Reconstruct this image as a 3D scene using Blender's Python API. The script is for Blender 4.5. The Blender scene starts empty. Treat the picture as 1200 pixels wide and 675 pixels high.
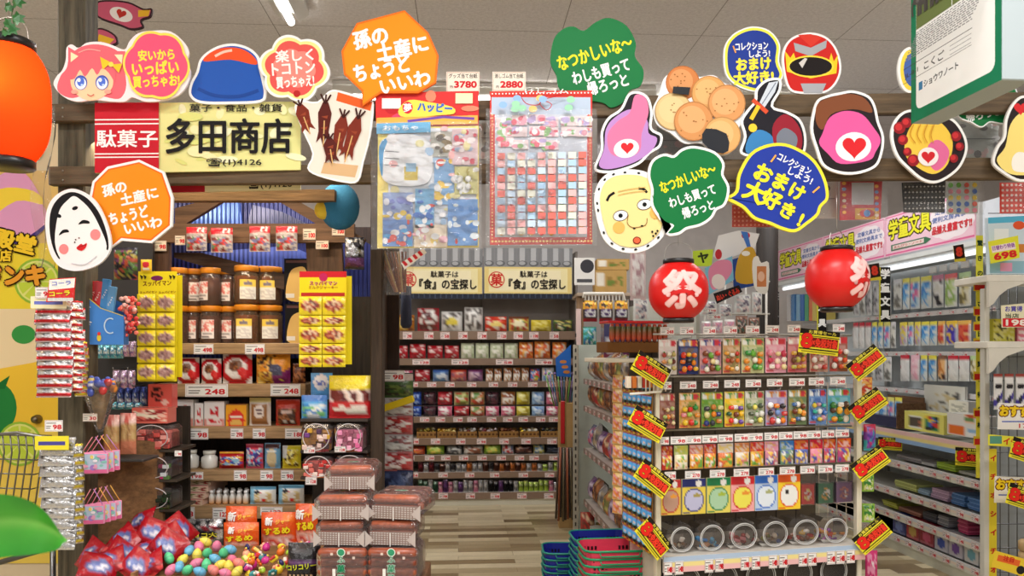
# A sweets shop corner inside a store, seen from the aisle.  Units are metres; z is up; the camera looks along +Y.
import bpy, math, random
from math import sin, cos, tan, pi, radians, sqrt, atan2, hypot
from mathutils import Matrix, Vector
EXPOSURE, WORLD, LIGHT = -.1,.32,.74
RN = random.Random(11)
H, F, CX, CY = 1.45,900.0,600.0,412.0     # eye height, focal length, vanishing centre of the 1200x675 frame
C = bpy.context.scene.collection

def at(px, py, d):
 return Vector(((px-CX)*d/F, d, H-(py-CY)*d/F))

class Frame:
 """a local upright frame: x to the right along the front, y into the fixture, z up"""
 def __init__(s, x, y, yaw):
  s.o = Vector((x, y, 0)); s.yaw = radians(yaw)
  s.ex = Vector((cos(s.yaw), sin(s.yaw),0)); s.ey = Vector((-sin(s.yaw), cos(s.yaw),0))
 def hit(s, px, py, ly=0.0):
  k = (px-CX)/F
  p0 = s.o + s.ey*ly
  # (k*d, d) = p0 + t*ex
  det = k*s.ex.y - s.ex.x
  t = (p0.x - k*p0.y)/det
  d = p0.y + t*s.ex.y
  return t, H-(py-CY)*d/F, d
 def w(s, lx, ly, lz):
  return s.o + s.ex*lx + s.ey*ly + Vector((0,0, lz))
 def box(s, x0, y0, x1, y1, ly=0.0):
  """a rectangle measured in the photo -> local centre x, bottom z, width, height on the plane y = ly"""
  a, _, _ = s.hit(x0, y1, ly); b, _, _ = s.hit(x1, y1, ly)
  c, zb, _ = s.hit((x0+x1)/2, y1, ly); _, zt, _ = s.hit((x0+x1)/2, y0, ly)
  return (a+b)/2, zb, abs(b-a), zt-zb

def lin(c):
 o = []
 for v in c[:3]:
  v = v/255.0
  o.append(v/12.92 if v <= .04045 else ((v+.055)/1.055)**2.4)
 return (o[0], o[1], o[2],1.0)
def mixc(a, b, t): return tuple(a[i]*(1-t)+b[i]*t for i in range(3))

# ------------------------------------------------------------------ materials (all node based, colour from the mesh's colour attribute)
MATS = {}
def mat(kind):
 if kind in MATS: return MATS[kind]
 m = bpy.data.materials.new(kind); m.use_nodes = True
 nt = m.node_tree; N = nt.nodes; L = nt.links
 b = N['Principled BSDF']; out = N['Material Output']
 a = N.new('ShaderNodeAttribute'); a.attribute_name = 'Col'
 col = a.outputs['Color']
 def noise(scale, detail=2.0, vec=None, rough=.5):
  n = N.new('ShaderNodeTexNoise'); n.inputs['Scale'].default_value = scale; n.inputs['Detail'].default_value = detail
  n.inputs['Roughness'].default_value = rough
  if vec is not None: L.new(vec, n.inputs['Vector'])
  return n
 def objvec(sc):
  t = N.new('ShaderNodeTexCoord'); mp = N.new('ShaderNodeMapping'); mp.inputs['Scale'].default_value = sc
  L.new(t.outputs['Object'], mp.inputs['Vector']); return mp.outputs['Vector']
 def mulnoise(n, lo, hi):
  r = N.new('ShaderNodeMapRange'); r.inputs['From Min'].default_value = .3; r.inputs['From Max'].default_value = .7
  r.inputs['To Min'].default_value = lo; r.inputs['To Max'].default_value = hi
  L.new(n.outputs['Fac'], r.inputs['Value'])
  x = N.new('ShaderNodeMix'); x.data_type = 'RGBA'; x.blend_type = 'MULTIPLY'; x.inputs['Factor'].default_value = 1
  L.new(col, x.inputs[6]); L.new(r.outputs['Result'], x.inputs[7]); return x.outputs[2]
 def bump(n, strength, dist=.01):
  bp = N.new('ShaderNodeBump'); bp.inputs['Strength'].default_value = strength; bp.inputs['Distance'].default_value = dist
  L.new(n.outputs['Fac'], bp.inputs['Height']); L.new(bp.outputs['Normal'], b.inputs['Normal'])
 P = lambda k, v: b.inputs[k].__setattr__('default_value', v)
 if kind == 'paper':
  P('Roughness', .6); P('Specular IOR Level', .25)
 elif kind == 'gloss':
  P('Roughness', .22); P('Specular IOR Level', .5)
 elif kind == 'board':
  P('Roughness', .5); P('Specular IOR Level', .14)
 elif kind == 'film':
  P('Roughness', .2); P('Specular IOR Level', .7)
  bump(noise(70,3, objvec((1,1,1))),.55,.008)
 elif kind == 'foil':
  P('Roughness', .25); P('Metallic', .75)
  bump(noise(60,3, objvec((1,1,1))),.6,.01)
 elif kind == 'plastic':
  P('Roughness', .35)
 elif kind == 'metal':
  P('Roughness', .3); P('Metallic', .9)
 elif kind == 'paint':
  P('Roughness', .4)
  col = mulnoise(noise(9,3, objvec((1,1,1))),.94,1.04)
 elif kind in ('woodx', 'woodz', 'woodold'):
  P('Roughness', .62); P('Specular IOR Level', .3)
  sc = (1.2,16,16) if kind == 'woodx' else (16,16,1.2)
  n = noise(3.0,6, objvec(sc),.65)
  col = mulnoise(n, .5 if kind != 'woodold' else .35,1.35)
  bump(n, .25,.01)
 elif kind == 'cloth':
  P('Roughness', .9); bump(noise(220,2, objvec((1,1,1))),.3)
 elif kind == 'candy':
  P('Roughness', .3)
  col = mulnoise(noise(60,2, objvec((1,1,1))),.7,1.2)
 elif kind == 'card':
  P('Roughness', .8); P('Specular IOR Level', .2)
  col = mulnoise(noise(14,3, objvec((1,1,1))),.92,1.05)
 elif kind == 'leaf':
  P('Roughness', .35)
  col = mulnoise(noise(12,3, objvec((1,1,1))),.75,1.2)
 elif kind == 'ceiling':
  P('Roughness', .9)
  t = N.new('ShaderNodeTexCoord'); mp = N.new('ShaderNodeMapping'); mp.inputs['Rotation'].default_value = (0,0, radians(-3.5)); mp.inputs['Location'].default_value = (.29,-.35,0)
  L.new(t.outputs['Object'], mp.inputs['Vector'])
  n = noise(48,4, mp.outputs['Vector'],.8); col0 = mulnoise(n, .8,1.06)
  br = N.new('ShaderNodeTexBrick'); br.inputs['Scale'].default_value = 1.0; br.offset = 0
  br.inputs['Brick Width'].default_value = .91; br.inputs['Row Height'].default_value = .91; br.inputs['Mortar Size'].default_value = .003
  br.inputs['Color1'].default_value = br.inputs['Color2'].default_value = (1,1,1,1); br.inputs['Mortar'].default_value = (.45,.43,.42,1)
  L.new(mp.outputs['Vector'], br.inputs['Vector'])
  x = N.new('ShaderNodeMix'); x.data_type = 'RGBA'; x.blend_type = 'MULTIPLY'; x.inputs['Factor'].default_value = 1
  L.new(col0, x.inputs[6]); L.new(br.outputs['Color'], x.inputs[7]); col = x.outputs[2]
  bump(n, .3,.02)
 elif kind == 'floor':
  P('Roughness', .28)
  t = N.new('ShaderNodeTexCoord'); mp = N.new('ShaderNodeMapping'); mp.inputs['Rotation'].default_value = (0,0, radians(-4))
  L.new(t.outputs['Object'], mp.inputs['Vector'])
  br = N.new('ShaderNodeTexBrick'); br.inputs['Scale'].default_value = 1.0; br.offset = .37; br.inputs['Bias'].default_value = 0
  br.inputs['Brick Width'].default_value = .62; br.inputs['Row Height'].default_value = .105; br.inputs['Mortar Size'].default_value = .0012
  br.inputs['Color1'].default_value = (0,0,0,1); br.inputs['Color2'].default_value = (1,1,1,1); br.inputs['Mortar'].default_value = (.1,.1,.1,1)
  L.new(mp.outputs['Vector'], br.inputs['Vector'])
  cr = N.new('ShaderNodeValToRGB'); e = cr.color_ramp.elements
  e[0].position = 0; e[0].color = lin((118,98,70)); e[1].position = 1; e[1].color = lin((226,212,178))
  for p_, c_ in ((.25,(150,130,96)),(.5,(196,180,144)),(.75,(212,198,164))):
   k = e.new(p_); k.color = lin(c_)
  L.new(br.outputs['Color'], cr.inputs['Fac'])
  mp2 = N.new('ShaderNodeMapping'); mp2.inputs['Scale'].default_value = (2,40,1); L.new(mp.outputs['Vector'], mp2.inputs['Vector'])
  col = cr.outputs['Color']; col = mulnoise(noise(2,4, mp2.outputs['Vector']),.85,1.1)
 elif kind == 'corrugated':
  P('Roughness', .18); P('Metallic', .3)
  w = N.new('ShaderNodeTexWave'); w.inputs['Scale'].default_value = 14; L.new(objvec((1,1,1)), w.inputs['Vector'])
  bump(w, .6,.01); col = mulnoise(noise(3,2, objvec((1,1,1))),.6,1.3)
 if kind in ('clear', 'bagclear', 'jar', 'milky'):
  N.remove(b)
  tr = N.new('ShaderNodeBsdfTransparent'); gl = N.new('ShaderNodeBsdfGlossy'); df = N.new('ShaderNodeBsdfDiffuse')
  gl.inputs['Roughness'].default_value = .12
  L.new(col, df.inputs['Color']); L.new(col, tr.inputs['Color'])
  fr = N.new('ShaderNodeFresnel'); fr.inputs['IOR'].default_value = 1.4
  if kind == 'bagclear':
   n = noise(26,3, objvec((1,1,1))); bp = N.new('ShaderNodeBump'); bp.inputs['Strength'].default_value = .9; bp.inputs['Distance'].default_value = .02
   L.new(n.outputs['Fac'], bp.inputs['Height']); L.new(bp.outputs['Normal'], gl.inputs['Normal']); L.new(bp.outputs['Normal'], fr.inputs['Normal'])
  m1 = N.new('ShaderNodeMixShader'); m1.inputs[0].default_value = {'clear': .045, 'bagclear': .07, 'jar': .10, 'milky': .45}[kind]
  L.new(tr.outputs[0], m1.inputs[1]); L.new(df.outputs[0], m1.inputs[2])
  m2 = N.new('ShaderNodeMixShader'); L.new(fr.outputs[0], m2.inputs[0]); L.new(m1.outputs[0], m2.inputs[1]); L.new(gl.outputs[0], m2.inputs[2])
  L.new(m2.outputs[0], out.inputs['Surface'])
 elif kind == 'lantern':
  N.remove(b)
  df = N.new('ShaderNodeBsdfDiffuse'); tl = N.new('ShaderNodeBsdfTranslucent'); L.new(col, df.inputs['Color']); L.new(col, tl.inputs['Color'])
  m1 = N.new('ShaderNodeMixShader'); m1.inputs[0].default_value = .55
  L.new(df.outputs[0], m1.inputs[1]); L.new(tl.outputs[0], m1.inputs[2]); L.new(m1.outputs[0], out.inputs['Surface'])
 elif kind in ('emit', 'emitsoft'):
  P('Roughness', .5); L.new(col, b.inputs['Base Color']); L.new(col, b.inputs['Emission Color']); P('Emission Strength', 9.0 if kind == 'emit' else 1.2)
 else:
  L.new(col, b.inputs['Base Color'])
 MATS[kind] = m
 return m

# ------------------------------------------------------------------ mesh builder
def eul(rx=0, ry=0, rz=0, loc=(0,0,0)):
 return Matrix.Translation(loc) @ Matrix.Rotation(radians(rz),4, 'Z') @ Matrix.Rotation(radians(ry),4, 'Y') @ Matrix.Rotation(radians(rx),4, 'X')

class MB:
 def __init__(s): s.v = []; s.f = []; s.vc = []; s.fm = []; s.fs = []; s.M = None
 def add(s, verts, faces, col, mt='paper', smooth=False, cols=None):
  n = len(s.v)
  if s.M is not None: verts = [tuple(s.M @ Vector(p)) for p in verts]
  s.v.extend(verts)
  if cols is not None: s.vc.extend(lin(c) for c in cols)
  else: s.vc.extend([lin(col)]*len(verts))
  for f in faces:
   s.f.append([i+n for i in f]); s.fm.append(mt); s.fs.append(smooth)
  return s
 def box(s, c, d, col, mt='paper', bev=0.0):
  x, y, z = c; a, b, e = d[0]/2, d[1]/2, d[2]/2
  if bev <= 0:
   vs = [(x+i*a, y+j*b, z+k*e) for i in (-1,1) for j in (-1,1) for k in (-1,1)]
   return s.add(vs, [(0,1,3,2),(4,6,7,5),(0,4,5,1),(2,3,7,6),(0,2,6,4),(1,5,7,3)], col, mt)
  r = min(bev, a*.9, b*.9, e*.9); vs = []; idx = {}
  for i in (-1,1):
   for j in (-1,1):
    for k in (-1,1):
     for ax in range(3):
      p = [i*(a-r), j*(b-r), k*(e-r)]; p[ax] = (i*a, j*b, k*e)[ax]
      idx[(i, j, k, ax)] = len(vs); vs.append((x+p[0], y+p[1], z+p[2]))
  fs = []
  def key(ax, sg, p, q):
   t = [0,0,0]; t[ax] = sg; o = [q_ for q_ in range(3) if q_ != ax]; t[o[0]] = p; t[o[1]] = q; return tuple(t)
  for ax in range(3):
   for sg in (-1,1):
    q = [idx[key(ax, sg, p, r_)+(ax,)] for p, r_ in ((-1,-1),(1,-1),(1,1),(-1,1))]
    flip = (sg < 0) ^ (ax == 1)
    fs.append(q[::-1] if flip else q)
  for ax in range(3):
   o = [q_ for q_ in range(3) if q_ != ax]
   for p in (-1,1):
    for q in (-1,1):
     ka = [0,0,0]; ka[o[0]] = p; ka[o[1]] = q; kb = list(ka); ka[ax] = -1; kb[ax] = 1
     ka = tuple(ka); kb = tuple(kb)
     fs.append([idx[ka+(o[0],)], idx[kb+(o[0],)], idx[kb+(o[1],)], idx[ka+(o[1],)]])
  for i in (-1,1):
   for j in (-1,1):
    for k in (-1,1): fs.append([idx[(i, j, k, 0)], idx[(i, j, k, 1)], idx[(i, j, k, 2)]])
  return s.add(vs, fs, col, mt)
 def tube(s, pts, r, col, mt='metal', n=6, closed=False):
  pts = [Vector(p) for p in pts]; m = len(pts); vs = []; fs = []
  up = None
  for i, p in enumerate(pts):
   if closed: t = pts[(i+1) % m]-pts[i-1]
   else: t = pts[min(i+1, m-1)]-pts[max(i-1,0)]
   t.normalize()
   if up is None or abs(up.dot(t)) > .95: up = Vector((0,0,1)) if abs(t.z) < .9 else Vector((0,1,0))
   a = t.cross(up).normalized(); b = a.cross(t).normalized(); up = b
   rr = r[i] if isinstance(r, (list, tuple)) else r
   for k in range(n):
    w = 2*pi*k/n; vs.append(tuple(p+a*cos(w)*rr+b*sin(w)*rr))
  for i in range(m if closed else m-1):
   j = (i+1) % m
   for k in range(n): fs.append((i*n+k, i*n+(k+1) % n, j*n+(k+1) % n, j*n+k))
  if not closed: fs += [tuple(range(n))[::-1], tuple((m-1)*n+k for k in range(n))]
  return s.add(vs, fs, col, mt, True)
 def lathe(s, prof, col, mt='plastic', n=20, axis='z', c=(0,0,0), cols=None, cap=True, sy=1.0):
  vs = []; cs = []; fs = []; m = len(prof)
  for i, (r, z) in enumerate(prof):
   for k in range(n):
    w = 2*pi*k/n; p = (r*cos(w), r*sin(w)*sy, z)
    if axis == 'y': p = (p[0],-p[2], p[1])
    if axis == 'x': p = (p[2], p[1], p[0])
    vs.append((c[0]+p[0], c[1]+p[1], c[2]+p[2])); cs.append(cols[i] if cols else col)
  for i in range(m-1):
   for k in range(n): fs.append((i*n+k, i*n+(k+1) % n, (i+1)*n+(k+1) % n, (i+1)*n+k))
  if cap: fs += [tuple(range(n))[::-1], tuple((m-1)*n+k for k in range(n))]
  return s.add(vs, fs, col, mt, True, cs)
 def ball(s, c, r, col, mt='plastic', n=10, m=6, M=None):
  if not isinstance(r, (tuple, list)): r = (r, r, r)
  vs = []; fs = []
  for i in range(m+1):
   t = pi*i/m
   for k in range(n):
    w = 2*pi*k/n; p = Vector((r[0]*sin(t)*cos(w), r[1]*sin(t)*sin(w), r[2]*cos(t)))
    if M is not None: p = M @ p
    vs.append((c[0]+p.x, c[1]+p.y, c[2]+p.z))
  for i in range(m):
   for k in range(n): fs.append((i*n+k, (i+1)*n+k, (i+1)*n+(k+1) % n, i*n+(k+1) % n))
  return s.add(vs, fs, col, mt, True)
 def grid(s, nu, nv, fn, colfn, mt='film', smooth=True):
  vs = []; cs = []; fs = []
  for j in range(nv+1):
   for i in range(nu+1):
    u, v = i/nu, j/nv; vs.append(fn(u, v)); cs.append(colfn(u, v))
  for j in range(nv):
   for i in range(nu):
    a = j*(nu+1)+i; fs.append((a, a+nu+1, a+nu+2, a+1))
  return s.add(vs, fs, (0,0,0), mt, smooth, cs)
 def mesh(s, name):
  me = bpy.data.meshes.new(name); me.from_pydata(s.v, [], s.f)
  at_ = me.attributes.new('Col', 'FLOAT_COLOR', 'POINT')
  at_.data.foreach_set('color', [x for c in s.vc for x in c])
  ks = []
  for k in s.fm:
   if k not in ks: ks.append(k)
  for k in ks: me.materials.append(mat(k))
  me.polygons.foreach_set('material_index', [ks.index(k) for k in s.fm])
  me.polygons.foreach_set('use_smooth', s.fs)
  me.update(); return me

LABELS = {}
def tag(o, label=None, cat=None, group=None, kind=None):
 if label: o['label'] = label; LABELS.setdefault(label, []).append((o.name, group))
 if cat: o['category'] = cat
 if group: o['group'] = group
 if kind: o['kind'] = kind
 return o
def ob(name, mb, parent=None, loc=(0,0,0), rz=0.0, rot=None, label=None, cat=None, group=None, kind=None):
 me = mb if isinstance(mb, bpy.types.Mesh) else mb.mesh(name)
 o = bpy.data.objects.new(name, me); C.objects.link(o); o.location = loc
 o.rotation_euler = rot if rot else (0,0, rz)
 if parent: o.parent = parent
 return tag(o, label, cat, group, kind)
def thing(name, label, cat, loc=(0,0,0), rz=0.0, group=None, rot=None):
 o = bpy.data.objects.new(name, None); C.objects.link(o); o.location = loc; o.rotation_euler = rot if rot else (0,0, rz)
 o.empty_display_size = .05
 return tag(o, label, cat, group)
def dup(root, loc, rz=0.0, label=None, group=None, rot=None, scale=None):
 r = root.copy(); C.objects.link(r); r.location = loc; r.rotation_euler = rot if rot else (0,0, rz)
 if scale: r.scale = scale
 if label: tag(r, label)
 if group: r['group'] = group
 if label: LABELS[label][-1] = (r.name, r.get('group'))
 for ch in root.children:
  c = ch.copy(); C.objects.link(c); c.parent = r
  for g in ch.children:
   e = g.copy(); C.objects.link(e); e.parent = c
 return r
ORD = 'first second third fourth fifth sixth seventh eighth ninth tenth eleventh twelfth thirteenth fourteenth fifteenth sixteenth seventeenth eighteenth nineteenth twentieth'.split()
ORD += ['twenty-'+x for x in ORD[:9]]

# ------------------------------------------------------------------ lettering
_GC = {}
_tc = bpy.data.curves.new('lettering', 'FONT'); _to = bpy.data.objects.new('lettering', _tc)
def glyphs(s, bold=0.0):
 k = (s, bold)
 if k not in _GC:
  _tc.body = s; _tc.offset = bold; _tc.resolution_u = 3
  me = _to.to_mesh()
  vs = [(v.co.x, v.co.y) for v in me.vertices]; fs = [tuple(p.vertices) for p in me.polygons]
  _to.to_mesh_clear()
  xs = [p[0] for p in vs] or [0]; ys = [p[1] for p in vs] or [0]
  _GC[k] = (vs, fs, min(xs), max(xs), min(ys), max(ys))
 return _GC[k]

def smooth(pts, n=6, closed=True):
 out = []; m = len(pts)
 for i in range(m if closed else m-1):
  p = [pts[(i+k) % m] if closed else pts[max(0, min(m-1, i+k))] for k in (-1,0,1,2)]
  for j in range(n):
   t = j/n; t2 = t*t; t3 = t2*t
   out.append(tuple(.5*(2*p[1][a]+(p[2][a]-p[0][a])*t+(2*p[0][a]-5*p[1][a]+4*p[2][a]-p[3][a])*t2+(-p[0][a]+3*p[1][a]-3*p[2][a]+p[3][a])*t3) for a in (0,1)))
 if not closed: out.append(tuple(pts[-1]))
 return out
def grow(pts, k):
 m = len(pts); ar = sum(pts[i][0]*pts[(i+1) % m][1]-pts[(i+1) % m][0]*pts[i][1] for i in range(m))
 sg = 1 if ar > 0 else -1; out = []
 for i in range(m):
  ax, ay = pts[i-1]; bx, by = pts[(i+1) % m]
  dx, dy = bx-ax, by-ay; l = hypot(dx, dy) or 1
  out.append((pts[i][0]+sg*dy/l*k, pts[i][1]-sg*dx/l*k))
 return out
def ellpts(cx, cy, rx, ry, rot=0, n=28):
 r = radians(rot)
 return [(cx+rx*cos(t)*cos(r)-ry*sin(t)*sin(r), cy+rx*cos(t)*sin(r)+ry*sin(t)*cos(r)) for t in (2*pi*i/n for i in range(n))]
def cloudpts(cx, cy, rx, ry, lobes, amp=.12, ph=0, n=84):
 out = []
 for i in range(n):
  t = 2*pi*i/n; k = 1-amp+amp*abs(sin(lobes*(t+ph)/2))*1.6
  out.append((cx+rx*cos(t)*k, cy+ry*sin(t)*k))
 return out
def rotp(pts, cx, cy, a):
 r = radians(a); return [(cx+(x-cx)*cos(r)-(y-cy)*sin(r), cy+(x-cx)*sin(r)+(y-cy)*cos(r)) for x, y in pts]
def rrpts(x0, y0, x1, y1, r, n=4):
 r = min(r, (x1-x0)/2,(y1-y0)/2); o = []
 for cx, cy, a0 in ((x1-r, y0+r, -90),(x1-r, y1-r, 0),(x0+r, y1-r, 90),(x0+r, y0+r, 180)):
  for i in range(n+1):
   a = radians(a0+90*i/n); o.append((cx+r*cos(a), cy+r*sin(a)))
 return o

class Art:
 """flat printed artwork, drawn in photo-sized units (x right, y down) around (ox, oy); s metres per unit; faces local -Y"""
 EPS = .00022
 def __init__(s, mb, ox=0, oy=0, sc=.001, y0=0.0, h=None, mt='board'):
  s.mb = mb; s.ox = ox; s.oy = oy; s.s = sc; s.y = y0; s.h = h; s.mt = mt
 def _p(s, x, y):
  X, Z = (x-s.ox)*s.s, -(y-s.oy)*s.s
  return (X, s.y-(s.h(X, Z) if s.h else 0), Z)
 def up(s, k=1): s.y -= s.EPS*k
 def poly(s, pts, col, mt=None):
  s.up(); s.mb.add([s._p(*p) for p in pts],[tuple(range(len(pts)))], col, mt or s.mt)
 def board(s, pts, t=.008, col=(245,245,243), mt=None):
  """an upright flat board with thickness behind the art"""
  n = len(pts); f = [s._p(*p) for p in pts]; b = [(p[0], p[1]+t, p[2]) for p in f]
  s.mb.add(f+b, [tuple(range(n)), tuple(range(2*n-1, n-1,-1))]+[(i, (i+1) % n, n+(i+1) % n, n+i) for i in range(n)], col, mt or s.mt)
 def rect(s, x0, y0, x1, y1, col, r=0, rot=0, mt=None):
  p = rrpts(x0, y0, x1, y1, r) if r else [(x0, y0),(x1, y0),(x1, y1),(x0, y1)]
  if rot: p = rotp(p, (x0+x1)/2,(y0+y1)/2, rot)
  s.poly(p, col, mt)
 def ell(s, cx, cy, rx, ry, col, rot=0, n=24, mt=None): s.poly(ellpts(cx, cy, rx, ry, rot, n), col, mt)
 def line(s, pts, w, col, closed=False):
  s.up(); m = len(pts); L_ = []; R_ = []
  for i in range(m):
   a = pts[i-1] if (closed or i) else pts[0]; b = pts[(i+1) % m] if (closed or i < m-1) else pts[-1]
   dx, dy = b[0]-a[0], b[1]-a[1]; l = hypot(dx, dy) or 1; nx, ny = -dy/l*w/2, dx/l*w/2
   L_.append((pts[i][0]+nx, pts[i][1]+ny)); R_.append((pts[i][0]-nx, pts[i][1]-ny))
  vs = [s._p(*p) for p in L_+R_]
  s.mb.add(vs, [(i, (i+1) % m, m+(i+1) % m, m+i) for i in range(m if closed else m-1)], col, s.mt)
 def heart(s, cx, cy, r, col, rot=0):
  p = []
  for i in range(30):
   t = 2*pi*i/30; p.append((cx+r*16*sin(t)**3/16, cy-r*(13*cos(t)-5*cos(2*t)-2*cos(3*t)-cos(4*t))/16))
  s.poly(rotp(p, cx, cy, rot), col)
 def star(s, cx, cy, r, col, k=5, q=.45):
  s.poly([(cx+(r if i % 2 == 0 else r*q)*sin(pi*i/k), cy-(r if i % 2 == 0 else r*q)*cos(pi*i/k)) for i in range(2*k)], col)
 def text(s, t, x, y, size, col, rot=0, bold=.02, w=None, out=None, ow=1.0, anchor='c', mt=None):
  """size: glyph height; w: total width to fit"""
  fat = bold if bold > .012 else 0
  vs, fs, x0, x1, y0, y1 = glyphs(t, 0.0)
  if not vs: return
  k = size/.88; kx = k if w is None else w/(x1-x0)
  xa = {'c': (x0+x1)/2, 'l': x0, 'r': x1}[anchor]; ya = (y0+y1)/2
  r = radians(rot); cr, sr = cos(r), sin(r)
  base = []
  for a, b in vs:
   a, b = (a-xa)*kx, -(b-ya)*k
   base.append((x+a*cr-b*sr, y+a*sr+b*cr))
  if out:
   s.up()
   for i in range(8):
    dx, dy = ow*cos(pi*i/4), ow*sin(pi*i/4)
    s.mb.add([s._p(a+dx, b+dy) for a, b in base], fs, out, mt or s.mt)
   s.up()
  s.up(); s.mb.add([s._p(*p) for p in base], fs, col, mt or s.mt)
  if fat:
   for i in range(6 if size > 7 else 3):
    dx, dy = fat*k*cos(pi*i/3), fat*k*sin(pi*i/3)
    if size <= 7: dx, dy = fat*k*cos(2*pi*i/3), fat*k*sin(2*pi*i/3)
    s.y -= .00002; s.mb.add([s._p(a+dx, b+dy) for a, b in base], fs, col, mt or s.mt)
 def vtext(s, t, x, y, size, step, col, bold=.03, out=None, ow=1):
  for i, ch in enumerate(t): s.text(ch, x, y+i*step, size, col, bold=bold, out=out, ow=ow)

def sign_at(name, label, cat, cx, cy, d, draw, yaw=0.0, group=None, mt='board', tilt=0.0):
 """a flat board hung at distance d; drawn at its true size with the anchor (cx, cy)"""
 mb = MB(); draw(Art(mb, cx, cy, d/F, mt=mt))
 return ob(name, mb, loc=at(cx, cy, d), rot=(radians(tilt),0, radians(yaw)), label=label, cat=cat, group=group)
WHITE = (246,246,244)
# ================================================================== the room
def structure(name, mb, loc=(0,0,0), rz=0): return ob(name, mb, loc=loc, rz=rz, kind='structure')
m = MB(); m.add([(-6,-3,0),(7,-3,0),(7,10,0),(-6,10,0)],[(0,1,2,3)],(200,185,150), 'floor'); structure('floor', m)
m = MB(); m.add([(-6,-3,3.5),(7,-3,3.5),(7,10,3.5),(-6,10,3.5)],[(3,2,1,0)],(246,243,244), 'ceiling'); structure('ceiling', m)
m = MB(); m.box((0,0,1.75),(14,.1,3.5),(208,202,200), 'paint'); structure('wall_back', m, (0,8.3,0), radians(4))
m = MB(); m.box((0,0,1.75),(.1,13,3.5),(205,196,188), 'paint'); structure('wall_left', m, (-5.9,3.5,0))
m = MB(); m.box((0,0,1.75),(.1,13,3.5),(210,206,204), 'paint'); structure('wall_right', m, (6.9,3.5,0))

# ---- camera
cam = bpy.data.cameras.new('camera'); cam.lens = 27; cam.sensor_width = 36; cam.shift_y = (CY-337.5)/1200
cam.dof.use_dof = True; cam.dof.focus_distance = 3.4; cam.dof.aperture_fstop = 5.6; cam.clip_start = .05
co = bpy.data.objects.new('camera', cam); C.objects.link(co); co.location = (0,0, H); co.rotation_euler = (pi/2,0,0)
bpy.context.scene.camera = co
# ---- light
sc = bpy.context.scene
sc.view_settings.view_transform = 'Standard'; sc.view_settings.look = 'None'; sc.view_settings.exposure = EXPOSURE
w = bpy.data.worlds.new('world'); sc.world = w; w.use_nodes = True
w.node_tree.nodes['Background'].inputs[0].default_value = (1,.98,.95,1); w.node_tree.nodes['Background'].inputs[1].default_value = WORLD
def area(x, y, z, sx, sy, e, rz=0, col=(1,.985,.975), rx=0):
 l = bpy.data.lights.new('ceiling_or_fill_lamp', 'AREA'); l.shape = 'RECTANGLE'; l.size = sx; l.size_y = sy; l.energy = e; l.color = col
 o = bpy.data.objects.new('ceiling_or_fill_lamp', l); C.objects.link(o); o.location = (x, y, z); o.rotation_euler = (radians(rx),0, radians(rz)); return o
for x, y, e in ((-3,-1.5,75),(0,-1.5,95),(3,-1.5,75),(-2.6,1.2,60),(.3,1.2,85),(2.9,1.2,60),(-1.7,4.9,55),(.3,5.86,22),(2.0,5.2,36),(4.2,4.6,24),(-3.8,4.2,40)):
 area(x, y, 3.42,1.2,.3, e*LIGHT, -3.5)
# unseen uplights added behind the camera only to brighten the ceiling
for x in (-1.8,1.8):
 o = area(x, -1.2,2.3,1.2,.5,26); o.rotation_euler = (radians(180-28),0,0)
# ---- the two ceiling lights in view
def ceiling_light(p, ln, wd, rz, label):
 t = thing('ceiling_light', label, 'ceiling light', p, radians(rz), 'fluorescent ceiling lights')
 h = MB(); h.box((0,0,-.02),(ln, wd, .04),(226,224,220), 'paint', .008)
 h.add([(-ln/2,-wd/2,-.04),(ln/2,-wd/2,-.04),(ln/2,-wd*.2,-.09),(-ln/2,-wd*.2,-.09)],[(0,1,2,3)],(235,235,232), 'paint')
 h.add([(-ln/2, wd/2,-.04),(ln/2, wd/2,-.04),(ln/2, wd*.2,-.09),(-ln/2, wd*.2,-.09)],[(3,2,1,0)],(235,235,232), 'paint')
 ob('housing', h, t)
 b = MB(); b.tube([(-ln/2+.03,0,-.1),(ln/2-.03,0,-.1)],.022,(255,252,246), 'emit', 10); ob('tube', b, t)
ceiling_light(Vector((-1.27,3.95,3.5)),1.25,.2,93.5, 'short fluorescent ceiling light above the flower shaped sign')
for i in range(3):
 ceiling_light((-.75+i*1.25,5.9+i*.06,3.499),1.22,.16,3,['long fluorescent strip behind the wooden beam, end nearest the orange bubble sign', 'middle fluorescent strip behind the wooden beam, over the eraser board', 'fluorescent strip behind the beam, below the green bubble sign'][i])
for o in C.objects:
 if o.name.startswith('ceiling_light') and o.type == 'EMPTY': o.location.z = 3.5

# ================================================================== the wooden stall front
FR = Frame(-1.8,2.985,-1.5)
DK = (74,60,46); OLD = (104,100,84); BEAM = (98,80,58)
stall = thing('wooden_stall_frame', 'dark timber stall frame of posts and beams across the shop front', 'stall frame', FR.o, FR.yaw)
def plank(x0, y0, x1, y1, ly=0, t=.035, col=BEAM, mt='woodx', name='beam', parent=None, fr=FR, nails=True):
 c, z, w_, h_ = fr.box(x0, y0, x1, y1, ly); p = MB()
 p.box((0, t/2, h_/2),(w_, t, h_), col, mt, .004)
 if nails:
  for sx in (-1,1):
   for zz in (.25,.75): p.lathe([(.004,0),(.004,.003)],(170,165,155), 'metal', 8, 'y', (sx*(w_/2-.06),0, h_*zz))
 o = ob(name, p, parent or stall); o.location = (c, ly, z); return o
plank(56,119,640,140); plank(640,110,1215,134, ly=0)
plank(56,193,640,215); plank(640,186,1215,211)
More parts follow.
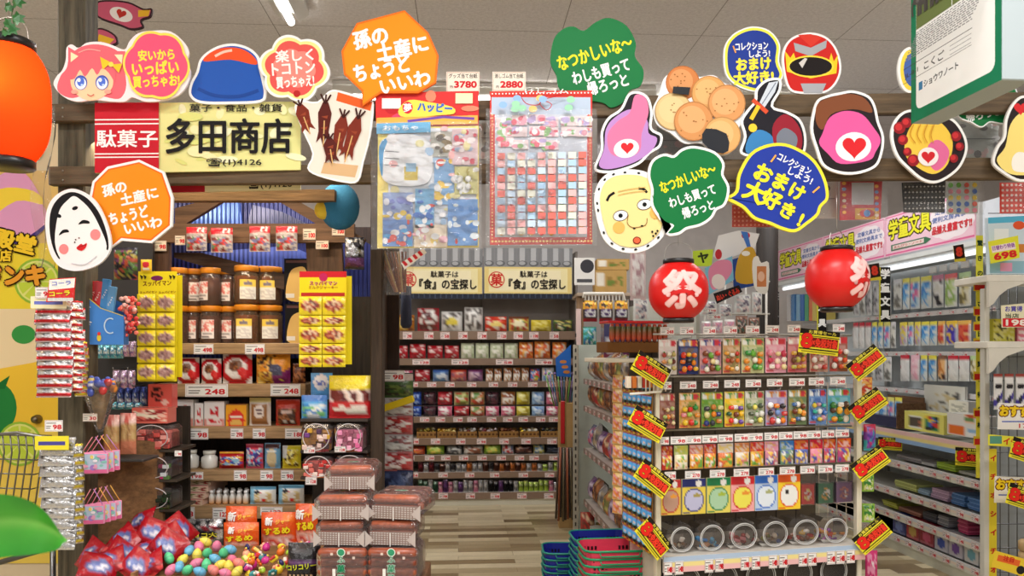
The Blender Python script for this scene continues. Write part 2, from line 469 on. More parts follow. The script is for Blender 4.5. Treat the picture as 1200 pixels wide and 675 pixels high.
# posts
p = MB(); p.box((0,0,1.75),(.11,.1,3.5),(92,84,66), 'woodold', .006); o = ob('post', p, stall); o.location = (.062,.09,0)
p = MB(); p.box((0,0,1.2),(.05,.06,2.4),(64,50,38), 'woodz', .004); o = ob('post', p, stall)
c, z, d_ = FR.hit(441,412,.3); o.location = (c, .33,0)
p = MB(); p.box((0,0,1.25),(.08,.08,2.5),(52,44,36), 'woodz', .005); o = ob('post', p, stall); c, z, d_ = FR.hit(1200,300,.1); o.location = (c+.12,.1,0)

# ================================================================== cut-out boards on the beams
G_SIGN = 'cut-out boards along the beams'
OR = (240,146,28); GRN = (22,118,62); YEL = (255,232,70); BLU = (44,70,172); PNK = (236,86,122)
def girl(A):
 A.board(smooth([(63,100),(66,90),(73,82),(77,70),(78,56),(84,52),(92,56),(102,50),(118,49),(132,53),(146,58),(152,48),(162,39),(178,36),(200,37),(216,50),(221,62),(219,72),(223,85),(219,100),(208,112),(190,118),(170,119),(155,114),(146,119),(130,119),(110,117),(90,119),(74,113)],4),.01,(250,238,238))
 hair = (235,106,118); skin = (253,212,168)
 A.poly(smooth([(67,102),(71,89),(78,80),(82,66),(95,55),(115,52),(135,58),(143,68),(146,82),(148,100),(144,112),(135,116),(107,110),(85,115),(71,110)],4), hair)
 for a in ([(80,55),(95,64),(80,78)],[(128,60),(147,60),(146,82)]): A.poly(a, hair)
 A.poly([(83,61),(92,66),(83,73)],(255,236,190)); A.poly([(134,64),(144,64),(143,75)],(255,236,190))
 A.poly(smooth([(84,86),(95,78),(118,78),(131,88),(132,102),(122,113),(108,118),(94,114),(84,102)],4), skin)
 A.poly(smooth([(80,92),(84,76),(100,68),(120,68),(134,78),(135,96),(128,86),(120,80),(114,88),(108,80),(100,90),(94,82),(88,92)],3), hair)
 A.line(smooth([(92,62),(104,58),(118,60)],4, False),1.4,(250,165,160))
 for ex in (95,120):
  A.ell(ex, 97,7.6,8.6,(70,92,190)); A.ell(ex, 98,6.4,7,(240,246,255)); A.ell(ex, 96,4.2,5.4,(82,118,222)); A.ell(ex-2,94,2,2.4, WHITE); A.ell(ex+1.5,100,1.5,1.5,(190,220,255))
 A.ell(88,108,4,2.6,(255,170,150)); A.ell(127,108,4,2.6,(255,170,150)); A.line(smooth([(103,111),(107,113),(111,111)],4, False),1,(200,90,80))
 A.poly([(118,67),(131,74),(121,82)],(252,206,40)); A.poly([(144,75),(131,76),(140,86)],(252,206,40)); A.ell(131,76,3,3,(255,226,90))
 A.poly(cloudpts(184,77,38,40,6,.06,.4),(250,226,92)); A.poly(cloudpts(184,77,35.5,37,6,.06,.4), PNK)
 for t, x, y, s, w_ in (('安いから', 184,65,12,42),('いっぱい', 183,80,15,54),('買っちゃお!', 184,96,13,54)): A.text(t, x, y, s, YEL, -3,.035, w_)
sign_at('cutout_sign', 'cut-out board of a pink-haired cat-eared girl beside a pink cloud bubble', 'sign', 143,80,2.9, girl, group=G_SIGN)
def redblue(A):
 o = smooth([(222,112),(223,98),(230,84),(234,70),(244,60),(258,53),(275,51),(292,56),(303,66),(306,80),(309,92),(312,110),(305,120),(270,122),(235,121)],4)
 A.board(o, .01, WHITE); i = grow(o, -3); A.poly(i, (38,88,178))
 A.poly(smooth([(239,72),(246,62),(262,56),(282,57),(297,66),(300,76),(270,70)],4),(236,84,40)); A.line(smooth([(252,66),(262,61),(272,59)],4, False),3,(255,200,180))
 A.line(smooth([(232,104),(252,112),(280,113),(303,106)],4, False),4,(30,70,150))
sign_at('cutout_sign', 'rounded blue board with an orange-red top and white edge', 'sign', 267,87,2.93, redblue, group=G_SIGN)
def flower(A):
 A.board(cloudpts(345,80,40,38,6,.1,.3),.01, WHITE); A.poly(cloudpts(345,80,37,35,6,.1,.3),(252,232,150)); A.poly(cloudpts(345,80,33,31,6,.1,.3),(226,90,84))
 A.poly(cloudpts(345,80,24,22,6,.1,.3),(238,140,128))
 for t, x, y, s in (('楽しく', 345,65,13),('トコトン', 344,80,15),('買っちゃえ!', 346,96,13)): A.text(t, x, y, s, (255,244,238),-4,.03,50 if s == 15 else 44)
 A.ell(348,110,4,4,(180,40,36))
sign_at('cutout_sign', 'red flower-shaped bubble board with white lettering and yellow rim', 'sign', 345,80,2.91, flower, group=G_SIGN)
def orange_bubble(A, pts, lines):
 A.board(pts, .01,(244,116,30)); A.poly(grow(pts, -2.6), OR)
 for t, x, y, s, w_, r in lines: A.text(t, x, y, s, WHITE, r, .045, w_)
P1 = [(418,27),(474,12),(502,38),(514,65),(511,97),(490,109),(446,109),(425,124),(424,107),(403,87),(400,60)]
sign_at('cutout_sign', 'large orange speech bubble board rising above the beam', 'sign', 457,66,2.88, lambda A: orange_bubble(A, P1,(('孫の', 434,44,20,40,-12),('土産に', 471,56,19,60,-12),('ちょうど', 448,80,20,66,-12),('いいわ', 475,96,18,58,-12))), group=G_SIGN)
def orange2(A):
 P2 = [(111,214),(127,198),(163,190),(190,203),(200,232),(199,264),(177,282),(142,279),(130,289),(129,270),(110,255),(107,235)]
 A.board(grow(P2,3),.01, WHITE); A.poly(P2,(236,110,28)); A.poly(grow(P2,-2), OR)
 for t, x, y, s, w_ in (('孫の', 134,221,13,28),('土産に', 163,230,13,44),('ちょうど', 151,252,14,46),('いいわ', 168,264,13,44)): A.text(t, x, y, s, WHITE, -13,.045, w_)
sign_at('cutout_sign', 'white-edged orange speech bubble board below the lower beam', 'sign', 154,240,2.87, orange2, group=G_SIGN)
def okame(A):
 o = smooth([(53,262),(57,240),(68,227),(84,221),(100,226),(113,237),(122,254),(129,275),(129,293),(118,308),(100,316),(82,317),(67,310),(57,292)],4)
 A.board(o, .01,(240,240,240))
 A.poly(smooth([(58,268),(60,246),(70,231),(84,225),(99,230),(112,243),(121,260),(127,282),(124,292),(100,250),(72,290),(70,304),(62,290)],4),(24,22,24))
 A.poly(smooth([(65,270),(70,246),(80,234),(86,230),(93,233),(106,246),(117,266),(125,288),(119,302),(102,311),(84,312),(71,303),(65,288)],4),(243,242,240))
 A.ell(69,253,3.2,2.2,(20,20,22),25); A.ell(88,244,3.6,2.2,(20,20,22),-20)
 A.poly(smooth([(69,276),(73,270),(79,269),(81,272),(75,273)],4),(20,20,22)); A.poly(smooth([(92,263),(97,258),(104,259),(105,262),(98,262)],4),(20,20,22))
 A.ell(75,292,5.6,6,(240,140,140)); A.ell(112,275,6,6.4,(240,140,140))
 for x, y in ((89,281),(93,279),(88,284)): A.ell(x, y, .9,.9,(60,50,50))
 A.poly(smooth([(90,291),(95,286),(98,287),(102,285),(101,290),(96,294)],4),(206,36,40)); A.line([(92,290),(101,287)],.7,(120,20,20))
 A.line(smooth([(84,309),(100,310),(114,300)],5, False),1,(200,200,205))
sign_at('mask_sign', 'white cut-out of a smiling traditional female mask with black hair', 'mask cutout', 91,269,2.84, okame)
def squid(A):
 o = smooth([(345,125),(355,118),(372,119),(385,107),(398,106),(432,117),(438,124),(434,160),(426,190),(420,212),(404,214),(372,206),(360,197),(366,180),(354,152)],3)
 A.board(o, .01, WHITE); A.poly(grow(o, -2),(236,224,210)); A.poly([(396,108),(436,120),(434,130),(394,118)],(224,96,40)); A.poly([(380,190),(420,194),(416,208),(376,203)],(214,176,130))
 for x, y, l, r in ((357,140,30,-18),(380,146,44,4),(398,160,40,12),(412,164,46,18),(388,178,26,-6)):
  q = rotp([(x-3, y-l*.6),(x+3, y-l*.6),(x+8, y-l*.3),(x+6, y+l*.2),(x+9, y+l*.5),(x+3, y+l*.35),(x, y+l*.55),(x-3, y+l*.35),(x-8, y+l*.5),(x-6, y+l*.2),(x-8, y-l*.3)], x, y, r)
  A.poly(q, RN.choice([(104,34,24),(122,44,28),(88,30,24)]))
  for kk in (-.2,.1): A.poly(rotp([(x-4, y+l*kk),(x+4, y+l*kk-2),(x+3, y+l*kk+2)], x, y, r),(150,66,40))
  for aa in (-40,0,35): A.line(rotp([(x, y-l*.55),(x+aa*.16, y-l*.8)], x, y, r),2,(60,20,16))
  A.line(rotp([(x, y-l*.1),(x+1, y+l*.6)], x, y, r),1.4,(216,172,110))
sign_at('cutout_sign', 'white-edged photo cut-out of dried squid on skewers', 'sign', 391,160,2.9, squid, group=G_SIGN)
def green(A, cx, cy, rx, ry, lobes, ph, pts, lines, edge=0):
 b = smooth(pts, 4)
 if edge: A.board(grow(b, edge),.01, WHITE); A.poly(b, GRN)
 else: A.board(b, .01, GRN)
 for t, x, y, s, w_, r, c in lines: A.text(t, x, y, s, c, r, .03, w_)
GP1 = [(645,72),(649,46),(660,34),(672,31),(684,36),(698,26),(714,21),(734,30),(745,50),(744,66),(754,82),(751,100),(738,106),(730,120),(716,126),(706,120),(680,116),(656,104),(652,88)]
sign_at('cutout_sign', 'large green bubble board with yellow lettering above the beam', 'sign', 700,74,2.92, lambda A: green(A, 0,0,0,0,0,0, GP1,(('なつかしいな〜', 697,62,17,90,-17,(238,226,40)),('わしも買って', 704,84,15,68,-15, WHITE),('帰ろっと', 712,99,15,48,-15, WHITE))), group=G_SIGN)
GP2 = [(762,205),(766,190),(778,183),(790,185),(800,177),(814,174),(836,180),(846,192),(845,205),(852,220),(848,238),(838,244),(832,254),(820,262),(804,266),(795,272),(783,273),(790,264),(778,258),(766,240),(766,222)]
sign_at('cutout_sign', 'white-edged green bubble board beside the staring old man mask', 'sign', 808,222,2.835, lambda A: green(A, 0,0,0,0,0,0, GP2,(('なつかしいな〜', 806,209,14,68,-20,(238,226,40)),('わしも買って', 811,230,12,56,-18, WHITE),('帰ろっと', 818,245,12,38,-18, WHITE)),3), group=G_SIGN)
def hyottoko(A):
 o = smooth([(698,238),(702,216),(714,204),(732,200),(754,202),(768,212),(777,236),(781,258),(776,276),(760,290),(740,295),(720,290),(706,274)],4)
 A.board(grow(o, 1.5),.01, WHITE)
 for i in range(0, len(o),3):
  x, y = o[i]; A.ell(x+(739-x)*.045, y+(248-y)*.045,1.9,1.2,(24,24,26), degrees_(o[i-1], o[i]))
 A.poly(grow(o, -5),(246,222,150))
 for x0, s in ((718,-1),(754,1)): pass
 A.line(smooth([(711,236),(714,230),(720,226)],4, False),3,(24,22,20)); A.line(smooth([(748,221),(754,222),(758,226)],4, False),3,(24,22,20))
 for x, y in ((727,253),(755,240)): A.ell(x, y, 9,6.5,(60,48,36),-14); A.ell(x, y, 8.2,5.6, WHITE, -14); A.ell(x, y, 2.6,2.6,(16,16,16))
 A.ell(725,267,7,7,(240,184,96)); A.ell(768,250,7,7,(240,184,96))
 A.line(smooth([(736,252),(735,262),(742,267),(756,264),(758,256)],5, False),.9,(150,110,60)); A.ell(743,268,1.6,1,(30,26,20)); A.ell(752,265,1.6,1,(30,26,20))
 A.ell(746,282,4.8,4.4,(120,40,26)); A.ell(746,282,3.6,3.3,(236,104,66))
 for y in (222,226): A.line(smooth([(724, y+3),(738, y),(756, y-2)],4, False),.9,(214,176,100))
 for x, y in ((764,272),(768,274),(765,277),(770,271)): A.ell(x, y, 1.3,1.3,(24,24,24))
def degrees_(a, b): return math.degrees(atan2(b[1]-a[1], b[0]-a[0]))
sign_at('mask_sign', 'cream cut-out of a staring old man mask with pursed red lips', 'mask cutout', 739,248,2.85, hyottoko)
def blob(A, pts, edge, fills):
 b = smooth(pts, 4); A.board(b, .01, WHITE); A.poly(grow(b, -3), edge)
 for f in fills: f(A)
def purple(A):
 blob(A, [(696,198),(704,175),(704,155),(712,138),(727,127),(736,110),(748,107),(760,114),(765,132),(764,150),(776,158),(774,172),(762,180),(750,192),(730,200),(712,203)],(36,30,36),[lambda A: A.poly(smooth([(702,194),(708,174),(710,152),(720,138),(740,128),(758,140),(760,156),(770,162),(764,176),(744,190),(716,198)],4),(190,140,206)), lambda A: A.poly(smooth([(716,180),(712,158),(724,142),(738,132),(744,112),(756,114),(760,132),(752,156),(750,176),(736,184)],4),(232,122,164)), lambda A: A.ell(734,174,15,11,(244,236,236),-12), lambda A: A.heart(735,173,7.5,(216,40,48))])
sign_at('cutout_sign', 'purple and pink cut-out board with red heart, beside the round crackers', 'sign', 736,155,2.87, purple, group=G_SIGN)
def crackers(A):
 blobs = [(800,97,20),(831,110,21),(789,131,22),(851,122,22),(812,143,23),(845,160,22)]
 A.board(smooth([(778,92),(790,84),(806,82),(818,90),(836,88),(850,98),(866,104),(873,122),(870,140),(864,155),(862,172),(850,182),(832,178),(822,168),(802,168),(786,156),(770,146),(765,128),(772,112)],4),.01, WHITE)
 for i, (x, y, r) in enumerate(blobs):
  c = [(206,128,72),(222,166,100),(226,196,140),(220,156,98),(216,150,92),(224,172,108)][i]
  A.ell(x, y, r, r, mixc(c, (120,60,20),.3)); A.ell(x, y, r-1.2, r-1.2, c); A.ell(x-2, y-2, r*.7, r*.7, mixc(c, (255,230,180),.25))
  for k in range(9): t = RN.random()*6.3; q = RN.random()*r*.8; A.ell(x+q*cos(t), y+q*sin(t),1,.8, mixc(c, (110,60,20),.5), n=8)
 A.poly([(788,103),(808,104),(806,113),(787,111)],(44,46,50)); A.poly(smooth([(826,152),(850,158),(852,178),(838,180),(822,168)],2),(44,46,52))
sign_at('cutout_sign', 'white-edged photo cut-out of six round crackers, two wrapped in seaweed', 'sign', 819,132,2.9, crackers, group=G_SIGN)
def blue_s(A):
 b = smooth([(848,72),(850,52),(862,38),(882,31),(902,36),(914,52),(913,72),(918,88),(908,102),(888,108),(866,102),(852,90)],4)
 A.board(b, .01, WHITE); A.poly(grow(b, -1.6),(240,236,80)); A.poly(grow(b, -4.5),(38,62,150))
 A.text('コレクション', 881,54,9, WHITE, -3,.03,38); A.text('しよう!', 890,63,8, WHITE, -3,.03,24); A.text('おまけ', 883,75,14, YEL, -3,.05,40); A.text('大好き!', 883,91,14, YEL, -3,.05,46)
 A.line([(859,54),(862,62)],1.6,(255,170,70))
sign_at('cutout_sign', 'smaller blue bubble board with yellow lettering, above the beam beside the helmet', 'sign', 883,70,2.93, blue_s, group=G_SIGN)
def helmet(A):
 o = smooth([(917,78),(918,58),(928,44),(948,38),(968,43),(981,58),(986,80),(980,98),(966,109),(940,110),(924,104)],4)
 A.board(o, .01, WHITE); A.poly(grow(o, -2.5),(204,40,36))
 A.poly([(930,50),(950,56),(969,47),(968,56),(950,66),(932,60)],(168,170,176)); A.poly([(935,41),(950,40),(964,44),(950,55)],(216,60,46))
 A.poly([(920,60),(926,68),(930,62),(934,74),(970,76),(974,62),(977,72),(982,64),(980,86),(950,92),(922,84)],(250,206,40)); A.ell(950,78,27,13,(250,220,70)); A.ell(950,78,25,11,(28,22,22))
 A.poly([(936,74),(943,68),(946,69),(940,80)],(210,205,200)); A.poly([(938,98),(968,98),(963,109),(942,109)],(170,172,178))
sign_at('cutout_sign', 'red hero helmet cut-out with dark oval visor', 'sign', 951,75,2.92, helmet, group=G_SIGN)
def sword(A):
 b = smooth([(868,180),(872,160),(868,142),(876,128),(884,118),(886,104),(898,93),(914,92),(915,106),(906,124),(922,130),(938,140),(945,160),(942,180),(925,186),(895,186)],4)
 A.board(b, .01, WHITE); A.poly(grow(b, -3),(34,32,40))
 A.poly(smooth([(874,178),(878,160),(890,152),(905,160),(906,178),(890,182)],4),(60,130,190)); A.poly(smooth([(905,150),(918,134),(932,142),(940,160),(936,178),(912,180)],4),(150,36,52)); A.poly(smooth([(910,160),(920,150),(934,160),(930,176),(914,176)],4),(120,126,140))
 A.poly([(890,120),(901,97),(912,95),(908,108),(896,126)],(206,214,226)); A.line([(909,97),(893,122)],1.2,(120,130,150)); A.line([(882,117),(899,132)],5,(214,80,50)); A.line([(889,124),(880,140)],5,(238,196,50)); A.ell(882,150,5,5,(250,206,60))
sign_at('cutout_sign', 'cut-out board with a raised grey sword over dark red and blue', 'sign', 906,140,2.89, sword, group=G_SIGN)
BP = [(852,232),(863,224),(866,204),(880,180),(900,170),(920,169),(938,176),(950,184),(960,196),(968,214),(970,232),(962,242),(958,252),(946,262),(932,271),(916,268),(902,262),(884,256),(872,244),(862,238)]
def blue_b(A):
 b = smooth(BP, 4); A.board(grow(b, 1),.01,(240,226,60)); A.poly(grow(b, -2.6),(38,60,158))
 A.text('コレクション', 931,192,9, WHITE, 26,.03,42); A.text('しよう!', 938,206,9, WHITE, 26,.03,30)
 for t, x, y, s in (('お', 895,203,20),('ま', 915,213,19),('け', 934,225,18),('大', 884,225,22),('好', 904,234,20),('き', 923,247,18),('!', 938,258,18)): A.text(t, x, y, s, (246,232,50),26,.05)
 A.line([(903,190),(909,182)],2,(255,180,80)); A.line([(952,226),(960,219)],2,(255,180,80))
sign_at('cutout_sign', 'large blue bubble board with yellow rim hanging below the beams', 'sign', 912,220,2.86, blue_b, group=G_SIGN)
def otter(A):
 blob(A, [(950,150),(956,120),(968,112),(985,108),(1000,106),(1018,112),(1026,124),(1030,142),(1036,160),(1034,180),(1026,196),(1004,204),(982,203),(964,194),(956,174)],(36,28,30),[lambda A: A.poly(smooth([(964,156),(972,138),(990,130),(1010,134),(1024,150),(1032,164),(1026,178),(1018,188),(985,192),(970,180),(960,168)],4),(226,92,158)), lambda A: A.poly(smooth([(956,142),(958,122),(974,114),(996,110),(1014,116),(1022,132),(1000,128),(974,134),(964,152)],4),(128,74,46)), lambda A: A.ell(1000,172,21,17,(244,240,240),-8), lambda A: A.heart(1001,172,14,(216,36,44))])
sign_at('cutout_sign', 'bright pink cut-out board with brown top and big red heart', 'sign', 998,158,2.86, otter, group=G_SIGN)
def wig(A):
 def roses(A):
  for x, y, r in ((1054,150,7),(1058,164,6),(1062,144,6),(1070,188,7),(1063,178,5),(1120,160,6),(1124,172,5),(1117,186,5)): A.ell(x, y, r, r, (150,28,36)); A.ell(x-1, y-1, r*.6, r*.6,(206,50,54))
 blob(A, [(1044,160),(1048,142),(1060,130),(1080,128),(1098,132),(1118,140),(1130,156),(1134,172),(1130,188),(1120,202),(1100,214),(1082,212),(1064,198),(1050,182)],(40,28,30),[lambda A: A.poly(smooth([(1060,170),(1066,150),(1080,138),(1100,142),(1114,158),(1116,176),(1108,196),(1092,204),(1072,194),(1062,184)],4),(246,206,76)), lambda A: A.poly(smooth([(1086,186),(1088,170),(1100,164),(1112,176),(1108,192),(1096,200)],4),(230,110,160)), roses, lambda A: A.ell(1087,184,12,11,(246,236,236)), lambda A: A.heart(1087,184,8,(212,36,44)), lambda A: [A.line(smooth([(1070+k*8,146),(1066+k*8,158),(1072+k*7,168)],4, False),1.2,(210,150,40)) for k in range(4)]])
sign_at('cutout_sign', 'yellow cut-out board edged with red roses and a heart', 'sign', 1089,171,2.86, wig, group=G_SIGN)
def chick(A):
 blob(A, [(1163,190),(1168,172),(1176,160),(1178,140),(1186,122),(1198,112),(1216,116),(1226,140),(1230,180),(1222,206),(1196,213),(1174,202)],(40,30,28),[lambda A: A.poly(smooth([(1168,188),(1178,172),(1184,146),(1198,132),(1216,142),(1222,180),(1214,202),(1184,204)],4),(250,226,130)), lambda A: A.heart(1196,127,8,(216,40,44)), lambda A: A.poly(smooth([(1186,186),(1194,178),(1208,184),(1206,200),(1188,200)],4),(250,246,236))])
sign_at('cutout_sign', 'pale yellow cut-out board with a small red heart on top', 'sign', 1194,163,2.86, chick, group=G_SIGN)
sign_at('cutout_sign', 'green bubble board half hidden behind the giant notebook', 'sign', 1155,124,2.92, lambda A: green(A, 0,0,0,0,0,0,[(1118,118),(1124,100),(1150,92),(1178,96),(1191,108),(1186,124),(1188,138),(1176,144),(1160,142),(1150,148),(1138,142),(1124,136)],(('わしも買って', 1150,122,10,54,-12, WHITE),('帰ろっと', 1152,134,10,40,-12, WHITE)),1.5), group=G_SIGN)
def roundb(A):
 A.board(ellpts(1066,82,14,27),.01, WHITE); A.poly(ellpts(1067,82,12,24),(244,214,70)); A.poly(ellpts(1070,82,11,20),(70,100,170))
sign_at('cutout_sign', 'oval white-edged board peeking out behind the giant notebook', 'sign', 1066,82,2.9, roundb, group=G_SIGN)
# two pink cut-outs hung flat in the gap under the ceiling beside the post
def pinkc(A, pts, belly):
 b = smooth(pts, 4); A.board(b, .01,(60,34,40)); A.poly(grow(b, -2),(206,92,118))
 if belly: A.ell(142,17,14,8,(240,232,226),20); A.heart(142,16,6,(190,50,40),20); A.poly([(162,12),(176,12),(174,19),(162,20)],(240,186,50))
 else: A.poly([(116,40),(134,46),(128,52),(114,48)],(240,190,50))
sign_at('cutout_sign', 'pink cut-out with yellow ends and a heart, high beside the old post', 'sign', 143,16,3.6, lambda A: pinkc(A, [(112,4),(124,0),(150,2),(168,10),(178,10),(176,20),(166,24),(168,32),(154,35),(140,30),(114,20)], True), group=G_SIGN)
sign_at('cutout_sign', 'small pink and yellow cut-out just above the cat-eared girl', 'sign', 124,43,3.6, lambda A: pinkc(A, [(110,36),(120,33),(134,40),(138,50),(128,54),(112,52)], False), group=G_SIGN)

# ================================================================== shop name boards
def name_board(A):
 A.board([(112,121),(352,119),(352,199),(112,203)],.012,(228,226,150))
 for i in range(26):
  x = 192+RN.random()*156; y = 126+RN.random()*66; A.ell(x, y, 4+RN.random()*12,2+RN.random()*5, RN.choice([(236,234,176),(216,220,130),(240,240,196)]), RN.random()*60-30,12)
 A.poly([(112,121),(187,120.5),(187,202),(112,203)],(196,26,42))
 for y in (141,146,181,185): A.line([(112, y),(187, y-.6)],1.5,(250,240,236))
 A.text('駄菓子', 150,163,19, WHITE, 0,.02,71)
 A.text('菓子・食品・雑貨', 277,127,8.5,(40,36,30),0,.02,108)
 A.text('多田商店', 269,160,38,(22,20,20),0,.022,146)
 A.text('☎(1)4126', 275,191,8,(30,28,26),0,.02,64)
sign_at('shop_signboard', 'cream and red shop name board in bold black characters on the beams', 'signboard', 232,160,2.95, name_board)
def name_board2(A):
 A.board([(150,213),(352,208),(352,222),(150,227)],.012,(222,214,168)); A.poly([(150,213),(240,211),(240,225),(150,227)],(168,26,40)); A.text('☎(1)4126', 316,216,9,(34,30,26),-1,.02,52)
sign_at('shop_signboard', 'thin lower cream and red sign strip showing only the telephone number', 'signboard', 250,217,3.03, name_board2)
# ================================================================== pack library
def hsh(i, j, k=0):
 n = (i*374761393+j*668265263+k*2147483647) & 0xffffffff; n = ((n ^ (n >> 13))*1274126177) & 0xffffffff
 return ((n ^ (n >> 16)) & 0xffff)/65535.0
def PT(bg, *ops):
 """printed design on a pack, as a colour function of (u across, v down)"""
 def f(u, v):
  c = bg
  for o in ops:
   k = o[0]
   if k == 'r':
    if o[1] <= u <= o[3] and o[2] <= v <= o[4]: c = o[5]
   elif k == 'e':
    if ((u-o[1])/o[3])**2+((v-o[2])/o[4])**2 <= 1: c = o[5]
   elif k == 'n':
    if o[1] <= u <= o[3] and o[2] <= v <= o[4]:
     q = o[8]*2.1; a = (u-o[1])/(o[3]-o[1])+(.07*sin(12*v+q)+.03*sin(31*v+q))*(o[6] > 2); b = (v-o[2])/(o[4]-o[2])+(.06*sin(10*u+q)+.03*sin(27*u+q))*(o[7] > 2)
     i, j = int(a*o[6]+9), int(b*o[7]+9); h = hsh(i, j, o[8])
     c = o[5][int(h*len(o[5])*.9999)]
   elif k == 'd':      # slanting band
    if o[1] <= v+u*o[3] <= o[2]: c = o[4]
   elif k == 'ring':
    q = sqrt(((u-o[1])/o[3])**2+((v-o[2])/o[4])**2)
    if 1-o[5] <= q <= 1: c = o[6]
  return c
 return f
MC = {}
def cached(key, fn):
 if key not in MC: MC[key] = fn()
 return MC[key]
def bag_mb(w, h, t, paint, nu=13, nv=16, mt='film', mb=None, seed=0, pad=.07):
 mb = mb or MB()
 def bul(u, v):
  a = max(0,1-abs(2*u-1)**3.2); vv = min(1, max(0,(v-pad)/(1-2*pad))); b = max(0,1-abs(2*vv-1)**3)
  return (a*b)**.55
 def fr(u, v):
  k = bul(u, v); j = hsh(int(u*nu+.5), int(v*nv+.5), seed)-.5
  return ((u-.5)*w*(1-.04*k),-t/2*k*(1+.25*j)-.001, h*(1-v))
 mb.grid(nu, nv, fr, paint, mt)
 mb.grid(4,5, lambda u, v: ((.5-u)*w, t/2*bul(u, v)+.001, h*(1-v)), lambda u, v: mixc(paint(1-u, v),(150,150,150),.3), mt)
 return mb, lambda X, Z: t/2*1.14*bul(X/w+.5,1-Z/h)+.004
def bag(key, w, h, t, paint, mt='film', art=None, nu=13, nv=16, seed=0):
 def mk():
  mb, hf = bag_mb(w, h, t, paint, nu, nv, mt, seed=seed)
  if art: A = Art(mb, w*500, h*1000,.001,0, lambda X, Z: hf(X, Z), 'gloss'); A.W = w*1000; A.HH = h*1000; art(A)
  return mb.mesh(key)
 return cached((key, round(w, 3), round(h, 3)), mk)
def carton(key, w, h, t, paint, mt='gloss', side=None, nu=12, nv=12):
 """printed box: front grid, plain sides; base z = 0, centred"""
 def mk():
  mb = MB(); mb.box((0,.001, h/2),(w, t-.002, h), side or paint(.5,.98), mt)
  mb.grid(nu, nv, lambda u, v: ((u-.5)*w, -t/2-.0005, h*(1-v)), paint, mt, False)
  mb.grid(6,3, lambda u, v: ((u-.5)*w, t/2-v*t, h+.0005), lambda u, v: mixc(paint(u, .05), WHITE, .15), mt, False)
  return mb.mesh(key)
 return cached((key, round(w, 3), round(h, 3)), mk)
def card_mesh(key, w, h, paint, mt='board', t=.002, nu=14, nv=18):
 def mk():
  mb = MB(); mb.grid(nu, nv, lambda u, v: ((u-.5)*w, -t/2, h*(1-v)), paint, mt, False)
  mb.box((0,.0005, h/2),(w, t, h), mixc(paint(.5,.5), WHITE, .6), mt); return mb.mesh(key)
 return cached((key, round(w, 3), round(h, 3)), mk)
def put(name, me, fr, lx, ly, lz, label, cat, group=None, rx=0, rz=0, ry=0, parent=None):
 o = ob(name, me, parent)
 if parent is None: o.location = fr.w(lx, ly, lz); o.rotation_euler = (radians(rx), radians(ry), fr.yaw+radians(rz))
 else: o.location = (lx, ly, lz); o.rotation_euler = (radians(rx), radians(ry), radians(rz))
 return tag(o, label, cat, group)
CAM = Frame(0,0,0)
def price_mesh(num, w, h, big=False, bg=(240,238,234)):
 def mk():
  mb = MB(); A = Art(mb, 0,0,.001,0); W, HH = w*1000, h*1000
  A.board([(-W/2,-HH/2),(W/2,-HH/2),(W/2, HH/2),(-W/2, HH/2)],.0015, bg)
  A.line([(-W*.47,-HH*.44),(W*.47,-HH*.44),(W*.47, HH*.44),(-W*.47, HH*.44)], max(.6, HH*.03),(150,60,60), True)
  if num:
   A.text(num, W*.2, HH*.1, HH*.5,(206,30,40),0,.04, W*.46)
   for k, (y, l) in enumerate(((-.25,.7),(.02,.34),(.2,.3))): A.line([(-W*.42, HH*y),(-W*.42+W*l*.8, HH*y)], HH*.06,(90,84,80))
  return mb.mesh('price_card')
 return cached(('price', num, round(w, 3), round(h, 3), bg), mk)
def prices(fr, parent, ly, lst, size=None, bg=(240,238,234)):
 """price cards clipped to a fixture (its parts). lst: (x0, y0, x1, y1, number) in photo units"""
 for x0, y0, x1, y1, num in lst:
  c, z, w_, h_ = fr.box(x0, y0, x1, y1, ly)
  o = ob('price_card', price_mesh(num, w_, h_, bg=bg), parent); o.location = (c, ly, z+h_/2)
PALS = {'red': [(206,34,44),(236,70,60),(250,232,220),(150,20,30)], 'mix': [(236,70,60),(250,214,60),(60,140,210),(250,244,236),(70,160,80),(236,130,170)],
  'brown': [(96,50,30),(130,74,40),(170,104,56),(70,36,24)], 'gold': [(216,170,60),(240,214,120),(170,110,40),(120,60,30)], 'silver': [(214,214,218),(150,150,156),(240,240,244),(96,96,100)],
  'pink': [(240,150,180),(250,210,220),(226,90,140),(250,240,240)], 'green': [(90,150,60),(170,200,90),(40,90,40),(230,236,180)], 'orange': [(240,130,40),(250,190,80),(206,80,30),(250,236,200)],
  'blue': [(50,90,190),(110,160,226),(230,238,250),(30,50,120)], 'dark': [(40,34,40),(70,60,66),(110,100,100),(24,20,24)], 'cream': [(240,228,196),(226,204,150),(250,244,226),(200,170,120)], 'purple': [(110,60,140),(160,110,190),(70,40,96),(220,190,230)]}
def lots(pal, seed=0, bg=None, n=(7,8), head=None, label=None):
 p = PALS[pal]; ops = [('n', 0,0,1,1, p, n[0], n[1], seed)]
 if head: ops.append(('r', 0,0,1,.2, head))
 if label: ops.append(('e', .5,.5,.3,.2, label))
 return PT(bg or p[0], *ops)

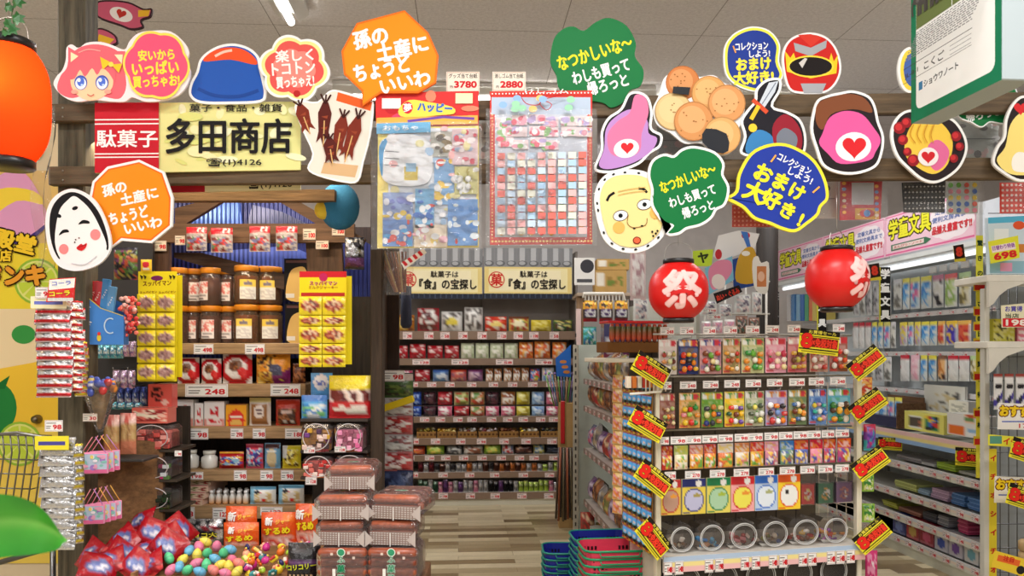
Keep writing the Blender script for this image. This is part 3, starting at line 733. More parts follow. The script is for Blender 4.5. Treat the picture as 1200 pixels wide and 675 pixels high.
# ================================================================== the two large packs hung in the middle
FP = Frame(0,2.9,0)
def hang_pack(name, label, cat, cx, cy, d): return thing(name, label, cat, at(cx, cy, d))
def art_part(name, root, cx, cy, d, draw, ly=0.0, mt='board', rx=0):
 """a flat printed part: drawn in photo units about (cx, cy), the root's anchor"""
 mb = MB(); draw(Art(mb, cx, cy, d/F, ly, mt=mt)); return ob(name, mb, root)
t = hang_pack('toy_assortment_pack', 'hanging assortment of blue and yellow children\'s goods under a red header card', 'toy pack', 500,200,2.9)
def hdr(A):
 A.board([(440,109),(561,107),(561,147),(441,149)],.004,(216,56,56))
 for i in range(16): x = 445+RN.random()*112; A.ell(x, 112+RN.random()*32,5+RN.random()*6,3+RN.random()*5, RN.choice([(236,96,84),(240,140,110),(226,76,110),(200,40,48)]), n=10)
 A.rect(448,116,470,128,(244,240,238)); A.rect(534,110,554,122,(244,236,190)); A.poly(smooth([(468,128),(480,118),(500,120),(530,126),(532,134),(512,136),(490,138),(470,137)],3),(250,224,90))
 A.ell(478,127,6,7,(216,36,60)); A.text('夢', 478,127,9, WHITE, 0,.03); A.text('ハッピー', 510,127,10,(60,110,200),4,.05,40,(250,244,240),.7)
 A.poly([(442,139),(560,136),(560,146),(441,148)],(244,180,80)); A.line([(478,143),(520,138),(556,140)],3,(120,80,170))
def back(A): A.board([(443,146),(561,146),(561,290),(442,291)],.004,(246,226,120)); A.rect(455,150,558,288,(222,226,232)); [A.ell(456+RN.random()*100,150+RN.random()*136,3+RN.random()*6,2+RN.random()*4, RN.choice([(170,200,230),(244,240,240),(250,190,190),(240,230,170)]), n=8) for _ in range(60)]
art_part('header_card', t, 500,200,2.9, hdr, -.004); art_part('backing_card', t, 500,200,2.9, back, 0)
def purse(A):
 A.board(smooth([(445,172),(456,161),(480,158),(500,164),(507,180),(506,206),(496,217),(466,218),(448,208)],4),.008,(240,240,242)); A.poly(smooth([(445,172),(456,162),(450,180),(449,206),(446,200)],3),(80,160,214))
 A.rect(474,196,490,212,(216,190,80)); A.rect(476,192,488,202,(150,190,220))
 for y in (178,186,194): A.line([(452, y),(468, y+1)],.8,(90,90,100))
art_part('coin_purse', t, 500,200,2.9, lambda A: (A.board([(442,146),(505,144),(505,156),(442,158)],.003,(96,176,222)), A.text('おもちゃ', 470,151,6, WHITE, -1,.02,40)),-.014)
art_part('coin_purse', t, 500,200,2.9, purse, -.01)
def small_card(x0, y0, x1, y1, c1, c2, n, seed):
 def f(A):
  A.board([(x0, y0),(x1, y0),(x1, y1),(x0, y1)],.004, c1); r = random.Random(seed)
  for _ in range(n): A.ell(x0+2+r.random()*(x1-x0-4), y0+2+r.random()*(y1-y0-4),1.5+r.random()*4,1.5+r.random()*3, r.choice(c2), n=10)
 return f
for k, (x0, y0, x1, y1, c1, c2, n) in enumerate([(449,226,484,258,(150,170,216),[(240,240,250),(230,200,90),(120,130,200)],14),(449,258,484,289,(110,150,214),[(240,240,250),(230,90,80),(80,170,230)],14),(487,222,509,268,(120,180,220),[(240,80,70),(250,250,250),(70,120,200)],14),(509,186,532,240,(130,176,222),[(240,90,80),(250,250,250),(250,210,90)],16),(525,234,560,288,(110,160,220),[(240,250,255),(220,70,70),(80,140,210)],16),(486,264,524,290,(244,226,200),[(250,250,250),(240,180,190),(250,220,120)],12),(505,155,530,184,(190,190,180),[(150,130,90),(240,236,230),(110,100,90)],18),(530,152,560,194,(226,200,206),[(226,90,110),(250,240,240),(170,190,220)],22),(533,196,560,228,(206,200,130),[(240,240,236),(170,160,70)],8)]):
 art_part('goods_card', t, 500,200,2.9, small_card(x0, y0, x1, y1, c1, c2, n, k),-.007-.003*(k % 3))
for k, (x, y) in enumerate(((539,211),(549,211),(539,220),(549,220))):
 b = MB(); b.ball((0,0,0),(.012,.006,.012),(244,244,240), 'gloss', 10,6); o = ob('button_badge', b, t); q = at(x, y, 2.9)-at(500,200,2.9); o.location = (q.x, -.022, q.z)
def sleeve(root, x0, y0, x1, y1, cx, cy, d, ly, seed):
 m = MB(); s_ = d/F
 m.grid(14,20, lambda u, v: ((x0+(x1-x0)*u-cx)*s_, ly-.012*hsh(int(u*14+.5), int(v*20+.5), seed),-(y0+(y1-y0)*v-cy)*s_), lambda u, v: (250,250,250), 'bagclear'); return ob('clear_sleeve', m, root)
sleeve(t, 437,146,565,294,500,200,2.9,-.034,3)
t = hang_pack('eraser_board_pack', 'hanging prize board of tiny fruit and animal erasers with red dotted border', 'toy pack', 634,200,2.9)
def eb(A):
 A.board([(574,107),(694,106),(694,286),(574,287)],.004,(214,60,50)); A.rect(576,114,692,134,(190,206,226)); A.rect(580,134,688,278,(206,214,226))
 r = random.Random(4)
 for i in range(30): A.ell(577+i*4,110,1,1, WHITE, n=6); A.ell(577+i*4,283,1.6,1.3,(250,220,140), n=6)
 for i in range(40): A.ell(577,136+i*3.7,.9,.9,(250,220,140), n=6); A.ell(691,136+i*3.7,.9,.9,(250,220,140), n=6)
 for i in range(10): A.ell(580+r.random()*110,117+r.random()*15,5,4, r.choice([(250,200,120),(240,160,190),(160,220,180),(150,190,240)]), n=10)
 A.text('けしゴム', 640,110,5, WHITE, 0,.02,50)
 for i in range(9):
  for j in range(11): A.rect(583+i*11.7,182+j*8.7,592+i*11.7,189.5+j*8.7, r.choice([(250,190,190),(200,220,240),(240,120,110),(236,236,220),(180,214,240)]))
art_part('board', t, 634,200,2.9, eb, 0)
for k in range(16):
 r = random.Random(k+40); x, y = 588+(k % 6)*19+r.random()*5,140+(k//6)*13+r.random()*4
 art_part('prize_card', t, 634,200,2.9, small_card(x-9, y-5, x+9, y+6,(246,226,228),[(236,110,130),(250,250,250),(150,200,130),(240,170,190),(200,180,230)],7, k),-.006-.002*(k % 3))
er = [cached(('er', c, q),(lambda c=c, q=q: (lambda b: (b.ball((0,0,0),(.0115,.006,.0105) if q else (.0095,.006,.012), c, 'plastic', 8,5), b.ball((.004,-.003,.007),(.004,.003,.004), mixc(c, (60,140,60),.6), 'plastic', 6,4), b.mesh('eraser'))[2])(MB()))) for q in (0,1) for c in ((236,80,70),(250,206,60),(90,180,90),(250,160,60),(244,150,170),(120,80,60),(240,236,226),(250,220,120))]
for i in range(9):
 for j in range(11):
  if j*9+i < 96:
   q = at(587.5+i*11.7,186+j*8.7,2.9)-at(634,200,2.9); o = ob('eraser', er[int(hsh(i, j, 5)*15.99)], t); o.location = (q.x, -.009, q.z)
b = MB(); f_ = 2.9/F
b.tube([((x-634)*f_, -.03,-(y-200)*f_) for x, y in smooth([(608,112),(616,124),(630,126),(636,120),(650,116),(662,112)],4, False)],.0016,(206,24,40), 'cloth', 5)
b.tube([((x-634)*f_, -.03,-(y-200)*f_) for x, y in smooth([(632,124),(640,132),(646,126),(640,122)],4, True)],.0014,(206,24,40), 'cloth', 5, True)
ob('red_cord', b, t)
sleeve(t, 570,132,698,290,634,200,2.9,-.04,9)
def big_price(A, x0, y0, x1, y1, head, num):
 A.board([(x0, y0),(x1, y0),(x1, y1),(x0, y1)],.003,(238,228,212)); A.line([(x0+1, y0+1),(x1-1, y0+1),(x1-1, y1-1),(x0+1, y1-1)],.6,(150,80,60), True)
 A.text(head, (x0+x1)/2, y0+5,5,(60,40,36),0,.02,(x1-x0)*.86); A.text(num, (x0+x1)/2+3, y0+15,9,(206,24,36),0,.05,(x1-x0)*.66); A.text('円', x0+6, y0+18,3,(60,40,36))
sign_at('price_card', 'large price card reading 3780 above the red header pack', 'price card', 543,98,2.915, lambda A: big_price(A, 523,84,562,108.5, 'グッズ当て台紙', '3780'))
sign_at('price_card', 'large price card reading 2880 above the eraser board', 'price card', 597,98,2.915, lambda A: big_price(A, 577,84,616,107, '消しゴム当て台紙', '2880'))

# ---- clear packs hung between and below the beams on the right
G_HP = 'clear packs hung on the beams'
def clear_pack(name, label, x0, y0, x1, y1, d, draw, seed, gap=3):
 t = thing(name, label, 'novelty pack', at((x0+x1)/2,(y0+y1)/2, d),0, G_HP)
 cx, cy = (x0+x1)/2,(y0+y1)/2
 art_part('printed_sheet', t, cx, cy, d, draw, 0); sleeve(t, x0-gap, y0-gap, x1+gap, y1+gap, cx, cy, d, -.02, seed); return t
def lottery(A):
 A.board([(985,212),(1034,211),(1032,257),(984,258)],.003,(190,40,50)); A.rect(998,214,1024,240,(190,188,190)); A.rect(1002,244,1030,257,(214,160,60)); A.ell(1016,250,9,5,(190,50,40)); A.ell(1016,250,4,4,(80,130,190))
 for i in range(12): A.ell(989+(i % 2)*38,215+i*3.4,2.4,2, RN.choice([(240,220,200),(120,150,200),(240,170,60)]))
clear_pack('lottery_pack', 'clear pack with red bordered lottery sheet beside the large blue bubble', 984,212,1034,257,3.0, lottery, 21)
def blackgrid(A):
 A.board([(1057,214),(1108,212),(1107,249),(1059,249)],.003,(30,28,30))
 for i in range(11):
  for j in range(5): A.star(1061+i*4.3,219+j*6.4,1.5,(220,216,210),4)
clear_pack('sticker_pack', 'clear pack holding black sheet with rows of white stars', 1057,212,1108,249,3.02, blackgrid, 22)
def dots(A):
 A.board([(1109,213),(1146,212),(1146,250),(1110,251)],.003,(200,206,200))
 for i in range(4):
  for j in range(5): A.ell(1114+i*9.2,217+j*7.4,2.9,2.9,[(236,90,70),(240,206,60),(110,190,70),(240,140,160),(70,110,190)][int(hsh(i, j, 9)*4.99)])
clear_pack('sticker_pack', 'clear pack with big multicoloured dots, next to the black sheet', 1109,212,1146,250,3.03, dots, 23)
def redgrid(A):
 A.board([(1172,214),(1215,214),(1215,250),(1172,250)],.003,(226,74,60))
 for i in range(8):
  for j in range(6): A.ell(1175+i*5,217+j*6,1.6,1.6,(250,230,220), n=8)
clear_pack('sticker_pack', 'clear pack with orange-red sheet of pale dots near the white shelf unit', 1172,214,1215,250,3.03, redgrid, 24)
def redlace(A):
 A.board([(858,236),(905,236),(905,266),(858,266)],.003,(216,52,46))
 for i in range(10):
  for j in range(6): A.ell(861+i*4.6,239+j*5,1.3,1.3,(250,160,140), n=8)
clear_pack('sticker_pack', 'red patterned sheet behind the tip of the large blue bubble', 858,236,905,266,3.1, redlace, 25)
for k, (x0, y0, x1, y1, c) in enumerate([(700,138,760,188,(196,198,200)),(770,140,850,190,(180,184,186)),(1062,140,1110,190,(176,180,180)),(1112,138,1170,188,(196,200,196)),(930,210,982,256,(214,206,200)),(560,138,580,186,(206,210,212)),(846,200,870,240,(206,196,196))]):
 def f(A, x0=x0, y0=y0, x1=x1, y1=y1, c=c, k=k):
  A.board([(x0, y0),(x1, y0),(x1, y1),(x0, y1)],.003, c); r = random.Random(k)
  for _ in range(14): A.ell(x0+3+r.random()*(x1-x0-6), y0+3+r.random()*(y1-y0-6),2+r.random()*4,1+r.random()*4, r.choice([(150,150,152),(226,226,226),(120,118,118),(220,190,190)]), n=8)
  A.line([(x0+4,(y0+y1)/2),(x1-4,(y0+y1)/2)],.8,(120,120,124))
 clear_pack('novelty_pack', ['grey clear pack behind the purple cut-out board', 'grey clear pack behind the round crackers', 'grey clear pack below the rose-edged board', 'pale clear pack behind the half hidden green bubble', 'pale clear pack right of the large blue bubble', 'narrow clear pack between the two large hanging packs', 'clear pack between the green bubble and large blue bubble'][k], x0, y0, x1, y1,3.06, f, 30+k, 2)

# ================================================================== the giant notebook hung at the upper right
fl = Frame(0,0,0); pA = Vector((1.243,2.39,0)); pB = Vector((1.276,2.0,0))
yaw = atan2(pB.y-pA.y, pB.x-pA.x); wn = (pB-pA).length
t = thing('giant_notebook', 'giant green school notebook hung near the ceiling, showing elephants photo', 'display box', (pA.x, pA.y, 2.158), yaw)
hn = .62
b = MB(); b.box((wn/2,.045, hn/2),(wn, .09, hn),(176,188,192), 'board', .003); ob('box_body', b, t)
def nb(A):
 A.rect(0,0,390,620,(18,112,76)); A.rect(26,40,366,585,(226,226,222),22); A.rect(28,46,364,340,(150,160,150))
 A.rect(28,46,364,180,(190,200,205)); A.rect(28,180,364,300,(120,120,96)); A.rect(28,262,364,340,(96,110,60)); A.line([(195,46),(195,340)],3,(226,226,222))
 for x, y, k in ((60,250,1),(118,262,.8),(170,250,1),(240,255,1.1),(310,262,.9)):
  g = (70,66,62); A.ell(x, y, 34*k, 27*k, g); A.ell(x-32*k, y-4*k, 15*k, 17*k, g); A.ell(x-24*k, y-2*k, 9*k, 14*k, (92,88,84))
  for lx in (-20,-8,12,22): A.rect(x+lx*k-5*k, y+10*k, x+lx*k+5*k, y+52*k, g)
  A.line(smooth([(x-44*k, y),(x-50*k, y+20*k),(x-46*k, y+44*k)],4, False),7*k, g)
 r = random.Random(8)
 for i in range(11):
  y = 356+i*9; x = 44
  while x < 344: l = 6+r.random()*16; A.line([(x, y),(min(350, x+l), y)],3.4,(120,120,120)); x += l+4
 A.line([(44,470),(350,470)],2,(60,60,60)); A.text('こくご', 190,495,24,(40,40,40),0,.02,90)
 A.text('JL-8-1', 84,496,16,(50,50,50),0,.02,64)
 for k in range(3): A.line([(260,484+k*12),(348,484+k*12)],2,(140,140,140))
 A.line([(44,515),(350,515)],1.5,(90,90,90)); A.rect(122,536,140,560,(50,110,150)); A.text('ショウワノート', 222,548,20,(40,44,48),0,.03,150)
m = MB(); A = Art(m, 0,620,.001,-.0008); A.s = wn/390; A.oy = 620
nb(A); o = ob('front_cover', m, t); o.scale = (1,1,1)
b = MB(); b.tube([(wn*.5,.045, hn),(wn*.5,.045,3.5-2.158)],.002,(180,180,180), 'metal', 5); ob('hanging_wire', b, t)

# ================================================================== paper lanterns
def red_lantern(label, cx, cy, d, R, hh, rz):
 t = thing('paper_lantern', label, 'lantern', at(cx, cy, d), radians(rz), 'red festival lanterns over the end display')
 n = 22; prof = []
 for i in range(n*2+1):
  k = i/(n*2); a = -1+2*k; r = R*(1-abs(a)**2.6*.5)*(1 if i % 2 else .988); prof.append((r, a*hh))
 b = MB(); b.lathe(prof, (214,22,20), 'plastic', 32, cap=False); sh = ob('paper_shade', b, t)
 for z, nm in ((hh, 'top_ring'),(-hh-.018, 'bottom_ring')):
  b = MB(); b.lathe([(R*.49, z),(R*.52, z+.003),(R*.52, z+.016),(R*.47, z+.018),(R*.42, z+.009)],(20,16,16), 'plastic', 24); ob(nm, b, t)
 b = MB(); b.tube(smooth([(-R*.42,0),(-R*.4, R*.5),(0, R*.78),(R*.4, R*.5),(R*.42,0)],5, False) and [(x, 0, hh+.012+z) for x, z in smooth([(-R*.46,0),(-R*.4, R*.45),(0, R*.62),(R*.4, R*.45),(R*.46,0)],5, False)],.0014,(200,196,190), 'metal', 5); ob('handle_wire', b, t)
 b = MB(); b.tube([(0,0, hh+R*.62),(0,0, hh+R*.62+.2)],.0012,(220,220,220), 'metal', 4); ob('hanging_string', b, t)
 # the festival character, printed on the curved paper
 b = MB(); vs, fs, x0, x1, y0, y1 = glyphs('祭', 0.0)
 def wrap(x, z, e):
  a = z/hh; r = R*(1-abs(a)**2.6*.5)+e; th = x/R; return (r*sin(th),-r*cos(th), z)
 S = hh*1.5
 def put_g(grow_, col, e):
  for q in range(12 if grow_ else 1):
   dx, dz = (grow_*cos(pi*q/6), grow_*sin(pi*q/6)) if grow_ else (0,0)
   b.add([wrap((x-(x0+x1)/2)*S*1.0+dx, (y-(y0+y1)/2)*S*.95+dz, e+q*.00002) for x, y in vs], fs, col, 'paper')
 put_g(R*.058,(246,186,182),.0012); put_g(R*.03,(250,206,202),.0018)
 ob('festival_character', b, sh); return t
red_lantern('red festival paper lantern with pink character facing forward, left of two', 795,341,2.95,.114,.104,-4)
red_lantern('red festival paper lantern turned away so its pink character faces right', 980.5,327,2.95,.116,.108,40)
# glowing lantern at the left edge
t = thing('glowing_lantern', 'large glowing orange paper lantern at the left edge beneath green ivy', 'lantern', at(10,122,2.3))
b = MB(); R, hh = .112,.165; prof = []
for i in range(73):
 a = -1+2*i/72; prof.append((R*(1-.38*abs(a)**3.2)*(1 if i % 2 else .97), a*hh))
b.lathe(prof, (255,92,36), 'lantern', 36, cap=False); ob('paper_shade', b, t)
for z, nm in ((hh, 'top_ring'),(-hh-.028, 'bottom_ring')):
 b = MB(); b.lathe([(R*.6, z),(R*.64, z+.004),(R*.64, z+.024),(R*.58, z+.028),(R*.5, z+.014)],(18,15,14), 'plastic', 28); ob(nm, b, t)
b = MB(); b.tube([(x, 0, hh+.02+z) for x, z in smooth([(-.06,0),(-.05,.05),(0,.075),(.05,.05),(.06,0)],5, False)],.0018,(190,180,170), 'metal', 5); b.tube([(0,0, hh+.095),(0,0, hh+.6)],.0015,(210,205,200), 'metal', 4); ob('handle_wire', b, t)
bb = MB(); bb.ball((0,0,0),(.026,.026,.034),(255,190,90), 'emit', 12,8); o = ob('light_bulb', bb, t); o.location = (-.02,0,.05)
l = bpy.data.lights.new('lantern_lamp', 'POINT'); l.energy = 2.4; l.color = (1,.6,.22); l.shadow_soft_size = .03
lo = bpy.data.objects.new('lantern_lamp', l); C.objects.link(lo); lo.location = at(10,122,2.3)+Vector((-.035,-.078,.045))
# ivy strand above it
t = thing('hanging_ivy', 'green ivy strand hanging above the glowing lantern', 'plant', at(18,0,2.25))
b = MB(); q = [(14,-12),(16,5),(14,18),(17,30),(15,44)]; s_ = 2.25/F
b.tube([((x-18)*s_, 0,-y*s_) for x, y in smooth(q, 4, False)],.0018,(70,96,50), 'leaf', 5); ob('stem', b, t)
for k, (x, y, r, a) in enumerate(((22,3,9,30),(12,10,7,160),(24,24,9,60),(13,30,7,200),(20,38,8,100),(12,42,6,250),(30,-2,9,10))):
 b = MB(); pts = [(0,-1),(.3,-.5),(.85,-.55),(.6,0),(.8,.5),(.3,.6),(0,1),(-.3,.6),(-.8,.5),(-.6,0),(-.85,-.55),(-.3,-.5)]
 b.add([(px*r*s_, .012*(abs(px)), pz*r*s_) for px, pz in rotp(pts, 0,0, a)],[tuple(range(12))],(44,104,48), 'leaf'); o = ob('leaf', b, t); o.location = ((x-18)*s_, -.01-.004*k, -y*s_)
# large leaf at the lower left, close to the lens
d = .95; t = thing('broad_leaf_plant', 'broad bright green plant leaf close by at the lower left', 'plant', at(-30,625, d)); s_ = d/F
b = MB(); n = 12
def leaf(u, v):
 x = -10+(88-(-10))*u; c = 596+62*u**1.6*.55-14*u; wv = 56*(1-u**2.2)**.75+1
 return ((x+30-10)*s_, .02*sin(u*3)-.02*abs(v-.5),-(c+(v-.5)*2*wv*(.62 if v < .5 else .72)-625+18)*s_)
b.grid(14,8, leaf, lambda u, v: mixc((92,190,60),(40,140,40), min(1, abs(v-.5)*1.6)) if abs(v-.5) > .06 else (130,206,90), 'leaf'); ob('leaf_blade', b, t)
b = MB(); b.tube([(.0,.02,-.01),(-.1,.03,-.12),(-.12,.05,-1.22)],[.004,.006,.008],(60,120,50), 'leaf', 6); ob('stem', b, t)
# ================================================================== the candy stall (left)
HS = Frame(0,3.6,0)
BRD = (176,142,102); DW = (66,48,36)
def fbox(parent, name, fr, x0, y0, x1, y1, ly, t, col, mt='woodx', bev=.003):
 c, z, w_, h_ = fr.box(x0, y0, x1, y1, ly); b = MB(); b.box((0, t/2, h_/2),(w_, t, h_), col, mt, bev)
 o = ob(name, b, parent); o.location = (c, ly, z) if parent is not None and parent.type == 'EMPTY' and parent.get('_fr') else fr.w(c, ly, z)
 return o, z, z+h_
def fixture(name, label, cat, fr):
 t = thing(name, label, cat, fr.o, fr.yaw); t['_fr'] = 1; return t
rack = fixture('candy_stall_shelving', 'light wooden shelving of the candy stall holding jars and sweets', 'shelving', HS)
SH = []
for x0, y0, x1, y1 in ((190,402,356,415),(178,450,358,465),(178,500,358,514),(178,551,358,564),(180,593,360,608)):
 o, zb, zt = fbox(rack, 'shelf_board', HS, x0, y0, x1, y1,0,.3, BRD); SH.append(zt)
b = MB(); b.box((0,0,1.05),(1.22,.02,2.1),(58,42,32), 'woodz'); o = ob('back_panel', b, rack); o.location = (-1.2,.42,0)
for px_, ly in ((166,.1),(438,.1)):
 c, z, _ = HS.hit(px_, 412, ly); b = MB(); b.box((0,.16,1.05),(.03,.34,2.1),(74,54,40), 'woodz', .003); o = ob('side_panel', b, rack); o.location = (c, ly, 0)
fbox(rack, 'display_box_front', HS, 160,642,372,690,-.12,.02,(150,108,70), 'woodx')
prices(HS, rack, -.004,[(227,403,250,415, '498'),(287,403,310,415, '498'),(217,450,267,465, '248'),(317,450,352,464, '248'),(221,502,244,515, '98'),(270,502,285,514, '298'),(296,502,311,514, '98'),(334,502,357,514, '188'),
 (214,553,238,562, '198'),(274,551,289,563, '98'),(305,551,320,563, '98'),(329,551,344,563, '98'),(202,594,228,608, '168'),(249,595,268,608, '122'),(305,594,331,604, '122'),(354,404,358,415, '')])
# roof, rafters and tie board of the little house
house = fixture('house_gable', 'timber gable of the candy stall with blue light painted on its corrugated roof panels', 'stall roof', HS)
b = MB(); A = Art(b, 0,0,1,0)
def gp(pts, ly, col, mt, t=.03, name='rafter'):
 b = MB(); P_ = [HS.hit(x, y, ly) for x, y in pts]; n = len(P_)
 f = [(p[0], ly, p[1]) for p in P_]; k = [(p[0], ly+t, p[1]) for p in P_]
 b.add(f+k, [tuple(range(n)), tuple(range(2*n-1, n-1,-1))]+[(i, (i+1) % n, n+(i+1) % n, n+i) for i in range(n)], col, mt); return ob(name, b, house)
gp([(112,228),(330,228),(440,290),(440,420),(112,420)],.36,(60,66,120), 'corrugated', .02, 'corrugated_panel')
gp([(232,232),(280,233),(283,264),(212,264)],.3,(92,128,220), 'corrugated', .02, 'corrugated_panel')  # blue light reflections are put into the colours of the corrugated panels
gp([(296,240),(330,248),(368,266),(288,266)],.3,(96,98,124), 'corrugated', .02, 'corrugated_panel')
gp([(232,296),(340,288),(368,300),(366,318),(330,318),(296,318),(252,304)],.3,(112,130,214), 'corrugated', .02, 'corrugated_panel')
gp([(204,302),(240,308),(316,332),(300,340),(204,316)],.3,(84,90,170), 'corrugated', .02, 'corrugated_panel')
gp([(205,244),(250,232),(260,236),(205,270)],.05,(96,70,50), 'woodx'); gp([(320,232),(336,228),(428,280),(424,290),(410,286)],.05,(98,72,52), 'woodx')
gp([(160,262),(415,262),(415,284),(160,284)],.02,(108,80,58), 'woodx', .03, 'tie_board'); gp([(204,296),(236,296),(336,322),(334,340),(204,302)],.1,(70,50,38), 'woodx')
gp([(358,280),(400,280),(402,320),(360,320)],.06,(90,66,48), 'woodz', .03, 'board'); gp([(176,262),(198,262),(198,330),(176,330)],.03,(84,60,46), 'woodz', .03, 'board')
gp([(150,222),(392,222),(392,235),(150,235)],-.45,(120,92,62), 'woodx', .05, 'header_beam')
def stamp(A): A.ell(252,276,8,8,(170,60,50)); A.ell(252,276,6.6,6.6,(150,110,80)); A.text('菓', 252,276,9,(170,50,44))
m = MB(); q = HS.hit(252,276,.02); A = Art(m, 252,276, q[2]/F); stamp(A); o = ob('stamp_mark', m, house); o.location = (q[0],.019, q[1])
prices(HS, house, .015,[(355,268,370,281, '100'),(370,282,385,292, '100'),(389,264,404,276, '100'),(205,276,217,287, '98'),(180,282,195,294, '98')], bg=(226,214,196))

# ---- designs
D = {}
def design(key, name, cat, fn): D[key] = (name, cat, fn)
def simple_bag(paint, t=.05, mt='film', art=None, nu=13, nv=16): return lambda w, h, key: bag(key, w, h, min(t, w*.7), paint, mt, art, nu, nv)
def simple_box(paint, t=.05, side=None): return lambda w, h, key: carton(key, w, h, t, paint, 'gloss', side)
def shelf_row(fr, ly, z, items, where, group, name=None, zfix=True):
 """items: (x0, x1, ytop, design, description[, ybottom])"""
 out = []
 for i, it in enumerate(items):
  x0, x1, yt, key, desc = it[:5]
  yb = it[5] if len(it) > 5 else None
  c, zb, w_, h_ = fr.box(x0, yt, x1, yb or 410, ly); zt = fr.hit((x0+x1)/2, yt, ly)[1]
  z0 = zb if yb else z; h_ = zt-z0
  nm, cat, fn = D[key]; me = fn(w_*.97, h_, key)
  lb = f"{desc}, {ORD[i]} from left {where}"
  o = put(nm, me, fr, c, ly, z0, lb, cat, group, rx=it[6] if len(it) > 6 else 0, rz=RN.uniform(-3,3)); out.append(o)
 return out
# ---- jars
def jar_proto(big):
 t = thing('snack_jar', 'tmp', 'jar', (0,0,-5),0, 'yellow-lidded jars on the stall shelf')
 r, h = (.062,.16) if big else (.052,.155)
 con = (132,66,30) if big else (92,44,28)
 b = MB(); b.lathe([(r*.9,.004),(r*.92, h*.5),(r*.88, h*.84)], con, 'candy', 18); ob('jar_contents', b, t)
 b = MB(); b.lathe([(r*.9,0),(r, .012),(r, h*.84),(r*.86, h*.93),(r*.84, h)],(236,196,150) if big else (226,190,170), 'jar', 22, cap=False); ob('jar_body', b, t)
 b = MB(); b.lathe([(r*.9, h-.004),(r*.95, h-.002),(r*.95, h+.02),(r*.9, h+.024)],(226,140,30), 'plastic', 22); ob('lid', b, t)
 b = MB(); k0, k1 = (-.62,.62) if big else (-.6,.6); z0, z1 = h*.14, h*.72
 paint = PT((240,236,226),('r', 0,0,1,.36,(250,214,90)),('e', .5,.2,.3,.12,(130,120,130)),('n', .1,.5,.9,.92,[(240,236,226),(214,206,200)],3,7,3)) if big else PT((238,226,222),('n', 0,0,1,.62,[(232,150,140),(240,220,214),(224,110,104),(246,236,230)],6,8,7),('r', .15,.74,.85,.8,(150,140,140)),('r', .1,.88,.6,.93,(90,80,80)))
 b.grid(10,12, lambda u, v: ((r+.001)*sin(k0+(k1-k0)*u),-(r+.001)*cos(k0+(k1-k0)*u), z1+(z0-z1)*v), paint, 'gloss'); ob('label', b, t)
 return t, r, h
jb, rb, hb = jar_proto(True); js, rs, hs_ = jar_proto(False)
JU = [(js, 211),(js, 226),(js, 249),(js, 266),(jb, 291),(jb, 314)]; used = set()
for lev in (0,1):
 for i, (p0, px_) in enumerate(JU):
  ly = .12; c, _, d_ = HS.hit(px_, 400, ly)
  z = SH[0]+.0005 + lev*(.182 if p0 is js else .187)
  lb = ('large snack jar with yellow label' if p0 is jb else 'snack jar with pink and white label')+f', {ORD[i]} from left in the {"upper" if lev else "lower"} jar row'
  loc = HS.w(c, ly+(.03 if i % 2 else -.02), z); rz = RN.uniform(-.5,.5)
  if p0.name not in used: used.add(p0.name); p0.location = loc; p0.rotation_euler = (0,0, rz); LABELS.pop('tmp', 0); tag(p0, lb)
  else: dup(p0, loc, rz, lb)
# ---- shelf rows of bags
def tx(s, x, y, sz, col, rot=0, w=None, out=None, ow=.006):
 return lambda A: A.text(s, x*A.W, y*A.HH, sz*A.HH, col, rot, .03, w and w*A.W, out, ow*A.HH)
design('redwhite', 'snack_bag', 'snack bag', simple_bag(PT((240,232,226),('ring', .5,.5,.6,.5,.34,(206,34,44)),('e', .5,.42,.24,.2,(130,96,80)),('e', .72,.62,.16,.14,(220,40,40)),('n', .3,.3,.6,.5, PALS['brown'],4,4,2),('r', .2,.84,.8,1,(214,44,50))),.06))
design('orangepurple', 'snack_bag', 'snack bag', simple_bag(PT((236,150,40),('n', 0,.05,.6,.5,[(236,150,40),(60,40,30),(250,190,80)],8,5,5),('d', 1.0,2,.5,(120,30,96)),('e', .62,.55,.22,.2,(70,70,100)),('n', .05,.6,.5,1, PALS['gold'],5,4,1),('r', .7,.84,.82,.93,(230,230,60))),.06))
design('clearbrown', 'snack_bag', 'snack bag', simple_bag(lots('brown', 4, n=(6,7)),.05))
shelf_row(HS, .06, SH[1],[(208,234,419, 'redwhite', 'red and white snack bag'),(236,260,420, 'redwhite', 'red and white snack bag'),(261,296,414, 'redwhite', 'larger tilted red and white bag'),(300,341,415, 'orangepurple', 'orange and purple snack bag'),(343,358,426, 'clearbrown', 'small brown snack bag')], 'on the shelf below the jars', 'snack bags under the jars')
design('tube', 'snack_stick_box', 'snack', simple_box(PT((238,230,226),('n', .3,.1,.7,.7,[(238,230,226),(206,40,50)],3,7,2),('r', 0,.72,1,1,(220,150,140)),('n', .1,.74,.9,.98,[(210,40,50),(238,220,214)],4,3,8)),.06,(230,222,214)))
design('orangebox', 'snack_box', 'snack', simple_box(PT((244,168,30),('e', .5,.75,.42,.5,(222,50,36)),('r', .2,.52,.8,.6,(250,240,220)),('e', .5,.85,.3,.14,(226,180,90)),('r', 0,0,1,.08,(120,60,30))),.06))
design('brownwhite', 'snack_bag', 'snack bag', simple_bag(PT((236,226,214),('r', .12,.2,.88,.95,(160,110,66)),('e', .5,.5,.26,.22,(240,226,214)),('n', .34,.4,.66,.6,[(90,40,60),(240,226,214)],3,3,4),('r', 0,0,1,.14,(240,220,140))),.04, 'gloss'))
design('redbrown', 'snack_bag', 'snack bag', simple_bag(PT((196,56,36),('n', .12,.35,.88,.95, PALS['brown'],6,5,3),('r', .25,.4,.75,.52,(226,200,190)),('n', .3,.78,.8,.88,[(226,220,210),(90,50,40)],6,1,1)),.05))
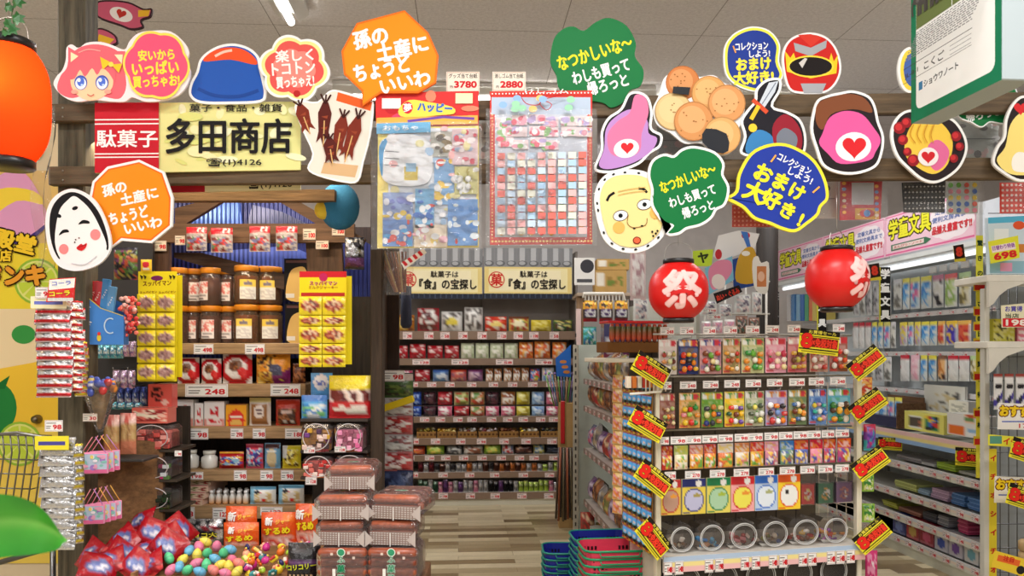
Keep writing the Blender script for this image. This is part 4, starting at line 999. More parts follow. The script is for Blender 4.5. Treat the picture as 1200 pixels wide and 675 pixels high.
shelf_row(HS, .06, SH[2],[(206,230,468, 'tube', 'white and red stick snack box'),(231,241,472, 'tube', 'narrow white and red stick box'),(242,266,470, 'tube', 'white and red stick snack box'),(267,291,473, 'orangebox', 'orange snack box with red arch'),(292,318,466, 'brownwhite', 'white bag with brown panel'),(323,352,468, 'redbrown', 'red-brown snack bag')], 'on the second bag shelf', 'snacks on the second bag shelf')
def jar_white(w, h, key):
 def mk():
  b = MB(); r = w/2; b.lathe([(r*.8,0),(r, .01),(r, h*.62),(r*.7, h*.74),(r*.7, h*.8)],(236,234,226), 'gloss', 18); b.lathe([(r*.76, h*.8),(r*.78, h),(r*.6, h)],(228,226,214), 'plastic', 18); return b.mesh(key)
 return cached((key, round(w, 3), round(h, 3)), mk)
design('whitejar', 'yogurt_candy_jar', 'jar', jar_white)
design('redmix', 'candy_bag', 'candy bag', simple_bag(PT((206,40,40),('r', 0,.04,1,.12,(244,200,60)),('r', .3,.1,.95,.22,(190,30,36)),('n', .06,.28,.96,.8,[(60,90,190),(240,240,240),(230,60,50),(250,210,70),(150,200,230)],7,6,2),('r', 0,.8,1,1,(180,26,36))),.05))
design('mixbag', 'candy_bag', 'candy bag', simple_bag(PT((216,90,110),('n', .06,.16,.96,.9,[(60,90,190),(240,240,240),(230,60,80),(70,60,140),(150,200,230)],7,8,6),('r', 0,0,1,.14,(190,60,80))),.05))
design('bluewhite', 'candy_bag', 'candy bag', simple_bag(PT((120,180,220),('e', .5,.58,.3,.4,(226,206,160)),('r', .05,.02,.95,.2,(90,60,60)),('r', .2,.28,.8,.36,(240,236,226))),.04))
design('yellowbag', 'candy_bag', 'candy bag', simple_bag(PT((232,214,50),('n', .1,.15,.9,.9,[(232,214,50),(90,70,20),(250,240,150),(200,170,30)],6,8,3),('r', 0,0,.3,.5,(220,220,216))),.045))
shelf_row(HS, .06, SH[3],[(214,233,527, 'whitejar', 'cloudy white sweet jar'),(236,255,528, 'whitejar', 'cloudy white sweet jar'),(257,286,529, 'redmix', 'red candy bag with blue print'),(288,309,520, 'mixbag', 'pink and blue candy bag'),(310,329,519, 'bluewhite', 'pale blue candy bag with cream centre'),(331,353,522, 'yellowbag', 'shiny yellow candy bag')], 'on the third bag shelf', 'sweets on the third bag shelf')
design('pinkbox', 'snack_carton', 'snack', simple_box(PT((226,200,170),('r', 0,0,1,.3,(222,170,150)),('n', .05,.45,.95,.8,[(226,200,170),(150,50,50),(110,120,60),(206,170,140)],6,1,3)),.2,(222,184,164)))
for k in range(5):
 c, z, w_, h_ = HS.box(200,584,240,592,.02); hh = .03
 put('snack_carton', carton('pinkbox', w_, hh, .2, PT((228,204,176),('r', 0,.0,1,.2,(214,150,140)),('n', .08,.3,.92,.9,[(228,204,176),(150,50,50),(110,120,60)] if k == 0 else [(228,204,176),(222,190,160)],6,1,3)), 'gloss', (226,190,170)), HS, c+.02*k*0+.012*k, .12+.004*k, SH[4]+.0005+k*(hh+.0012), f'flat pink and beige snack carton, {["lowest", "second lowest", "middle", "second highest", "topmost"][k]} of the stack of five', 'snack', 'flat cartons by the little bottles', rz=-6)
bt = thing('ramune_bottle', 'tmp2', 'candy bottle', (0,0,-5),0, 'little candy bottles on the lowest stall shelf')
b = MB(); b.lathe([(.011,0),(.013,.004),(.013,.034),(.007,.046),(.007,.052)],(226,226,220), 'gloss', 12, cols=[(200,120,60),(226,170,110),(230,226,216),(238,238,234),(238,238,234)]); ob('bottle_body', b, bt)
b = MB(); b.lathe([(.0085,.05),(.009,.062),(.006,.064)],(244,244,242), 'plastic', 12); ob('cap', b, bt)
for j in range(3):
 for i in range(6):
  c, _, _ = HS.hit(248+i*8,590,.05+j*.03); loc = HS.w(c+(.006 if j % 2 else 0),.05+j*.035, SH[4]+.0005)
  lb = f'small white-capped candy bottle, {ORD[i]} from left in the {["front", "middle", "back"][j]} row'
  if i+j == 0: bt.location = loc; LABELS.pop('tmp2'); tag(bt, lb)
  else: dup(bt, loc, 0, lb)
design('rice', 'cracker_bag', 'snack bag', simple_bag(PT((236,232,222),('r', 0,0,1,.14,(120,190,226)),('r', 0,0,.16,1,(150,206,232)),('n', .2,.3,.9,.92,[(226,206,150),(240,234,220),(206,176,120)],6,6,2),('e', .3,.28,.1,.12,(40,40,46)),('n', .42,.3,.62,.86,[(214,50,40),(240,230,220)],2,5,9)),.05, 'gloss'))
shelf_row(HS, .05, SH[4],[(293,324,570, 'rice', 'blue-edged rice cracker bag'),(326,357,568, 'rice', 'blue-edged rice cracker bag')], 'beside the little bottles', 'rice cracker bags')
# ---- bags leaning in the lowest tray
TR = Frame(0,3.42,0)
design('silverblack', 'candy_bag', 'candy bag', simple_bag(PT((176,176,180),('n', 0,.05,1,.95,[(220,220,224),(90,90,96),(240,240,244),(40,40,44),(190,190,194)],9,8,5),('e', .3,.3,.14,.14,(150,60,100)),('e', .7,.55,.16,.2,(214,206,70)),('e', .72,.3,.1,.1,(240,170,160))),.06, 'foil', None, 12,12))
def chocodai(A): A.text('チョコ大', .5*A.W, .52*A.HH, .16*A.HH, (226,216,60),0,.05,.8*A.W, (30,30,30),.02*A.HH)
design('choco', 'candy_bag', 'candy bag', simple_bag(PT((190,190,194),('n', 0,.05,1,.95,[(230,230,232),(110,110,116),(244,244,246),(60,60,64),(170,60,70)],8,8,3),('r', .1,.4,.9,.62,(60,56,60)),('e', .7,.82,.18,.12,(200,200,206))),.06, 'foil', chocodai, 12,12))
def surume(A):
 A.text('新', .26*A.W, .2*A.HH, .17*A.HH, (250,246,240),0,.04, None, (120,40,20),.008*A.HH); A.text('ジャー', .66*A.W, .2*A.HH, .1*A.HH, (250,200,40),-6,.04,.4*A.W); A.text('するめ', .5*A.W, .42*A.HH, .16*A.HH, (252,226,40),-4,.05,.74*A.W, (150,50,20),.012*A.HH)
design('orangebag', 'squid_snack_bag', 'snack bag', simple_bag(PT((234,92,30),('n', .05,.6,.95,.95,[(196,40,40),(240,150,130),(250,220,210),(214,60,40)],8,5,2),('r', .06,.56,.94,.6,(226,170,150)),('e', .8,.12,.2,.1,(250,130,40))),.05, 'film', surume, 10,12))
shelf_row(TR, .06, TR.hit(200,640,.06)[1],[(160,212,612, 'silverblack', 'silver and black foil candy bag'),(190,224,609, 'silverblack', 'silver foil bag with yellow mark'),(216,262,608, 'choco', 'silver foil bag with yellow lettering')], 'in the lowest tray', 'foil candy bags in the lowest tray')
TR2 = Frame(0,3.3,0)
shelf_row(TR2,0, TR2.hit(200,648,0)[1],[(264,302,593, 'orangebag', 'bright orange squid snack bag, upper behind'),(306,347,600, 'orangebag', 'bright orange squid snack bag'),(346,373,590, 'orangebag', 'narrow bright orange squid snack bag')], 'leaning against the lowest shelf', 'orange squid snack bags')
shelf_row(TR2,-.07, TR2.hit(200,652,-.07)[1],[(262,304,612, 'orangebag', 'front orange squid snack bag, overlapping the others')], 'beside the foil bags', 'orange squid snack bags')
# ---- left side of the stall: hook rows, boxes and trays
LS = Frame(0,3.35,0)
design('pinkcarton', 'snack_carton', 'snack', simple_box(PT((222,110,96),('n', .02,.1,.98,.9,[(222,110,96),(240,190,170),(150,50,50),(236,226,200)],9,4,4)),.09))
design('redtall', 'snack_box', 'snack', simple_box(PT((226,96,86),('e', .4,.4,.26,.3,(60,34,34)),('n', .2,.2,.6,.6,[(60,34,34),(226,96,86)],4,5,3),('e', .72,.75,.14,.12,(250,214,200))),.06))
def tray_fn(paint, con):
 def fn(w, h, key):
  def mk():
   b = MB(); r = random.Random(len(key)*7+3)
   b.box((0,0, h*.36),(w*.9,.1, h*.7), con[0], 'candy', .01)
   for _ in range(26): b.box(((r.random()-.5)*w*.8,-.05-r.random()*.012, h*(.1+.62*r.random())),(w*.16,.02, h*.15), r.choice(con), 'gloss', .002)
   b.box((0,0, h*.45),(w, .13, h*.9),(238,226,226), 'clear', .015)
   b.tube([(w*.42*cos(a),-.068, h*.5+h*.42*sin(a)) for a in [2*pi*i/24 for i in range(24)]],.0022,(214,206,206), 'gloss', 5, True); return b.mesh(key)
  return cached((key, round(w, 3), round(h, 3)), mk)
 return fn
design('traypink', 'clear_candy_tub', 'candy tub', tray_fn(None, [(230,130,120),(242,170,160),(214,90,84)]))
design('traymag', 'clear_candy_tub', 'candy tub', tray_fn(None, [(60,50,56),(226,60,140),(220,226,230),(90,130,70)]))
design('traygreen', 'clear_candy_tub', 'candy tub', tray_fn(None, [(24,60,30),(40,90,40),(70,80,30),(16,36,20)]))
shelf_row(LS, .05,0,[(177,205,450, 'redtall', 'red spotted snack box, upright', 478)], 'beside the yellow pouch card', 'snacks at the stall side')
shelf_row(LS, 0,0,[(160,202,477, 'pinkcarton', 'pink printed carton lying on the tubs', 495)], 'at the stall side', 'snacks at the stall side')
for y0, y1, k, d_ in ((494,526, 'traypink', 'clear tub of salmon pink sweets under the pink carton'),(530,560, 'traymag', 'clear tub of magenta and silver sweets below the salmon pink tub'),(566,595, 'traygreen', 'dark green tub of sweets at the bottom of the side rack')):
 c, z, w_, h_ = LS.box(163, y0,208, y1,0); put('clear_candy_tub', D[k][2](w_, h_, k), LS, c, 0, z, d_, 'candy tub', 'clear tubs at the stall side')
side = fixture('side_rack', 'narrow rack with price cards holding the tubs at the stall side', 'rack', LS)
prices(LS, side, -.075,[(160,522,173,530, '128'),(160,559,174,567, '128'),(160,596,175,603, '128')])
for y in (527,562,597): fbox(side, 'rack_shelf', LS, 160, y, 207, y+3,-.06,.2,(70,60,50), 'paint', 0)
b = MB(); b.box((0,.16,.6),(.15,.02,1.2),(52,44,36), 'woodz'); o = ob('rack_back', b, side); o.location = (LS.hit(182,500,0)[0],.02,0)
# brown wooden side wall of the display
b = MB(); q0 = HS.hit(112,540,-.35); b.add([(-1.72,3.12,.2),(-1.5,3.3,.2),(-1.5,3.3,1.06),(-1.72,3.12,1.1)],[(0,1,2,3)],(128,92,58), 'woodx'); b.add([(-1.72,3.14,.2),(-1.5,3.32,.2),(-1.5,3.32,1.06),(-1.72,3.14,1.1)],[(3,2,1,0)],(128,92,58), 'woodx')
ob('wooden_side_wall', b, label='plain brown wooden side wall of the candy display behind the pink purses', cat='stall side')
# ---- right hand column beside the stall post
RS = Frame(0,3.3,0)
design('blueset', 'snack_multipack', 'snack pack', simple_bag(PT((70,130,214),('r', 0,.3,1,1,(90,170,226)),('n', .05,.36,.95,.8,[(190,220,240),(60,130,200),(240,240,230),(120,190,120)],4,5,3),('r', .25,.78,.75,.9,(236,236,236))),.05, 'film', None, 10,10))
design('bluetop', 'snack_multipack', 'snack pack', simple_bag(PT((90,160,220),('e', .5,.35,.36,.3,(240,236,240)),('n', .3,.26,.7,.44,[(240,236,240),(90,110,200)],5,2,1)),.04))
design('chocololly', 'snack_multipack', 'snack pack', simple_bag(PT((236,210,200),('r', 0,0,1,.3,(244,220,40)),('n', .04,.34,.96,.62,[(236,206,190),(120,40,34),(96,30,30),(246,230,220)],11,1,5),('r', 0,.64,1,1,(206,40,44)),('n', .1,.66,.9,.9,[(240,226,214),(240,236,220),(206,40,44)],5,3,8)),.06, 'film', None, 14,14))
shelf_row(RS, .1,0,[(364,390,437, 'bluetop', 'blue snack pack with white cloud badge', 468)], 'behind the blue four pack', 'snacks beside the stall post')
shelf_row(RS, 0,0,[(353,384,463, 'blueset', 'blue striped four pack of snacks', 492),(385,437,440, 'chocololly', 'yellow and red chocolate stick multipack', 490)], 'beside the stall post', 'snacks beside the stall post')
design('tubmix', 'clear_candy_tub', 'candy tub', tray_fn(None, [(206,160,60),(120,70,140),(230,200,190),(90,50,60)])); design('tubpink', 'clear_candy_tub', 'candy tub', tray_fn(None, [(240,150,190),(246,180,206),(226,110,160),(240,150,190)]))
design('tubred', 'clear_candy_tub', 'candy tub', tray_fn(None, [(226,120,110),(240,220,210),(200,50,50)])); design('tuborange', 'clear_candy_tub', 'candy tub', tray_fn(None, [(230,150,60),(246,230,210),(206,60,50),(190,110,40)]))
for x0, y0, x1, y1, k, d_ in ((357,492,393,528, 'tubmix', 'clear tub of gold and purple wrapped sweets below the blue four pack'),(395,492,429,528, 'tubpink', 'clear tub of pink wrapped sweets below the chocolate stick multipack'),(359,530,394,558, 'tubred', 'clear tub of red and white sweets below the gold and purple tub'),(396,529,431,557, 'tuborange', 'clear tub of orange and white sweets below the pink tub')):
 c, z, w_, h_ = RS.box(x0, y0, x1, y1,0); put('clear_candy_tub', D[k][2](w_, h_, k), RS, c, 0, z, d_, 'candy tub', 'clear tubs beside the stall post')
post = fixture('tub_rack', 'dark rack with small price cards beside the stall post', 'rack', RS)
prices(RS, post, -.07,[(356,524,369,531, '128'),(392,523,405,530, '128'),(358,559,371,568, '128')])
for y in (491,528,559): fbox(post, 'rack_shelf', RS, 352, y, 431, y+3,-.05,.2,(60,50,44), 'paint', 0)
b = MB(); b.box((0,.2,.85),(.32,.02,1.7),(52,44,36), 'woodz'); o = ob('rack_back', b, post); o.location = (RS.hit(396,500,0)[0],0,0)

# ---- yellow pouch cards hung on the stall
def pouch_card(name, label, x0, y0, x1, y1, d, head, rows, pal, back_dx=4):
 cx, cy = (x0+x1)/2,(y0+y1)/2; s_ = d/F
 t = thing(name, label, 'pouch card', at(cx, cy, d),0, 'yellow pouch cards on the stall')
 art_part('backing_card', t, cx+back_dx, cy+1, d, lambda A: (setattr(A, 'ox', cx), A.board([(x0+back_dx, y0+6),(x1+back_dx, y0+6),(x1+back_dx, y1-4),(x0+back_dx, y1-4)],.003,(226,206,30))),.02)
 art_part('header_card', t, cx, cy, d, head, 0)
 i = 0
 for y, hh in rows:
  for c2 in (0,1):
   w_ = (x1-x0)/2-1; xx = x0+.5+c2*(w_+1)+w_/2
   def mk(hh=hh, w_=w_, q=i % 3): return bag_mb(w_*s_, hh*s_, .016, PT((238,214,30),('e', .5,.5,.42,.36, pal[0]),('n', .14,.2,.86,.8,[pal[0], pal[1], pal[2],(238,214,30)] if False else pal, 6,4, q)),8,7, 'film', pad=.04)[0].mesh('pouch')
   me = cached(('pouch', label, round(hh, 1), i % 3), mk); o = ob('pouch', me, t); o.location = ((xx-cx)*s_, -.012,-(y+hh-cy)*s_); i += 1
 return t
def head_a(A):
 A.board([(162,318),(207,318),(207,447),(162,447)],.003,(238,216,36)); A.text('スッパイマン', 184,332,6,(110,50,20),-2,.04,33); A.ell(184,326,7,3,(120,40,90)); A.text('スッパイマン', 174,342.5,3,(120,50,20),-3,.03,20); A.text('スッパイマン', 196,342.5,3,(120,50,20),-3,.03,20)
 for x in (166,170,200,204): A.poly([(x-2,322),(x+2,324),(x, 328)],(60,50,20))
pouch_card('pouch_card', 'long yellow hanging card of dried plum pouches with brown lettering, nearest the post', 162,317,207,447,3.2, head_a, [(345,20),(367,18),(387,18),(407,18),(427,18)],[(150,110,104),(196,160,150),(110,70,70),(170,128,120)])
def head_b(A):
 A.board([(351,318),(406,318),(406,427),(351,427)],.003,(240,214,34)); A.rect(351,318,406,325,(206,36,44)); A.ell(379,325,5,5,(190,40,90)); A.text('スッパイマン', 379,332,5,(190,60,70),0,.04,32,(250,240,200),.5); A.text('ミルクジャーキー', 379,337,3.4,(160,90,40),0,.03,34); A.rect(353,343,404,347,(190,50,40))
pouch_card('pouch_card', 'yellow hanging card of milk jerky pouches with red top strip', 351,318,406,432,3.15, head_b, [(348,21),(370,12),(383,19),(403,12),(416,14)],[(150,50,30),(206,120,80),(96,34,24),(226,190,150)],5)
# ---- four red-topped bags pinned to the tie board
design('redtop', 'gum_bag', 'candy bag', simple_bag(PT((170,160,160),('r', 0,0,1,.26,(206,34,50)),('n', .1,.05,.9,.2,[(206,34,50),(250,240,240)],7,1,2),('n', .05,.4,.95,.95,[(120,60,60),(90,130,80),(200,60,60),(190,180,180),(110,110,150)],6,5,4)),.03, 'film'))
shelf_row(HS, -.03,0,[(218,243,266, 'redtop', 'red-topped bag of gum balls', 294),(247,273,267, 'redtop', 'red-topped bag of gum balls', 296),(292,317,265, 'redtop', 'red-topped bag of gum balls', 295),(323,349,265, 'redtop', 'red-topped bag of gum balls', 294)], 'pinned to the gable board', 'red-topped bags on the gable board')
# standees: plain black and cream display cards
for k, (x0, y0, x1, y1, nm) in enumerate([(333,303,365,352, 'upper'),(334,356,362,402, 'lower')]):
 def f(A, x0=x0, y0=y0, x1=x1, y1=y1):
  A.board([(x0, y0),(x1, y0),(x1, y1),(x0, y1)],.004,(22,20,22)); A.poly(smooth([(x0+3, y1-2),(x0+6, y0+18),(x0+16, y0+10),(x1-6, y0+14),(x1-4, y1-2)],4),(214,176,104)); A.rect(x0+2, y0+2, x1-2, y0+5,(90,60,60)); A.rect(x0+2, y1-8, x0+12, y1-3,(220,216,206))
 sign_at('display_card', f'{nm} black display card with plain cream shape behind the jerky card', 'display card', (x0+x1)/2,(y0+y1)/2,3.68, f, group='black display cards')
# plain blue cushion under the beam
b = MB(); b.ball((0,0,0),(.085,.07,.1),(44,116,160), 'cloth', 18,12); b.ball((-.06,-.03,-.02),(.04,.03,.04),(226,196,60), 'cloth', 12,8)
ob('plush_cushion', b, loc=at(398,242,3.25), label='plain round blue plush cushion with yellow side tucked under the beam', cat='cushion')

# unseen warm and cool lamps added to brighten the stall's shelves and roof
def stall_fill_lamp(x, y, z, e, sx, rx, col=(1,.82,.6)):
 l = bpy.data.lights.new('stall_fill_lamp', 'AREA'); l.shape = 'RECTANGLE'; l.size = sx; l.size_y = .08; l.energy = e; l.color = col
 o = bpy.data.objects.new('stall_fill_lamp', l); C.objects.link(o); o.location = (x, y, z); o.rotation_euler = (radians(rx),0,0)
stall_fill_lamp(-1.2,3.1,2.3,9,1.0,35); stall_fill_lamp(-1.0,3.75,2.28,5,.7,-10,(.75,.82,1))
# ================================================================== foreground left: pouches on the post, purses, heaps
def pouch_strip(label, x, y0, y1, w_, n, d, pal, head=None, rz=0, seed=0, price=None):
 """hanging chain of pouches, fanned out one below another"""
 s_ = d/F; t = thing('hanging_pouch_strip', label, 'pouch strip', at(x, y0, d), radians(rz), 'pouch strips on the old post')
 st = (y1-y0)/(n+.4)
 paint = PT(pal[0],('r', 0,.0,1,.12, pal[1]),('n', .05,.3,.95,.74, pal[2:],8,4, seed),('r', 0,.74,1,.93, pal[1]),('r', 0,.93,1,1,(226,226,226)))
 me = bag_mb(w_*s_, st*1.75*s_, .012, paint, 9,9, 'foil', seed=seed)[0].mesh('pouch')
 for i in range(n):
  o = ob('pouch', me, t); o.location = (hsh(i, seed)*4*s_-.002,-.004*(n-i)*.25,-(st*(i+1.75))*s_); o.rotation_euler = (radians(-14),0, radians(hsh(i, seed, 2)*6-3))
 if head:
  h_, c1, c2 = head; hd = MB(); A = Art(hd, 0,0, s_, -.03); A.board([(-w_/2,-2),(w_/2,-2),(w_/2, h_),(-w_/2, h_)],.002, c1); A.rect(-w_*.4, h_*.3, w_*.4, h_*.62, c2); ob('header_card', hd, t)
 if price:
  o = ob('price_card', price_mesh('98', 20*s_, 13*s_), t); o.location = (price[0]*s_, -.035, price[1]*s_)
 return t
RED = [(214,210,208),(200,40,46),(222,222,222),(150,150,150),(244,244,240),(70,64,60),(226,190,150)]
SIL = [(190,190,192),(206,206,206),(226,226,226),(110,106,106),(244,244,244),(70,60,54),(200,198,196)]
pouch_strip('front strip of red and silver candy pouches on the old post', 62,350,462,40,10,2.78, RED, (12,(240,232,190),(110,120,200)),4,1,(-4,6))
pouch_strip('red candy pouch strip tucked behind and right of the front strip', 84,352,456,22,12,2.86, RED, None, 35,2)
pouch_strip('red candy pouch strip seen edge-on nearest the airplane box', 94,400,462,14,8,2.9,[(200,60,50),(220,200,60),(206,36,44),(150,150,150)], None, 50,3)
pouch_strip('grey pouch strip showing dark edges on the outer side of the post', 48,362,440,22,11,2.86,[(110,104,98),(70,66,60),(150,146,140),(90,84,80)], None, -40,4)
pouch_strip('lower strip of silver pouches under a yellow header card', 66,512,640,38,10,2.76, SIL, (14,(236,222,60),(80,76,150)),3,5,(3,14))
pouch_strip('silver pouch strip behind the lower silver strip', 88,520,634,14,12,2.84,[(180,178,174),(220,200,70),(200,200,200),(120,116,112)], None, 45,6)
sign_at('hanging_snack_pouch', 'large red and yellow sour candy pouch at the top of the front strip', 'candy bag', 70,340,2.72, lambda A: (A.board([(58,327),(88,325),(86,352),(54,354)],.006,(214,40,40)), A.poly([(58,328),(88,326),(87,337),(57,340)],(238,236,226)), A.text('コーラ', 72,332,5,(110,120,200),-3,.05,22), A.text('コーラ', 70,344,6,(250,220,50),-4,.05,24,(120,30,30),.6), A.rect(56,349,86,353,(210,210,206))), mt='film')
# airplane box display
t = thing('airplane_box', 'blue counter display box printed with jet planes, hung on the post', 'display box', at(112,370,3.06), radians(8)); s_ = 3.06/F
b = MB(); b.add([(-.095,0,-.115),(0.105,0,-.115),(.105,0,.0),(.02,0,.03),(-.095,0,.13)],[(0,1,2,3,4)],(74,134,206), 'board'); b.add([(-.095,.06,-.115),(0.105,.06,-.115),(.105,.06,.04),(-.095,.06,.15)],[(3,2,1,0)],(60,110,180), 'board'); b.add([(.105,0,-.115),(.105,.06,-.115),(.105,.06,.04),(.105,0,0)],[(0,1,2,3)],(60,110,180), 'board')
A = Art(b, 0,0,.001,-.001); A.line([(-94,-130),(20,-30),(104,0)],3,(220,200,90))
for x, y in ((-50,-40),(-46,20)): A.ell(x, y, 34,5,(220,226,230),12); A.poly([(x-8, y),(x+12, y+2),(x+30, y+18),(x+18, y+16)],(190,196,204)); A.poly([(x-26, y-4),(x-36, y-18),(x-30, y-18),(x-16, y-4)],(200,206,212))
A.text('30円', -50,84,20,(30,50,90),0,.03); A.line(ellpts(56,40,22,30,0,18)[3:16],5,(190,214,230)); A.ell(14,88,8,14,(226,200,60)); A.ell(14,72,6,7,(220,60,50)); ob('box_front', b, t)
for k, (x, z, c) in enumerate(((-30,.0,(206,40,44)),(-8,.0,(200,46,50)),(18,.01,(60,130,190)),(40,-.02,(90,150,200)))):
 bb = MB(); bb.box((0,0,.06),(.03,.02,.16), c, 'gloss', .002); A = Art(bb, 0,0,.001,-.0105); A.text('ジェット', 0,-80,8,(250,240,230),-70,.03,40); o = ob('plane_carton', bb, t); o.location = (x*.001+.03*0,.03, z); o.rotation_euler = (0, radians(6),0)
# pink paper flowers
for k, (x, y) in enumerate(((150,358),(151,380))):
 b = MB(); r = random.Random(k)
 for _ in range(26): b.ball((r.gauss(0,.018), r.gauss(0,.01), r.gauss(0,.018)),(.011,.005,.009), r.choice([(236,96,80),(240,130,110),(250,190,180),(216,60,60)]), 'film', 6,4)
 ob('paper_flower', b, loc=at(x, y, 3.1), label=['upper', 'lower'][k]+' pink-red paper flower beside the airplane box', cat='paper flower', group='paper flowers by the airplane box')
# rows of small bags on hooks behind the post
HK = Frame(0,3.5,0)
design('hookblue', 'small_snack_bag', 'snack bag', simple_bag(PT((150,180,206),('r', .1,.15,.9,.5,(206,206,214)),('n', .1,.5,.9,.9,[(60,70,120),(190,200,214),(206,90,110),(240,240,240)],4,4,3)),.03, 'foil', None, 6,7))
design('hookteal', 'small_snack_bag', 'snack bag', simple_bag(PT((120,190,206),('n', .1,.15,.9,.9,[(226,236,236),(90,170,190),(190,206,214),(60,110,140)],4,5,6)),.03, 'foil', None, 6,7))
design('hookpink', 'small_snack_bag', 'snack bag', simple_bag(PT((206,180,206),('n', .1,.15,.9,.9,[(236,226,236),(200,150,190),(226,206,214),(120,90,140)],4,5,6)),.03, 'foil', None, 6,7))
design('hookdark', 'small_snack_bag', 'snack bag', simple_bag(PT((40,50,100),('n', .1,.3,.9,.9,[(206,210,226),(40,50,100),(90,110,170)],4,4,6)),.03, 'foil', None, 6,7))
def hookrow(y0, y1, xs, w_, key, desc, where, fr=HK, ly=0, group='small bags on the hook wall'):
 shelf_row(fr, ly, 0,[(x, x+w_, y0, key if isinstance(key, str) else key[i % len(key)], desc, y1) for i, x in enumerate(xs)], where, group)
hookrow(404,420,[113,121,129,137],8, 'hookteal', 'small silver-teal bag', 'in the top hook row'); hookrow(400,418,[144,152],8, 'hookpink', 'small silver-pink bag', 'at the top hook row end')
hookrow(434,456,[132,141,150],9, 'hookpink', 'small mauve foil bag', 'in the middle hook row'); hookrow(453,475,[137,146,155,164],9, 'hookdark', 'small navy and white bag', 'in the lower hook row'); hookrow(471,480,[128,138,148,158],10, 'hookteal', 'flat teal bag', 'in the lowest hook row')
hw = fixture('hook_wall', 'dark pegboard wall with hooks behind the old post', 'display wall', HK)
b = MB(); b.box((0,.06,1.0),(.3,.02,2.0),(46,42,40), 'paint'); o = ob('pegboard', b, hw); o.location = (HK.hit(140,412,.06)[0],.02,0)
for y, xs in ((403,(117,133,148)),(433,(137,154)),(452,(141,159))):
 for x in xs: c, z, _ = HK.hit(x, y, 0); b = MB(); b.tube([(0,.07,0),(0,-.03,0),(0,-.035,.01)],.0025,(190,190,190), 'metal', 5); o = ob('hook', b, hw); o.location = (c, 0, z)
prices(HK, hw, -.04,[(133,372,142,386, '98')])
# candy cone bouquet
t = thing('candy_bouquet', 'cone-shaped clear bouquet of blue and orange wrapped candies', 'candy bouquet', at(117,470,3.0)); s_ = 3.0/F
b = MB(); b.lathe([(.012,-.12),(.05,.0),(.075,.075)],(236,236,236), 'bagclear', 14, cap=False); ob('clear_cone', b, t)
for i in range(22):
 a = i*2.4; r = .055*sqrt((i+.5)/22); b = MB(); c = [(70,90,190),(236,150,60),(240,236,236),(206,60,60),(220,200,120)][i % 5]
 b.ball((0,0,0),(.016,.014,.018), c, 'film', 8,6); b.ball((.0,-.003,.016),(.011,.006,.007),(90,110,200), 'film', 6,4); o = ob('wrapped_candy', b, t); o.location = (r*cos(a), r*sin(a)-.01,.05+.04*hsh(i, 3)-r*.3)
b = MB(); b.lathe([(.006,-.11),(.04,0.03)],(190,150,90), 'candy', 10); ob('candy_filling', b, t)
o = ob('price_tag', price_mesh('30', .055,.03, bg=(226,220,206)), t); o.location = (-.01,-.052,-.06)
design('pretzel', 'pretzel_pack', 'snack pack', simple_bag(PT((206,120,96),('r', 0,.28,1,.75,(176,140,90)),('n', .05,.25,.95,.72,[(190,150,96),(150,110,66),(206,176,120)],9,1,3),('r', 0,.62,1,1,(196,120,90)),('n', 0,0,1,.2,[(230,150,140),(206,100,90),(240,200,190)],5,3,3)),.04, 'film', None, 10,10))
PZ = Frame(0,3.12,0)
shelf_row(PZ, 0,0,[(121,141,486, 'pretzel', 'pink and tan stick snack pack', 536),(141,160,484, 'pretzel', 'pink and tan stick snack pack', 532)], 'below the candy bouquet', 'stick snack packs')
b = MB(); b.box((0,0,0),(.26,.14,.012),(60,60,60), 'paint', .003); ob('snack_ledge', b, loc=at(140,537,3.15), label='thin dark ledge carrying the pink and tan stick packs', cat='ledge')
design('colorpack', 'trinket_pack', 'toy pack', simple_bag(PT((70,66,80),('n', 0,.1,1,1,[(90,130,60),(60,50,60),(150,70,130),(206,190,90),(40,40,46),(200,90,60)],7,7,3)),.05, 'film'))
shelf_row(LS, -.1,0,[(133,162,290, 'colorpack', 'dark pack of multicoloured trinkets', 328)], 'under the orange bubble board', 'trinket packs')
design('goldcard', 'trinket_pack', 'toy pack', simple_bag(PT((238,190,40),('e', .5,.45,.34,.26,(206,40,50)),('r', .2,.75,.8,.9,(250,240,200))),.01, 'gloss'))
shelf_row(LS, -.16,0,[(165,178,304, 'goldcard', 'small yellow and red tag card', 318)], 'above the plum pouch card', 'trinket packs')
# clear curtain by the post
b = MB(); b.grid(6,16, lambda u, v: (-.035+.07*u+.012*sin(v*9),.02*sin(u*9+v*7),.3-.62*v), lambda u, v: (240,238,232), 'bagclear'); ob('clear_plastic_sheet', b, loc=at(52,215,2.92), label='crumpled clear plastic sheet hanging at the outer edge of the old post', cat='plastic sheet')
